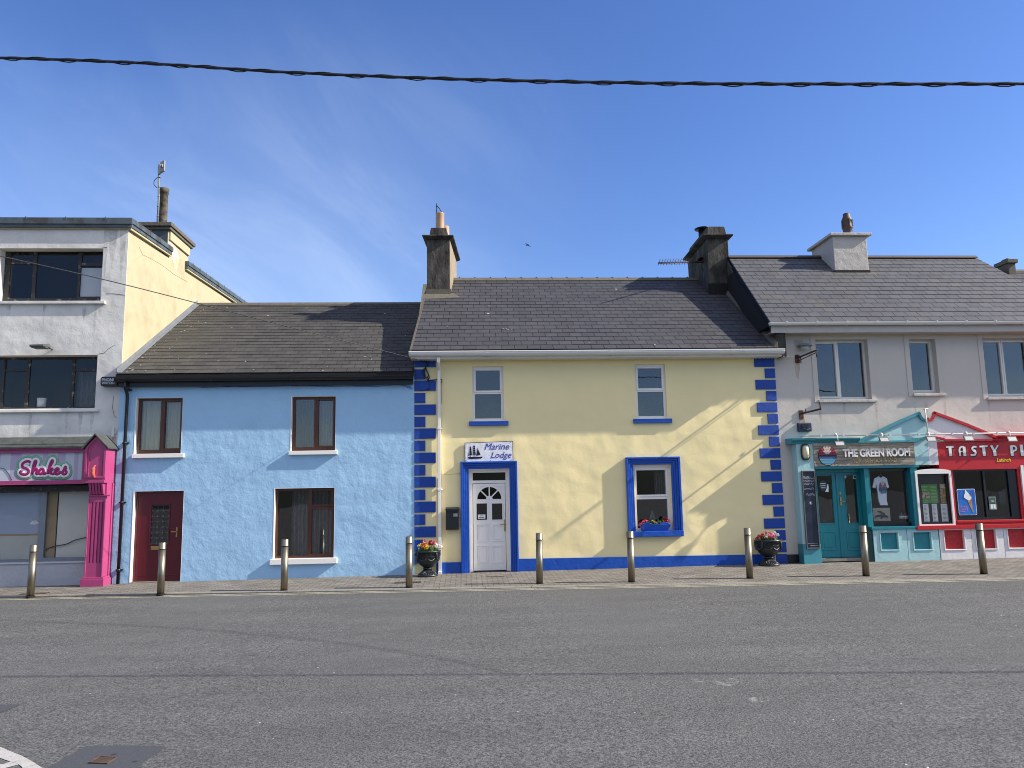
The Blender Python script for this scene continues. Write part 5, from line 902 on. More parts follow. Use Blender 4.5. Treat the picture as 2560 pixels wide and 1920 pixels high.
# sign lettering, wide art-deco capitals with dark outline
rg = thing('shop_sign', 'white capitals TASTY PI with dark outline above small yellow Lahinch on the red fascia', 'sign', (P('8', 1560, 480, FY)[0], FY, zrf0))
def letters(mb, mb2, Y):
    def st(pts, w): 
        pp = [P('8', x, y, Y) for x, y in pts]; l = [(x, Y, z) for x, z in pp]; return l, w
    S_ = [([(1294, 438), (1350, 436)], 15), ([(1322, 437), (1329, 508)], 25)]
    S_ += [([(1404, 508), (1398, 462), (1404, 444), (1418, 436), (1432, 440), (1440, 456)], 14), ([(1434, 442), (1442, 508)], 24), ([(1402, 476), (1436, 474)], 8)]
    S_ += [([(1532, 440), (1514, 436), (1502, 446), (1504, 460), (1520, 470), (1527, 484), (1520, 500), (1490, 504)], 16), ([(1508, 462), (1522, 472)], 22)]
    S_ += [([(1560, 435), (1618, 432)], 15), ([(1590, 434), (1598, 506)], 25)]
    S_ += [([(1652, 428), (1676, 470)], 20), ([(1704, 426), (1680, 468)], 12), ([(1676, 462), (1683, 506)], 25)]
    S_ += [([(1811, 432), (1821, 506)], 25), ([(1804, 433), (1834, 431), (1850, 444), (1848, 462), (1824, 470)], 14)]
    S_ += [([(1890, 424), (1901, 506)], 25)]
    S_ += [([(1940, 430), (1985, 428)], 14), ([(1984, 432), (1948, 500)], 16), ([(1942, 503), (1995, 502)], 14), ([(2025, 428), (2070, 426)], 14), ([(2068, 430), (2034, 498)], 16), ([(2028, 501), (2080, 500)], 14), ([(2110, 504), (2106, 450), (2122, 430), (2140, 436), (2152, 504)], 15)]
    for j, (pts, w) in enumerate(S_):
        l = [P('8', x, y, Y) for x, y in pts]; wm_ = w/3.19/1923*17.7
        if len(l) > 3: l = [(v.x, v.z) for v in smooth_path([(x, 0, z) for x, z in l], 3)]
        ribbon(mb, l, wm_, Y-.004-.0022*(j % 4), Y+.004); ribbon(mb2, [(x+.008, z-.008) for x, z in l], wm_+.035, Y+.0045-.0001*(j % 7), Y+.008)
b = MB(); b2 = MB(); letters(b, b2, FY-.008); b.build('lettering', m_wpaint, rg); b2.build('letter_outline', m_black, rg)
text_obj('Lahinch', R('8', 1692, 528, 1808, 556, FY), FY-.001, .008, pl('sign_yellow', 226, 190, 50), 'small_lettering', rg, shear=.3, offset=.012)
# ice cream poster
ip = R('8', 1385, 774, 1535, 980, FY+.05); iw = ip[1]-ip[0]
t = thing('poster', 'blue poster with white ice cream cone in the black shop window', 'poster', ((ip[0]+ip[1])/2, FY+.06, ip[2]))
def rrect(x0, x1, z0, z1, r=.03, n=4):
    o = []
    for cx, cz, a in ((x1-r, z0+r, -90), (x1-r, z1-r, 0), (x0+r, z1-r, 90), (x0+r, z0+r, 180)):
        for i in range(n+1): q = math.radians(a+90*i/n); o.append((cx+r*math.cos(q), cz+r*math.sin(q)))
    return o
ipx0 = P('8', 1400, 980, FY+.05)[0]; ip = (ipx0-.01, ipx0+.01+(P('8', 1538, 980, FY+.05)[0]-ipx0), ip[2], ip[3])
b = MB(); b.py(rrect(*ip), FY+.05, FY+.058); b.build('poster_border', m_paper, t); b = MB(); b.py(rrect(ip[0]+.012, ip[1]-.012, ip[2]+.012, ip[3]-.012, .022), FY+.046, FY+.0495); b.build('poster_sheet', mat('poster_blue', srgb(24, 118, 196), .4, col2=srgb(20, 80, 170), cscale=2), t)
def ipp(u, v): return (ip[0]+u*(ip[1]-ip[0]), ip[2]+v*(ip[3]-ip[2]))
b = MB(); b.py([ipp(.52, .58), ipp(.74, .62), ipp(.80, .10), ipp(.76, .10)], FY+.042, FY+.0455); b.build('cone', mat('wafer', srgb(196, 140, 92), .7, col2=srgb(150, 96, 60), cscale=20), t)
b = MB(); b.py([ipp(*p) for p in ((.44, .62), (.34, .68), (.36, .76), (.42, .84), (.42, .9), (.46, .97), (.50, .92), (.56, .88), (.62, .82), (.70, .76), (.76, .68), (.74, .62), (.60, .55))], FY+.038, FY+.0415); b.build('ice_cream', m_paper, t)
b = MB(); b.py([ipp(.68, .84), ipp(.74, .83), ipp(.76, .72), ipp(.70, .76)], FY+.034, FY+.0375); b.build('flake', pl('chocolate', 96, 64, 48), t)
b = MB()
for i in range(4): u1 = (.46, .50, .48, .34)[i]; b.tube(smooth_path([(ipp(.10+(u1-.10)*j/9, 0)[0], FY+.045, ipp(0, .33-.07*i+(.012 if j % 2 else -.012))[1]) for j in range(10)], 2), .006, 5, flat=.4)
b.build('poster_lettering', pl('poster_magenta', 190, 84, 150), t)
oq = R('8', 1632, 836, 1698, 936, FY+.06); t = thing('opening_notice', 'small green opening notice stuck low in the black shop window', 'notice', (oq[0], FY+.07, oq[2])); b = MB(); b.box(oq[0], oq[1], FY+.066, FY+.072, oq[2], oq[3]); b.build('notice_sheet', pl('notice_grey', 168, 184, 176), t)
b = MB(); b.box(oq[0]+.01, oq[1]-.01, FY+.061, FY+.0655, oq[2]+(oq[3]-oq[2])*.42, oq[3]-.012); b.build('notice_header', pl('notice_green', 50, 84, 74), t); b = MB(); text_into(b, 'OPEN', (oq[0]+.05, oq[1]-.05, oq[3]-.13, oq[3]-.085), FY+.0605, .002); 
b.box(oq[0]+.03, oq[0]+.08, FY+.061, FY+.0655, oq[2]+.02, oq[2]+.14); b.box(oq[0]+.10, oq[1]-.03, FY+.061, FY+.0655, oq[2]+.02, oq[2]+.14); b.build('notice_print', m_paper, t)
b = MB(); q = R('8', 1712, 790, 1778, 890, 18.1); b.box(q[0], q[1], 18.1, 18.105, q[2], q[3]); b.build('reflected_card', pl('dim_card', 74, 92, 108), rs)  # solid dim card stands in for a reflection in the glass
# conduit and floodlights
cY_ = 17.58
pl_ = [P('8', x, y, cY_) for x, y in ((198, 350), (700, 344), (1130, 338), (1540, 334))]; zc_ = sum(p[1] for p in pl_)/4; xa = pl_[0][0]
b = MB(); b.tube([(xa, cY_, zc_), (P('8', 2400, 330, cY_)[0], cY_, zc_+.01)], .014, 8)
for x in (292, 470, 660, 842, 1072, 1210, 1340, 1512, 1700): xx = P('8', x, 345, cY_)[0]; b.box(xx-.02, xx+.02, cY_-.022, cY_+.022, zc_-.022, zc_+.022)
for x in (198, 292, 842, 1072, 1340, 1700): xx = P('8', x, 345, cY_)[0]; b.tube([(xx, cY_, zc_), (xx, 17.99, zc_+.02)], .011, 6)
t = b.build('lighting_conduit', m_dirtyw, origin=(xa, cY_, zc_)); tag(t, 'long rusty white pipe carrying floodlights across both shopfronts', 'pipe')
b = MB(); xx = P('8', 1130, 230, FY-.04)[0]; b.tube([(xx, FY-.05, P('8', 1130, 135, FY)[1]), (xx+.02, FY-.05, zc_)], .016, 8); b.tube([(xx-.04, FY-.05, P('8', 1130, 138, FY)[1]), (xx+.08, FY-.05, P('8', 1130, 134, FY)[1])], .013, 6); tag(b.build('vent_pipe', m_dirtyw, origin=(xx, FY, zc_)), 'short white upright pipe between the two halves of the pediment', 'pipe')
fl = ((440, 408, 412, 372, 'floodlight left of the pediment, above the words of the timber sign'), (795, 376, 775, 345, 'floodlight on the pipe under the left slope of the pale blue pediment'), (1170, 372, 1148, 340, 'floodlight at the join of the teal and red shopfronts'), (1468, 366, 1450, 336, 'floodlight above the second letter group of the red sign'), (1814, 372, 1790, 335, 'floodlight nearest the right end of the red sign'))
for k, (x, y, mx_, my_, lab) in enumerate(fl):
    Yf = 17.40; fx, fz = P('8', x, y, Yf); xx = P('8', mx_, my_, cY_)[0]
    t = thing('floodlight', lab, 'floodlight', (fx, Yf, fz), 'floodlights over the shopfronts')
    w_, h_ = .115, .066; ca_, sa_ = math.cos(math.radians(25)), math.sin(math.radians(25))
    def fp(u, v, d): return (fx+u, Yf-d*ca_-v*sa_*0-(-v)*sa_, fz+v*ca_-d*sa_*.6)
    b = MB(); f0 = [fp(-w_, -h_, 0), fp(w_, -h_, 0), fp(w_, h_, 0), fp(-w_, h_, 0)]; f1_ = [fp(-w_, -h_, .03), fp(w_, -h_, .03), fp(w_, h_, .03), fp(-w_, h_, .03)]; b.prism(f0, f1_); b.prism([fp(-w_*.6, -h_*.6, -.035), fp(w_*.6, -h_*.6, -.035), fp(w_*.6, h_*.6, -.035), fp(-w_*.6, h_*.6, -.035)], f0); b.build('housing', m_black, t, bev=.003)
    b = MB(); g_ = .02; b.prism([fp(-w_+g_, -h_+g_, .0305), fp(w_-g_, -h_+g_, .0305), fp(w_-g_, h_-g_, .0305), fp(-w_+g_, h_-g_, .0305)], [fp(-w_+g_, -h_+g_, .034), fp(w_-g_, -h_+g_, .034), fp(w_-g_, h_-g_, .034), fp(-w_+g_, h_-g_, .034)]); b.build('lens', m_flood, t)
    b = MB(); b.tube([(xx, cY_, zc_+.01), (xx+(fx-xx)*.5, (cY_+Yf)/2, zc_-.0), (fx, Yf+.04, fz+.03)], .011, 6); b.lathe(xx, cY_, [(.03, zc_-.0), (.038, zc_+.02), (.03, zc_+.045), (.01, zc_+.055)], 10); b.build('arm', m_dirtyw, t)
# ================================================================ WHITE RENDERED BUILDING (left)
XW = -17.0
lb = thing('commercial_building', 'tall weathered white rendered building with cream side wall, dark wide windows and flat roof', 'building', ((XW+XL)/2, 18, -.1))
u = R('1', -4, 665, 708, 1028); u = (u[0], P('1', 702, 900)[0], u[2], u[3])
lo = R('1', -150, 1402, 674, 1405); zlo = P('2', 400, 334)[1]; lo = (P('2', -160, 200)[0], P('2', 662, 200)[0], zlo, P('1', 400, 1404)[1])
so2 = (P('2', -900, 1000)[0], P('2', 612, 1000)[0], P('2', 300, 1402)[1], P('2', 300, 868)[1])
b = MB(); plate(b, XW, XL, -.5, 8.15, [u, lo, so2], 18, 18.3, back=False); b.box(XW, XW+.2, 18.3, 29, -.5, 8.15); b.box(XW, XL-.2, 28.8, 29, -.5, 8.15); b.box(XW+.2, XL-.25, 18.31, 28.8, 8.0, 8.14); b.build('wall', m_grey, lb)
b = MB(); b.pxx([(18.001, -.5), (29, -.5), (29, 8.4), (21.9, 8.24), (21.9, 8.98), (20.36, 8.98), (20.36, 8.18), (18.001, 8.12)], XL-.2, XL+.001); b.build('side_wall', m_cream, lb, bev=.01)
b = MB(); zt0 = P('1', 400, 452, 17.89)[1]; zt1 = P('1', 400, 517, 17.89)[1]
b.box(XW, XL+.11, 17.89, 17.94, zt1+.08, zt0); b.box(XW, XL+.1, 17.92, 17.96, zt1, zt1+.075); b.box(XW, XL+.105, 17.94, 20.4, zt0-.02, zt0+.0)
for a_, c_, z0, z1 in ((17.9605, 20.49, zt0, 8.46), (21.64, 28.6, 8.44, 8.75)):
    for (dx, h0, h1) in ((.11, -.12, 0), (.085, -.21, -.125)):
        b.prism([(XL+.002, a_, z0+h0), (XL+dx, a_, z0+h0), (XL+dx, a_, z0+h1), (XL-.25, a_, z0+h1+.001), (XL-.25, a_, z0+h0)], [(XL+.002, c_, z1+h0), (XL+dx, c_, z1+h0), (XL+dx, c_, z1+h1), (XL-.25, c_, z1+h1+.001), (XL-.25, c_, z1+h0)])
    n = int((c_-a_)/.55)
    for i in range(n): t = (i+.6)/n; y = a_+(c_-a_)*t; z = z0+(z1-z0)*t; b.box(XL+.11, XL+.116, y-.012, y+.012, z-.12, z+.035)
for i in range(7): x = XL-.5-i*.9; b.box(x-.012, x+.012, 17.882, 17.89, zt0-.05, zt0+.02)
b.build('parapet_coping', mat('dark_metal_coping', srgb(76, 88, 94), .6, var=.2, vscale=6, col2=srgb(60, 58, 56), cscale=3, cmin=.5, cmax=.6), lb)
b = MB(); b.box(XW, XL+.03, 17.955, 17.999, zt1-.03, zt1-.001); b.pxx([(17.95, zt1-.04), (20.47, 8.21), (20.47, 8.25), (17.95, zt1-.001)], XL+.002, XL+.07); b.pxx([(21.66, 8.19), (28.5, 8.5), (28.5, 8.54), (21.66, 8.23)], XL+.002, XL+.07); b.build('parapet_trim', m_cream, lb)
cxl = P('1', 1000, 560, 20.36)[0]
b = MB(); b.box(cxl, XL-.003, 20.33, 21.88, 8.1, 8.975); b.build('chimney', pl('dark_slate_cladding', 58, 66, 72), lb); chl = C.objects[-1]
b = MB(); b.box(cxl-.13, XL+.13, 20.22, 22.08, 8.98, 9.09); b.box(cxl-.10, XL+.09, 20.28, 22.0, 8.90, 8.979) ; b.build('chimney_cap', m_ridge, lb, bev=.015)
b = MB(); b.box(XL+.002, XL+.05, 20.4, 21.86, 8.66, 8.9); b.build('chimney_band', m_cream, lb)
b = MB(); b.prism([(XL+.003, 20.9, 8.0), (XL+.003, 21.05, 8.0), (XL+.003, 21.2, 8.4), (XL+.003, 20.9, 8.62), (XL+.003, 20.45, 8.66), (XL+.003, 20.6, 8.4)], [(XL+.0045, 20.9, 8.0), (XL+.0045, 21.05, 8.0), (XL+.0045, 21.2, 8.4), (XL+.0045, 20.9, 8.62), (XL+.0045, 20.45, 8.66), (XL+.0045, 20.6, 8.4)]); b.build('rust_stain', mat('rust_on_cream', srgb(214, 170, 120), .85, col2=srgb(238, 228, 190), cscale=5, cmin=.38, cmax=.55, stretch=(1, 1, .35)), lb)
fx = P('1', 1130, 400, 21.0); fr_ = (P('1', 1158, 400, 21)[0]-P('1', 1100, 400, 21)[0])/2; fz = P('1', 1133, 252, 21)[1]
b = MB(); b.lathe(fx[0], 21.0, [(fr_*1.25, 9.08), (fr_*1.2, 9.16), (fr_*.95, 9.22), (fr_*.92, fz-.17), (fr_*1.1, fz-.15), (fr_*1.12, fz-.02), (fr_*1.0, fz), (fr_*.8, fz), (fr_*.8, fz-.2)], 18); b.build('flue_pot', mat('lichen_flue', srgb(92, 84, 70), .9, var=.35, vscale=18, col2=srgb(40, 38, 34), cscale=9, cmin=.45, cmax=.6), lb)
# windows
yw = 18.25
def lwin(h, pn, blind=None):
    o = window(lb, h, yw, pn, m_steelw, dep=.05, bev=.003, pane_y=.02, gl=GLK); niche(lb, h, 18.31, 1.6); return o
def fx_(k, x, y=900): return P(k, x, y, yw)[0]
def fz_(k, y, x=400): return P(k, x, y, yw)[1]
h = (u[0], u[1], u[2], u[3]); T = .05
zt_ = fz_('1', 766, 150); zt2 = fz_('1', 772, 640)
lwin(h, [(fx_('1', 64), fx_('1', 222), zt_+.03, fz_('1', 690)), (fx_('1', 64), fx_('1', 222), fz_('1', 1012), zt_-.03), (fx_('1', 246), fx_('1', 536), fz_('1', 1012), fz_('1', 688)), (fx_('1', 556), u[1]-.02, zt2+.02, fz_('1', 690)), (fx_('1', 552), u[1]-.02, fz_('1', 1000), zt2-.06)])
b = MB(); q = (fx_('1', 548), u[1]-.015, fz_('1', 1002), fz_('1', 798)); b.box(q[0], q[1], yw+.045, yw+.05, q[2], q[3]); b.build('window_blind', pl('white_blind', 214, 218, 224), lb)
h = lo; z1_ = fz_('2', 72, 80); z2_ = fz_('2', 70, 580)
lwin(h, [(fx_('2', -140, 200), fx_('2', 10, 200), h[2]+.06, h[3]-.05), (fx_('2', 26, 200), fx_('2', 176, 200), z1_+.02, h[3]-.05), (fx_('2', 24, 200), fx_('2', 172, 200), h[2]+.06, z1_-.02), (fx_('2', 198, 200), fx_('2', 488, 200), h[2]+.06, h[3]-.05), (fx_('2', 510, 200), h[1]-.03, z2_+.03, h[3]-.05), (fx_('2', 510, 200), h[1]-.03, h[2]+.06, z2_-.03)])
curtain(lb, fx_('2', 505, 200), h[1]-.12, h[2]+.03, z2_, yw+.2, m_lace, 4, .03)
b = MB(); cq = R('2', 248, 264, 302, 322, 18.30); t = thing('tub', 'white cylindrical tub on the inner sill of the dark lower window', 'tub', ((cq[0]+cq[1])/2, 18.36, cq[2]-.02)); r_ = (cq[1]-cq[0])/2; b.lathe((cq[0]+cq[1])/2, 18.38, [(r_, cq[2]-.02), (r_, cq[3])], 16); b.build('tub_body', m_paper, t); b = MB(); b.lathe((cq[0]+cq[1])/2, 18.38, [(r_+.008, cq[3]-.03), (r_+.008, cq[3]+.006), (r_-.02, cq[3]+.008)], 16); b.build('tub_lid', m_paper, t)
for k, q in enumerate((R('1', -60, 1030, 722, 1047, 17.93), (XW+.5, P('2', 680, 350, 17.93)[0], P('2', 400, 359, 17.93)[1], P('2', 400, 341, 17.93)[1]))):
    b = MB(); b.box(q[0], q[1], 17.93, 18.26, q[2], q[3]); b.build('sill', m_grey, lb, bev=.008)
streaks(lb, [u[0]+.3, u[0]+1.1, u[1]-.1, u[1]+.02, u[0]+2.0], u[2]-.02, .8, 17.9985, 8, .12)
streaks(lb, [lo[1]-.05, lo[1]-.6, lo[1]-1.4, lo[1]-2.2, lo[1]-.3], lo[2]-.04, .7, 17.9985, 9, .14)
streaks(lb, [XL-.12, XL-.35, XL-.5], 8.1, 1.6, 17.9985, 10, .2)
b = MB()                                              # hairline cracks in the render
def crack(pts, k, Y=17.9975, r=.004):
    for i in range(len(pts)-1):
        a = P(k, *pts[i], 18); c_ = P(k, *pts[i+1], 18); b.tube([(a[0], Y+.0, a[1]), (c_[0], Y, c_[1])], r, 4, flat=.5, smooth=False)
crack([(680, 1396), (722, 1390), (748, 1362), (792, 1336)], '1'); crack([(735, 980), (790, 980), (865, 990)], '1'); crack([(785, 250), (778, 330), (790, 385), (806, 400)], '2'); crack([(708, 655), (740, 660)], '1')
b.build('crack', m_under, lb)
b = MB()
def crackx(pts, k, X=XL+.004):
    pp = [PX(k, *p, XL) for p in pts]
    for p, q in zip(pp, pp[1:]): b.tube([(X, p[0], p[1]), (X, q[0], q[1])], .0035, 4, smooth=False)
crackx([(960, 655), (985, 710), (1040, 735), (1130, 790), (1200, 845), (1290, 895)], '1'); crackx([(915, 762), (950, 735), (985, 712)], '1'); b.build('crack', pl('crack_tan', 150, 138, 108), lb)
b = MB(); q = R('2', 768, 470, 800, 530, 17.97); b.box(q[0], q[1], 17.97, 18, q[2]+.07, q[2]+.12); b.box((q[0]+q[1])/2-.02, (q[0]+q[1])/2+.025, 17.93, 17.97, q[2], q[3]); tag(b.build('old_fixing', m_dirtyw, origin=(q[0], 18, q[2])), 'small rusty white wall fixing above the pink gable cap', 'wall fixing')
b = MB(); b.py([(q[0]+.02, q[2]), (q[1]-.01, q[2]), (q[1]-.03, q[2]-.35), (q[0]+.05, q[2]-.2)], 17.9985, 17.9996); b.build('rust_stain', m_ruststain, lb)
# floodlight above the lower window
q = R('1', 222, 1328, 345, 1382, 17.72); t = thing('floodlight', 'single black floodlight jutting from the white wall above the lower wide window', 'floodlight', ((q[0]+q[1])/2, 18, q[2]))
b = MB(); xm0, xm1 = q[0]+.03, q[1]-.06; zc_l = (q[2]+q[3])/2
b.prism([(xm0, 17.55, zc_l+.0), (xm1, 17.55, zc_l+.0), (xm1, 17.55, zc_l+.05), (xm0, 17.55, zc_l+.05)], [(xm0+.02, 17.85, zc_l+.04), (xm1+.02, 17.85, zc_l+.04), (xm1-.02, 17.85, zc_l+.12), (xm0+.04, 17.85, zc_l+.12)]); b.build('housing', pl('grey_green_metal', 70, 78, 74), t, bev=.01)
b = MB(); b.box(xm0+.02, xm1-.0, 17.57, 17.82, zc_l-.012, zc_l+.0); b.build('lens', m_black, t); b = MB(); b.tube([((xm0+xm1)/2+.1, 17.8, zc_l+.06), ((xm0+xm1)/2+.12, 17.9, zc_l+.02), ((xm0+xm1)/2+.12, 18, zc_l+.01)], .012, 6); b.build('arm', m_black, t)
# alarm box with lettering
q = R('2', 696, 115, 808, 180, 17.85); t = thing('alarm_box', 'black alarm box lettered PHONE WATCH at the end of the blue house gutter', 'alarm box', ((q[0]+q[1])/2, 17.9, q[2]))
b = MB(); b.py(rrect(*q, r=.05), 17.85, 17.99); b.build('housing', m_black, t, bev=.008); b = MB(); text_into(b, 'PHONE', (q[0]+.03, q[1]-.05, q[2]+.32*(q[3]-q[2])+.04, q[3]-.04), 17.85, .004, offset=.03); text_into(b, 'WATCH-:', (q[0]+.03, q[1]-.05, q[2]+.045, q[2]+.10), 17.85, .004, offset=.02); b.build('lettering', pl('sign_grey', 190, 196, 204), t)
# antenna
mx0, mz0 = P('1', 1088, 470, 20.9); mx1, mz1 = P('1', 1098, 80, 20.9)
t = thing('rooftop_antenna', 'slim mast with flat white panel antenna above the left building chimney', 'antenna', (mx0, 20.9, 9.09))
b = MB(); b.tube([(mx0, 20.9, 9.0), (mx0+.01, 20.9, mz0+.6), (mx1, 20.9, mz1)], .028, 8)
for i in range(6): z = 9.2+i*.28; b.lathe(mx0+.005, 20.9, [(.036, z), (.036, z+.02)], 8)
b.tube(smooth_path([(mx1-.02, 20.9, mz1-.4), (mx1-.1, 20.9, mz1-.5), (mx1-.1, 20.9, mz1-.62), (mx1-.02, 20.9, mz1-.7)], 4), .012, 6); b.build('mast', m_lead, t)
a = P('1', 1090, 80, 20.8); c_ = P('1', 1147, 148, 20.8)
xA, xC, zA, zC = a[0], c_[0], a[1], c_[1]; xM = xA+(xC-xA)*.42
b = MB(); b.prism([(xA, 20.86, zC), (xM, 20.72, zC-.01), (xM+.03, 20.78, zC-.01), (xA+.03, 20.92, zC)], [(xA, 20.86, zA-.03), (xM, 20.72, zA), (xM+.03, 20.78, zA), (xA+.03, 20.92, zA-.03)]); b.prism([(xM+.001, 20.72, zC), (xC, 20.66, zC+.03), (xC, 20.74, zC+.03), (xM+.031, 20.80, zC)], [(xM+.001, 20.72, zA+.01), (xC, 20.66, zA+.05), (xC, 20.74, zA+.05), (xM+.031, 20.80, zA+.01)])
for u_ in (.62, .8): x = xA+(xC-xA)*u_; b.box(x-.012, x+.012, 20.62, 20.70, zC+.12, zA-.08)
b.build('panel', pl('weathered_panel', 142, 142, 138), t, bev=.01)
# ---------------------------------------------------------------- pink shopfront
ps = thing('shopfront', 'magenta pink shopfront with fluted pilaster, slate canopy and boarded windows', 'shopfront', (P('2', 400, 1500)[0], 18, -.08))
fyy = 17.78
fo = R('2', -700, 618, 580, 856, fyy); fi = R('2', -700, 655, 562, 828, fyy)
b = MB(); plate(b, XW+.3, fo[1], fo[2], fo[3]-.02, [(XW+.6, fi[1], fi[2], fi[3])], fyy, 17.999, back=False); b.box(XW+.3, fo[1], fyy-.03, fyy, fo[3]-.05, fo[3]); b.box(XW+.3, fo[1], fyy-.015, fyy, fo[3]-.12, fo[3]-.085); b.build('fascia', m_pink, ps, bev=.003)
kx0, kx1 = P('2', 588, 700, 17.5)[0], XL+.105; kx1 = P('2', 733, 700, 17.5)[0]
kz0 = P('2', 650, 850, 17.5)[1]; kzs = P('2', 733, 608, 17.5)[1]; kzp = P('2', 660, 528, 17.5)[1]; kxm = P('2', 662, 600, 17.5)[0]; kzl = P('2', 592, 600, 17.5)[1]
zside = (kzs+kzl)/2
b = MB(); b.py([(kx0, kz0+.06), (kx1, kz0+.06), (kx1, zside), (kxm, kzp), (kx0, zside)], 17.5, 17.999); b.box(kx0-.03, kx1+.0, 17.46, 17.999, kz0, kz0+.059)
# raised border of the gabled panel
def bord(y0, y1, ins, w):
    o = [(kx0+ins, kz0+.12), (kx1-ins, kz0+.12), (kx1-ins, zside-ins*.6), (kxm, kzp-ins*1.4), (kx0+ins, zside-ins*.6)]
    for i in range(5):
        p, q_ = o[i], o[(i+1) % 5]; ribbon(b, [p, q_], w, y0-.0007*i, y1)
bord(17.482, 17.5, .025, .045); bord(17.49, 17.5, .085, .02)
b.build('console', m_pink, ps, bev=.004)
b = MB()
for s_, (xa, xb_) in enumerate(((kx0-.06, kxm), (kx1+.06, kxm))):
    za = zside-.03; zb_ = kzp+.03
    b.prism([(xa, 17.42, za), (xb_, 17.42, zb_), (xb_, 18.0, zb_), (xa, 18.0, za)], [(xa, 17.42, za+.028), (xb_, 17.42, zb_+.03+s_*.002), (xb_, 18.0, zb_+.03+s_*.002), (xa, 18.0, za+.028)])
zc0_ = P('2', 200, 612, fyy-.05)[1]; zc1_ = P('2', 200, 538)[1]
b.pxx([(fyy-.08, fo[3]-.02), (fyy-.08, fo[3]+.015), (17.999, zc1_), (17.999, fo[3]-.02)], XW+.3, kx0-.0)
b.pxx([(fyy-.02, (fo[3]*.75+zc1_*.25)), (fyy-.02, (fo[3]*.75+zc1_*.25)+.02), (17.999, zc1_+.015), (17.999, zc1_-.01)], XW+.3, kx0-.01)
b.build('slate_canopy', m_canopy, ps)
px0, px1 = P('2', 603, 1100, 17.62)[0], P('2', 733, 900, 17.62)[0]; pz0 = P('2', 650, 1500, 17.62)[1]
wpl = px1-px0; px0 = P('2', 600, 1200, 17.62)[0]; px1 = P('2', 722, 1200, 17.62)[0]; wpl = px1-px0
b = MB(); plate(b, px0, px1, pz0, kz0-.001, [(px0+wpl*(.18+.20*i), px0+wpl*(.18+.20*i)+wpl*.09, pz0+.3, kz0-.42) for i in range(4)], 17.62, 17.65); b.box(px0+.001, px1-.001, 17.651, 17.999, pz0, kz0-.001)
b.box(px1-.02, px1+.0, 17.60, 17.62, pz0, kz0-.35); b.box(px0, px0+.02, 17.60, 17.62, pz0, kz0-.35); b.build('pilaster', m_pink, ps, bev=.004)
b = MB()
for i in range(5): x = px0+wpl*(.1+.17*i); b.pxx([(17.62, kz0-.27), (17.56, kz0-.24), (17.50, kz0-.06), (17.48, kz0-.0015), (17.62, kz0-.0015)], x, x+wpl*.12)
b.box(px0-.0, px1+.08, 17.60, 17.64, kz0-.29, kz0-.26); b.build('corbel', m_pink, ps, bev=.004)
b = MB(); bz = P('2', 650, 1502, 17.58)[1]; b.box(px0-.06, px1+.06, 17.56, 17.999, -.3, bz-.04); b.box(px0-.04, px1+.04, 17.58, 17.999, bz-.04, bz); b.build('pilaster_base', m_pink, ps, bev=.006)
b = MB(); b.box(px1+.002, P('2', 762, 1200, 17.85)[0], 17.86, 17.999, -.3, kz0-.001); b.build('return_strip', m_pink, ps, bev=.003)
b = MB(); q = P('2', 648, 760, 17.45); b.tube(smooth_path([(q[0], 17.5, q[1]-.16), (q[0]-.01, 17.44, q[1]-.1), (q[0]+.0, 17.42, q[1]), (q[0]+.03, 17.43, q[1]+.1)], 4), [.03]*3+[.04]*7+[.02]*3, 8); b.build('lamp_stub', mat('rusty_pink', srgb(196, 96, 80), .8, var=.3, vscale=20), ps)
# glazing
shz0, shz1 = so2[2], so2[3]
b = MB(); b.box(so2[0], so2[1], 18.0, 18.2, P('2', 300, 905, 18)[1], shz1+.05)
for i in range(4): b.box(so2[0], so2[1], 17.985, 18.0, shz1-.02-i*.035-.02, shz1-.02-i*.035)
b.build('shutter_box', m_steelw, ps)
xmul = P('2', 298, 1100, 18.1)[0]; zg1 = P('2', 300, 905, 18)[1]; ztr = P('2', 140, 1203, 18.1)[1]
al = mat('grey_aluminium', srgb(120, 126, 132), .5, var=.08)
b = MB(); window(ps, (so2[0], so2[1], shz0, zg1), 18.1, [(so2[0]+.06, xmul-.09, shz0+.08, zg1-.03), (xmul+.05, so2[1]-.01, shz0+.10, zg1-.02)], al, dep=.05, name='shop_window', gl=GLD)
b = MB(); b.box(so2[0], xmul-.05, 18.16, 18.18, ztr, zg1); b.build('blue_grey_board', pl('dull_blue_board', 160, 172, 192, .85), ps); b = MB(); b.box(so2[0], xmul-.05, 18.16, 18.18, shz0, ztr-.04); b.build('lower_board', m_panelg, ps); b = MB(); b.box(so2[0], xmul-.05, 18.155, 18.18, ztr-.04, ztr); b.build('board_batten', m_tan, ps)
xt0, xt1_ = P('2', 318, 1100, 18.2)[0], P('2', 392, 1100, 18.2)[0]
b = MB(); b.box(xt0, xt1_, 18.19, 18.2, shz0, zg1); b.build('tan_board', m_tan, ps); b = MB(); b.box(xt1_+.025, so2[1], 18.2, 18.21, shz0, zg1); b.build('cream_board', pl('pale_board', 216, 212, 202, .85), ps)
pts = [P('2', x, y, 18.17) for x, y in ((285, 1330), (340, 1300), (400, 1283), (460, 1272), (520, 1245), (596, 1226))]; b = MB(); b.tube(smooth_path([(x, 18.165, z) for x, z in pts], 4), .012, 6); b.build('loose_cable', m_black, ps)
b = MB(); q = R('2', 205, 1095, 272, 1138, 18.15); b.py([(q[0], q[2]+.02), (q[1]-.1, q[2]), (q[1], q[2]+.03), (q[1]-.15, q[3]), (q[0]+.1, q[3]-.02)], 18.152, 18.158); b.build('torn_paper', m_paper, ps)
niche(ps, (so2[0]+.01, so2[1], shz0, zg1), 18.25, 1.0, grow=.01)
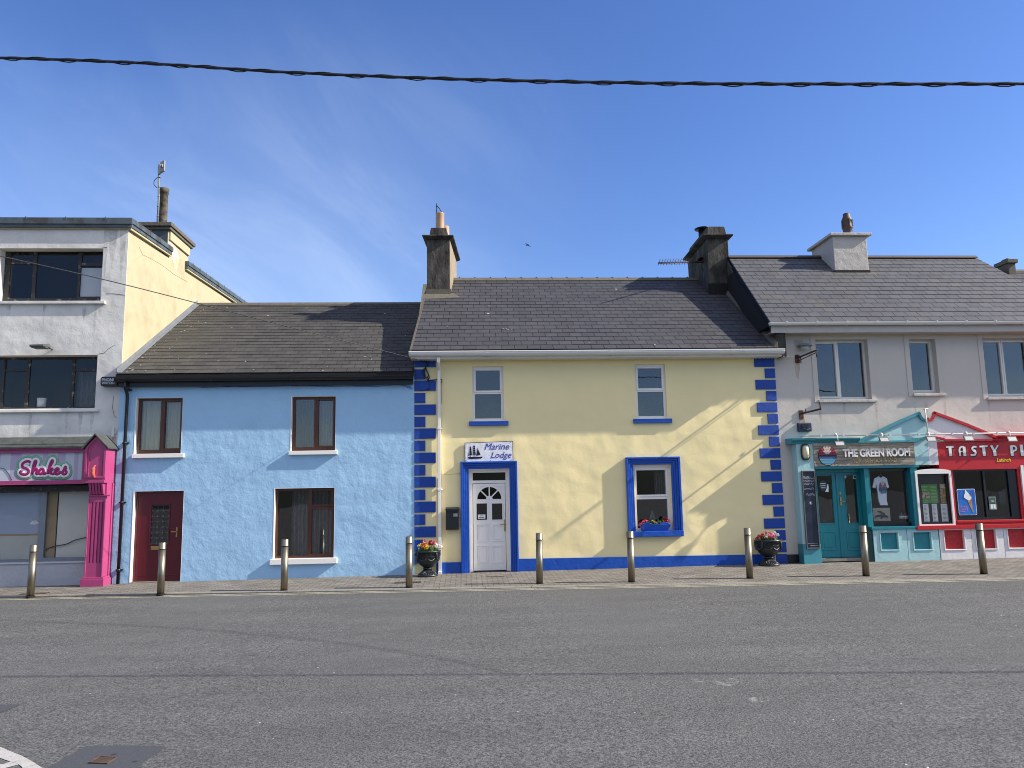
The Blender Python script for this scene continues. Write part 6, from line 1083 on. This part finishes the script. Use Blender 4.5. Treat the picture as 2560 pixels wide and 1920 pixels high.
b = MB(); b.box(so2[0]-.3, so2[1]+.02, 17.97, 18.08, -.3, shz0-.012); b.build('stall_riser', m_riser, ps, bev=.01); b = MB(); b.box(so2[0]-.3, so2[1]+.02, 17.94, 18.1, shz0-.0115, shz0+.02); b.build('window_ledge', pl('pale_ledge', 190, 192, 194), ps, bev=.004)
# 'Shakes' sign panel
sg = thing('shop_sign', 'striped pale sign panel with magenta script word Shakes outlined in white and green', 'sign', (fi[1]-1.5, 17.85, fi[2]))
yS = fyy+.035
b = MB(); xs_ = [XW+.6]+[P('2', x, 740, yS)[0] for x in (-260, -150, -60, 0, 70, 145, 290, 330, 395, 450, 510, 540)]+[fi[1]+.01]
for i in range(len(xs_)-1): b.box(xs_[i], xs_[i+1], yS, yS+.03, fi[2]-.01, fi[3]+.01, i % 2)
b.build('panel', [pl('panel_grey', 184, 190, 198), pl('panel_lilac', 170, 160, 184)], sg)
def SP(pts, Y=0): return smooth_path([(P('2', x, y, yS)[0], yS-Y, P('2', x, y, yS)[1]) for x, y in pts], 5)
word = [[(212, 708), (195, 700), (172, 706), (156, 722), (160, 742), (186, 752), (200, 764), (196, 782), (176, 792), (152, 788), (142, 776), (152, 766)],
        [(222, 790), (232, 758), (246, 722), (252, 702), (246, 698), (238, 712), (230, 750), (226, 786)], [(226, 780), (240, 760), (254, 752), (258, 764), (254, 784), (264, 788), (276, 776)],
        [(306, 762), (294, 752), (278, 760), (272, 776), (282, 788), (296, 780), (306, 762), (302, 778), (308, 788), (320, 778)],
        [(330, 788), (340, 750), (352, 712), (362, 694), (366, 702), (354, 724), (340, 754), (334, 786)], [(336, 772), (356, 752), (364, 756), (354, 768), (344, 772), (356, 784), (368, 788), (380, 780)],
        [(384, 774), (400, 766), (406, 754), (396, 750), (384, 762), (382, 778), (394, 790), (412, 782), (424, 768)],
        [(424, 786), (440, 766), (450, 744), (456, 738), (452, 756), (460, 772), (456, 786), (442, 790), (434, 784)], [(450, 748), (464, 742)]]
m_mag = mat('magenta_script', srgb(150, 22, 96), .5, var=.1)
for nm, mm, rr, dep in (('green_halo', pl('halo_green', 128, 176, 146), .135, .002), ('dark_green_line', pl('halo_dark', 60, 110, 88), .092, .004), ('white_halo', m_paper, .082, .006), ('script_lettering', m_mag, .032, .010)):
    b = MB()
    for j, w_ in enumerate(word): b.tube(SP(w_, dep+.0005*j*.3), rr, 10, flat=(.012+.004*dep/.01)/rr*.35)
    b.build(nm, mm, sg)
b = MB(); pts = SP([(-60, 700), (-8, 742), (30, 752), (62, 790), (78, 822), (84, 832)], .004); b.tube(pts, .005, 5); b.build('panel_line', m_under, sg)
# ================================================================ things on and by the yellow house
q = R('5', 583, 308, 1022, 486, 17.96); t = thing('house_sign', 'white board reading Marine Lodge with black sailing ship, above the entrance door', 'sign', ((q[0]+q[1])/2, 17.97, q[2]+.002))
def mt_(u, v): return (q[0]+u*(q[1]-q[0]), q[2]+v*(q[3]-q[2])+.010*(1-u)*0+.012*u)
b = MB(); b.py([mt_(0, 0), mt_(1, 0), mt_(1, 1), mt_(0, .97)], 17.962, 17.985); b.build('sign_backing', m_black, t)
b = MB(); b.py([mt_(.012, .03), mt_(.988, .03), mt_(.988, .97), mt_(.012, .94)], 17.955, 17.9615); b.build('sign_board', mat('sign_white', srgb(226, 226, 232), .35, bumps=((5, .012, 2),)), t)
m_si = pl('sign_blue', 40, 56, 150)
b = MB(); a0 = mt_(.41, .60); a1 = mt_(.925, .90); text_into(b, 'Marine', (a0[0], a1[0], a0[1], a1[1]), 17.9545, .004, shear=.32); a0 = mt_(.54, .10); a1 = mt_(.965, .47); text_into(b, 'Lodge', (a0[0], a1[0], a0[1], a1[1]), 17.9545, .004, shear=.32); b.build('lettering', m_si, t)
b = MB(); yv = (17.950, 17.9545); shp = lambda pts: b.py([mt_(*p) for p in pts], *yv)
shp([(.06, .27), (.37, .27), (.36, .22), (.33, .18), (.10, .17), (.075, .21)])
for (cx, wd, tops) in ((.12, .055, (.36, .44, .52, .60, .68)), (.195, .065, (.38, .47, .56, .65, .74))):
    for i, z in enumerate(tops): w2 = wd*(1-.1*i); shp([(cx-w2*.5, z), (cx+w2*.5, z-.01), (cx+w2*.42, z+.062), (cx-w2*.42, z+.062)])
    shp([(cx-.004, .27), (cx+.004, .27), (cx+.003, tops[-1]+.12), (cx-.003, tops[-1]+.12)])
shp([(.235, .32), (.29, .34), (.27, .72)]); shp([(.285, .36), (.325, .36), (.28, .62)]); shp([(.07, .32), (.09, .34), (.085, .50)]); b.build('ship_motif', m_black, t)
b = MB()
for u_, v_ in ((.03, .1), (.03, .88), (.53, .93), (.53, .07), (.95, .93), (.97, .08)): a_ = mt_(u_, v_); b.lathe(a_[0], a_[1], [(.008, 17.955), (.008, 17.949)], 8, ax='y')
b.build('screw', m_lead, t)
q = R('5', 413, 905, 532, 1098, 17.86); t = thing('letter_box', 'black metal wall letter box beside the blue door surround', 'letter box', ((q[0]+q[1])/2, 17.95, q[2]))
b = MB(); b.box(q[0], q[1], 17.86, 17.999, q[2], q[3]-.03); b.build('box_body', m_black, t, bev=.006); b = MB(); b.pxx([(17.845, q[3]-.055), (17.845, q[3]-.02), (17.999, q[3]+.02), (17.999, q[3]-.0295), (17.855, q[3]-.0295)], q[0]-.008, q[1]+.008); b.build('lid', m_black, t, bev=.003); b = MB(); b.box(q[0]+.17, q[1]-.03, 17.853, 17.8595, q[3]-.19, q[3]-.12); b.build('name_plate', m_lead, t)
# urn planters
def urn(cx, cy, z0, label, s=1.0):
    t = thing('urn_planter', label, 'planter', (cx, cy, z0), 'black urn planters by the yellow house')
    z = lambda v: z0+v*s
    b = MB(); b.lathe(cx, cy, [(.02, z(0)), (.235*s, z(0)), (.24*s, z(.025)), (.21*s, z(.04)), (.13*s, z(.10)), (.095*s, z(.15)), (.085*s, z(.165))], 32)
    for i in range(30):
        a = 2*math.pi*i/30; b.tube([(cx+r_*s*math.cos(a), cy+r_*s*math.sin(a), z(v)) for r_, v in ((.222, .035), (.17, .075), (.12, .115), (.092, .155))], .008*s, 5)
    b.build('foot', m_iron, t)
    b = MB(); b.lathe(cx, cy, [(.105*s, z(.1655)), (.115*s, z(.18)), (.10*s, z(.195))], 28); b.build('collar', m_iron, t)
    b = MB(); b.lathe(cx, cy, [(.07*s, z(.19)), (.13*s, z(.215)), (.21*s, z(.28)), (.27*s, z(.37)), (.285*s, z(.44)), (.295*s, z(.445)), (.295*s, z(.55)), (.315*s, z(.56)), (.315*s, z(.585)), (.285*s, z(.585)), (.27*s, z(.50)), (.05, z(.49))], 40)
    for k in range(4):                                 # lobes and swags
        a = math.pi/4+k*math.pi/2
        b.tube([(cx+r_*s*math.cos(a), cy+r_*s*math.sin(a), z(v)) for r_, v in ((.298, .57), (.31, .50), (.31, .42), (.30, .38))], [.02*s, .022*s, .026*s, .01*s], 6)
        for e in (-1, 1):
            b.tube([(cx+r_*s*math.cos(a+e*da), cy+r_*s*math.sin(a+e*da), z(v)) for r_, v, da in ((.285, .42, .12), (.265, .36, .35), (.27, .38, .6), (.28, .43, .75))], [.012*s, .024*s, .02*s, .008*s], 6)
    b.build('bowl', m_iron, t)
    b = MB()                                          # greek key band
    n = 20
    for k in range(n):
        a0 = 2*math.pi*k/n
        def q_(u, v): a = a0+u*2*math.pi/n; return (cx+.299*s*math.cos(a), cy+.299*s*math.sin(a), z(.465+v*.07))
        b.tube([q_(*p) for p in ((0, 0), (0, 1), (.75, 1), (.75, .3), (.4, .3), (.4, .62))], .0065*s, 4, smooth=False); b.tube([q_(0, 0), q_(1, 0)], .0065*s, 4, smooth=False)
    b.build('key_band', m_iron, t)
    b = MB(); b.lathe(cx, cy, [(.001, z(.53)), (.27*s, z(.53))], 20); b.build('soil', pl('potting_soil', 44, 34, 26, .95), t); return t
petal = {'red': pl('petal_red', 196, 50, 62), 'pink': pl('petal_pink', 232, 128, 150), 'orange': pl('petal_orange', 232, 150, 40), 'yellow': pl('petal_yellow', 236, 214, 70), 'white': pl('petal_white', 238, 232, 224), 'purple': pl('petal_mauve', 170, 60, 96)}
def plant(name, label, cx, cy, z0, rad, heads, seed, group=None, ry=None, nleaf=150):
    rnd = random.Random(seed); t = thing(name, label, 'plant', (cx, cy, z0), group); ry = ry or rad; b = MB()
    for i in range(nleaf):
        a = rnd.uniform(0, 6.283); r = math.sqrt(rnd.random()); bx, by = cx+rad*.9*r*math.cos(a), cy+ry*.9*r*math.sin(a); L_ = rnd.uniform(.06, .16); w = rnd.uniform(.012, .03)
        dx, dy = rnd.uniform(-.07, .07), rnd.uniform(-.07, .07); s_ = (math.cos(a+1.5)*w, math.sin(a+1.5)*w)
        b.add([(bx-s_[0]*.3, by-s_[1]*.3, z0), (bx+s_[0]*.3, by+s_[1]*.3, z0), (bx+dx*.6+s_[0], by+dy*.6+s_[1], z0+L_*.6), (bx+dx, by+dy, z0+L_), (bx+dx*.6-s_[0], by+dy*.6-s_[1], z0+L_*.6)], [(0, 1, 2, 3, 4)])
    for (hx, hy, hz, col) in heads: b.tube([(cx+hx*.8, cy+hy, z0), (cx+hx, cy+hy, z0+hz)], .005, 4)
    b.build('foliage', m_leaf, t)
    for (hx, hy, hz, col) in heads:
        b = MB(); c = Vector((cx+hx, cy+hy, z0+hz)); n = rnd.randint(9, 13); R0 = rnd.uniform(.034, .048)
        for i in range(n):
            d = Vector((rnd.gauss(0, 1), rnd.gauss(0, 1)-.3, rnd.gauss(.4, .8))).normalized(); e = d.cross(Vector((rnd.random(), rnd.random(), rnd.random()))).normalized(); f = d.cross(e); p = c+d*R0*.8; w = R0*.55
            b.add([c+d*R0*.2, p+e*w, p+d*R0*.5+f*w*.3, p-e*w], [(0, 1, 2, 3)]); b.add([c+d*R0*.2, p+f*w, p+d*R0*.45-e*w*.3, p-f*w], [(0, 1, 2, 3)])
        b.build('blossom', petal[col], t)
    return t
ux, uy, uz = G('5', 252, 1506, pave_z); uy = 17.62; uz = pave_z(ux, uy); ux = P('5', 250, 1500, uy)[0]
us = (P('5', 368, 1290, uy)[0]-P('5', 126, 1290, uy)[0])/.63; urn(ux, uy, uz, 'black urn planter left of the door, with orange and red flowers', us)
ztp = uz+.53*us
H1 = [(-.08, 0, .27, 'pink'), (-.12, -.1, .18, 'orange'), (-.05, -.12, .19, 'orange'), (-.18, -.06, .15, 'yellow'), (.0, -.13, .12, 'yellow'), (-.09, -.16, .12, 'orange'), (.04, -.02, .20, 'red'), (.09, -.08, .17, 'red'), (.06, .06, .24, 'red'), (.14, -.05, .22, 'pink'), (.17, 0, .18, 'white'), (.2, -.1, .14, 'white'), (.24, -.02, .15, 'white'), (-.02, -.14, .07, 'yellow')]
plant('flowering_plant', 'orange, red and white flowers growing in the urn left of the door', ux, uy, ztp, .25, H1, 3)
vy = 17.66; vx = P('6', 1745, 1330, vy)[0]-.0; vz = pave_z(vx, vy); vs_ = (P('6', 1852, 1120, vy)[0]-P('6', 1608, 1120, vy)[0])/.63; vx = (P('6', 1852, 1120, vy)[0]+P('6', 1608, 1120, vy)[0])/2
urn(vx, vy, vz, 'black urn planter at the right corner quoins, with pink and white flowers', vs_)
H2 = [(-.22, -.05, .13, 'red'), (-.17, -.12, .15, 'red'), (-.12, -.04, .17, 'red'), (-.08, -.13, .10, 'white'), (-.04, 0, .22, 'pink'), (.03, -.05, .18, 'pink'), (.06, -.14, .13, 'pink'), (.1, -.08, .16, 'white'), (.12, -.14, .11, 'pink'), (.17, -.02, .20, 'white'), (.2, -.1, .16, 'white'), (.0, -.16, .12, 'pink'), (-.27, -.06, .09, 'red')]
plant('flowering_plant', 'pink, red and white flowers growing in the urn by the right corner', vx, vy, vz+.53*vs_, .25, H2, 5)
# window box
wq = R('6', 565, 950, 835, 1026, 17.93); t = thing('window_box', 'royal blue scallop-edged window box on the sill', 'window box', ((wq[0]+wq[1])/2, 17.98, wq[2]))
wx0, wx1 = P('6', 580, 1020, 17.93)[0], P('6', 808, 1020, 17.93)[0]; tx0, tx1 = P('6', 565, 965, 17.93)[0], P('6', 836, 965, 17.93)[0]; zb0 = ss[3]+.001; zt0_ = wq[3]
def scal(u): 
    if u < .40: return math.sin(math.pi*u/.40*.97+.05)*.06
    if u < .58: return .015+math.sin(math.pi*(u-.40)/.18)*.03
    return math.sin(math.pi*(u-.58)/.42*.97+.05)*.06
n = 26; tp = [(tx0+(tx1-tx0)*i/n, zt0_-.06+scal(i/n)) for i in range(n+1)]
b = MB(); b.prism([(wx0, 17.93, zb0), (wx1, 17.93, zb0)]+[(x, 17.90, z) for x, z in tp[::-1]], [(wx0, 17.945, zb0), (wx1, 17.945, zb0)]+[(x, 17.915, z) for x, z in tp[::-1]])
b.prism([(wx0, 17.9455, zb0), (wx1, 17.9455, zb0), (tx1, 17.92, zt0_-.07), (tx0, 17.92, zt0_-.07)], [(wx0, 18.07, zb0), (wx1, 18.07, zb0), (tx1, 18.08, zt0_-.07), (tx0, 18.08, zt0_-.07)]); b.build('trough', m_royal, t)
b = MB(); b.tube([(x, 17.905, z+.004) for x, z in tp], .009, 6); b.build('rim', m_royal, t)
bxm = (tx0+tx1)/2; hw = (tx1-tx0)/2
H3 = [(-hw*1.05, -.07, .03, 'pink'), (-hw*.85, -.06, .08, 'pink'), (-hw*.7, -.03, .11, 'red'), (-hw*.6, -.05, .10, 'pink'), (-hw*.2, -.03, .08, 'yellow'), (0, -.04, .05, 'yellow'), (hw*.55, -.04, .07, 'orange'), (hw*.7, -.03, .07, 'red'), (hw*.6, 0, .15, 'purple'), (hw*.8, 0, .14, 'purple'), (hw*.9, -.02, .1, 'pink')]
plant('flowering_plant', 'small pink, yellow and orange flowers growing in the blue window box', bxm, 18.0, zt0_-.07, hw*.95, H3, 8, ry=.06, nleaf=90)
t = thing('boat_ornament', 'small white sailing boat ornament inside the ground floor window', 'ornament', (P('6', 667, 920, 18.3)[0], 18.3, P('6', 667, 925, 18.3)[1])); q = poly('6', [(640, 905), (665, 828), (693, 903)], 18.3); b = MB(); b.py([q[0], q[1], (q[1][0]-.005, q[0][1])], 18.3, 18.305); b.py([(q[1][0]+.005, q[0][1]), q[1], q[2]], 18.3, 18.305); b.build('sail', m_lace, t); q = poly('6', [(636, 908), (696, 906), (688, 922), (646, 924)], 18.3); b = MB(); b.py(q, 18.27, 18.33); b.build('hull', m_lace, t)
# TV aerial
ax0, az0 = P('7', 155, 522, 19.9); ax1, az1 = P('7', 500, 512, 21.3)
t = thing('television_aerial', 'rusty comb shaped television aerial fixed to the right chimney of the yellow house', 'aerial', (ca[0] if False else P('G', 500, 540, 21.4)[0], 21.4, P('G', 500, 560, 21.4)[1]))
b = MB(); A0 = Vector((ax0, 19.9, az0)); A1 = Vector((ax1, 21.3, az1)); b.tube([A0, A1], .022, 6); b.build('boom', m_rust, t)
b = MB(); 
for i in range(13): p = A0.lerp(A1, .01+i*.062); b.tube([p+Vector((-.03, .03, -.06)), p+Vector((.03, -.03, .10))], .009, 5)
b.build('elements', m_rust, t)
b = MB(); c_ = P('G', 505, 540, 21.3); 
for i in range(3): b.box(c_[0]-.02-i*.05, c_[0]+.12-i*.05, 21.2, 21.28, c_[1]-.05-i*.03+.1, c_[1]+.06-i*.03+.1)
b.tube([(c_[0], 21.25, c_[1]), (P('G', 585, 500, 21.4)[0], 21.3, c_[1]-.02)], .02, 6); b.tube(smooth_path([(c_[0], 21.2, c_[1]-.1), (c_[0]+.1, 21.3, c_[1]-.3), (c_[0]+.12, 21.2, c_[1]-.6), (c_[0]+.05, 21.1, c_[1]-.9)], 4), .008, 5); b.build('mount', m_rust, t)
# cable tangle at the top left corner of the yellow house
K = lambda x, y, Y=17.93: (lambda a: (a[0], Y, a[1]))((lambda sx, sy: P('0', sx, sy, Y))((1020+x/11.85)*.86406, (870+y/11.85)*.86406))
b = MB()
for pts, r in (([(150, 310), (360, 370), (560, 410), (590, 480), (520, 570)], .016), ([(520, 570), (560, 680), (610, 800), (625, 880), (590, 960)], .016), ([(500, 590), (440, 680), (470, 800), (540, 900), (600, 960)], .010), ([(520, 570), (500, 760), (560, 880), (580, 840), (600, 950)], .010), ([(600, 960), (640, 1060), (650, 1140), (590, 1230), (480, 1270), (200, 1280)], .006), ([(600, 960), (700, 950), (850, 930), (980, 925), (1005, 960), (985, 1040)], .010), ([(540, 1240), (600, 1200), (620, 1240), (560, 1260)], .008), ([(1000, 960), (985, 1100), (985, 1650)], .006)):
    b.tube(smooth_path([K(*p) for p in pts], 4), r, 6)
tag(b.build('cable_tangle', m_black2, origin=K(520, 570)), 'tangle of black cables over the top quoins at the left of the yellow house', 'cable')
b = MB(); pts = [P('3', x, y, 17.96) for x, y in ((-270, 190), (0, 183), (300, 178), (600, 182), (900, 176), (1080, 165), (1150, 178), (1195, 198))]; b.tube(smooth_path([(x, 17.965, z) for x, z in pts], 5), .005, 5); pts = [P('3', x, y, 17.96) for x, y in ((-200, 178), (100, 186), (400, 176), (700, 180), (950, 182), (1100, 172), (1190, 205))]; b.tube(smooth_path([(x, 17.97, z) for x, z in pts], 5), .0045, 5)
tag(b.build('wall_cable', m_royal, origin=(pts[0][0], 17.97, pts[0][1])), 'thin cable clipped along the blue wall just under the black gutter', 'cable')
b = MB(); pts = [P('5', x, y, 17.985) for x, y in ((372, 60), (374, 300), (375, 560), (388, 590), (420, 598), (480, 592), (545, 590))]; b.tube([(x, 17.99, z) for x, z in pts], .0055, 5); tag(b.build('wall_cable', m_yel, origin=(pts[0][0], 17.99, pts[0][1])), 'thin cream cable beside the white downpipe turning to the door surround', 'cable')
# ================================================================ bollards
bp = [(71, 1491), (398, 1486), (708, 1477), (1022, 1470), (1350, 1460), (1581, 1456), (1878, 1447), (2170, 1441), (2466, 1436)]
labs = ['steel bollard in front of the pink shopfront, leftmost of the row', 'steel bollard in front of the dark red door', 'steel bollard in front of the brown ground floor window of the blue house', 'steel bollard beside the left urn planter', 'steel bollard just right of the white entrance door', 'steel bollard under the left corner of the yellow house ground floor window', 'steel bollard beside the right urn planter', 'steel bollard in front of the right teal door leaf', 'steel bollard before the red inset panels, rightmost of the row']
bproto = None
for k, (x, y) in enumerate(bp):
    gx, gy, gz = G('0', x*.86406, y*.86406, pave_z); gy += .07
    if bproto is None:
        t = thing('bollard', labs[0], 'bollard', (0, 0, 0), 'steel bollards along the kerb'); r = .069
        b = MB(); b.lathe(0, 0, [(r, -.1), (r, .86)], 28); b.build('post', m_steel, t)
        b = MB(); b.lathe(0, 0, [(r-.008, .861), (r-.008, .872)], 28); b.build('groove', m_black, t)
        b = MB(); b.lathe(0, 0, [(r+.004, .8725), (r+.004, .885), (r, .888), (r, 1.0), (r-.006, 1.008), (.001, 1.010)], 28); b.build('cap', m_steel, t)
        b = MB(); b.lathe(0, 0, [(r+.012, -.02), (r+.012, .004), (r+.002, .007)], 24); b.build('base_seal', m_under, t)
        bproto = t; o = t
    else:
        o = bproto.copy(); C.objects.link(o)
        for ch in list(bproto.children): c_ = ch.copy(); C.objects.link(c_); c_.parent = o
    o['label'] = labs[k]; o.location = (gx, gy, gz); o.rotation_euler = (0, math.radians((.2, -.3, .1, 0, -.7, -.3, -.2, .3, -.4)[k]), .7*k)
# ================================================================ overhead cables, bird, far house
def cable_pt(x, y, Yc): a = P('0', x, y, Yc); return Vector((a[0], Yc, a[1]))
A = [(-260, 122), (0, 125), (300, 136), (600, 155), (900, 168), (1200, 176), (1500, 180.5), (1800, 181.5), (2212, 181), (2600, 179.5), (3100, 178), (3700, 176), (4400, 174)]
def plan_pt(x, y):                                     # the cable hangs in one upright plane that runs slightly askew to the street
    d = ray('0', x*.86406*1.0, y*.86406) if False else ray('0', x, y); t = CABA/(d.y+CABB*d.x); return Vector((d.x*t, d.y*t, d.z*t+EYE))
CABA, CABB = 8.33, .1445
path = smooth_path([plan_pt(*p) for p in A], 24)
b = MB(); b.tube(path, .0165, 8)
acc = 0; st = []; st2 = []; st3 = []
for i, p in enumerate(path):
    if i: acc += (p-path[i-1]).length
    a = acc*2*math.pi/.72; lo_ = max(0, -math.cos(a)); st.append(p+Vector((0, math.sin(a)*.02, math.cos(a)*.019-lo_**3*.012))); st2.append(p+Vector((0, math.sin(a+2.6)*.012, math.cos(a+2.6)*.011)))
b.tube(st, .0065, 6); b.tube(st2, .011, 6)
tag(b.build('overhead_cable', m_black2, origin=path[0]), 'thick black twisted cable crossing the whole sky above the street', 'cable')
c0 = Vector(K(150, 310, 17.9)); mids = [(2212*0+880, 771, 17.2), (620, 705, 14.8), (270, 615, 12.0), (0, 553, 10.2), (-240, 500, 9.0)]
path = smooth_path([c0]+[cable_pt(x, y, Y) for x, y, Y in mids], 12); b = MB(); b.tube(path, .0075, 6); tag(b.build('service_cable', m_black2, origin=c0), 'thin black cable sloping from the yellow house corner up to the left', 'cable')
by_ = 38.0; bx, bz = P('4', 1018, 367, by_); t = thing('bird', 'small dark bird flying in the blue sky over the yellow house', 'bird', (bx, by_, bz))
b = MB(); b.tube([(bx-.10, by_, bz-.03), (bx-.04, by_, bz-.01), (bx+.03, by_, bz+.01), (bx+.09, by_, bz+.03), (bx+.14, by_, bz+.02)], [.01, .035, .045, .03, .006], 8)
b.add([(bx+.06, by_-.02, bz+.03), (bx-.02, by_-.02, bz+.02), (bx-.16, by_-.3, bz-.02), (bx-.33, by_-.5, bz-.12), (bx-.12, by_-.3, bz+.03)], [(0, 1, 2, 3, 4)]); b.add([(bx+.06, by_+.02, bz+.03), (bx-.02, by_+.02, bz+.02), (bx+.12, by_+.3, bz+.03), (bx+.36, by_+.5, bz+.0), (bx+.16, by_+.3, bz+.07)], [(0, 1, 2, 3, 4)]); b.v = [(bx+(x-bx)*.72, by_+(y-by_)*.72, bz+(z-bz)*.72) for x, y, z in b.v]; b.build('body', pl('dark_feathers', 34, 32, 34), t)
# far house roof beyond the hip
hY = 27.0; r0_ = P('D', 1700, 268, hY); t = thing('distant_house', 'dark slate roofed house with small pale chimney just visible at the far right', 'house', (r0_[0]+6, hY, 0))
xh0, xh1 = r0_[0], r0_[0]+14; zr = r0_[1]
b = MB(); b.box(xh0, xh1, 24.6, 29.4, -.3, zr-1.95); b.pxx([(24.61, zr-1.95), (hY, zr-.15), (29.39, zr-1.95)], xh0+.01, xh0+.2); b.pxx([(24.61, zr-1.95), (hY, zr-.15), (29.39, zr-1.95)], xh1-.2, xh1-.01); b.build('wall', m_lgrey, t)
b = MB(); slates(b, lambda q: xh0, lambda q: xh1, (24.4, zr-2.0), (hY, zr), seed=4); roof_slab(b, xh0, xh1, (24.4, zr-2.0), (hY, zr), (29.6, zr-2.0), mi=1); b.build('roof', [m_slate, m_under], t)
b = MB(); ridge_tiles(b, xh0, xh1, hY, zr+.03); b.build('ridge_tiles', m_ridge, t)
q = R('D', 1745, 165, 1818, 268, hY); b = MB(); b.box(q[0], q[1], hY-.3, hY+.3, zr-.5, q[3]-.25); b.box(q[0]-.08, q[1]+.06, hY-.38, hY+.38, q[3]-.25, q[3]-.10); b.prism([(q[0]+.04, hY-.25, q[3]-.0995), (q[1]-.04, hY-.25, q[3]-.0995), (q[1]-.04, hY+.25, q[3]-.0995), (q[0]+.04, hY+.25, q[3]-.0995)], [(q[0]+.1, hY-.15, q[3]), (q[1]-.15, hY-.15, q[3]), (q[1]-.15, hY+.15, q[3]), (q[0]+.1, hY+.15, q[3])]); b.build('chimney', m_ridge, t, bev=.02)
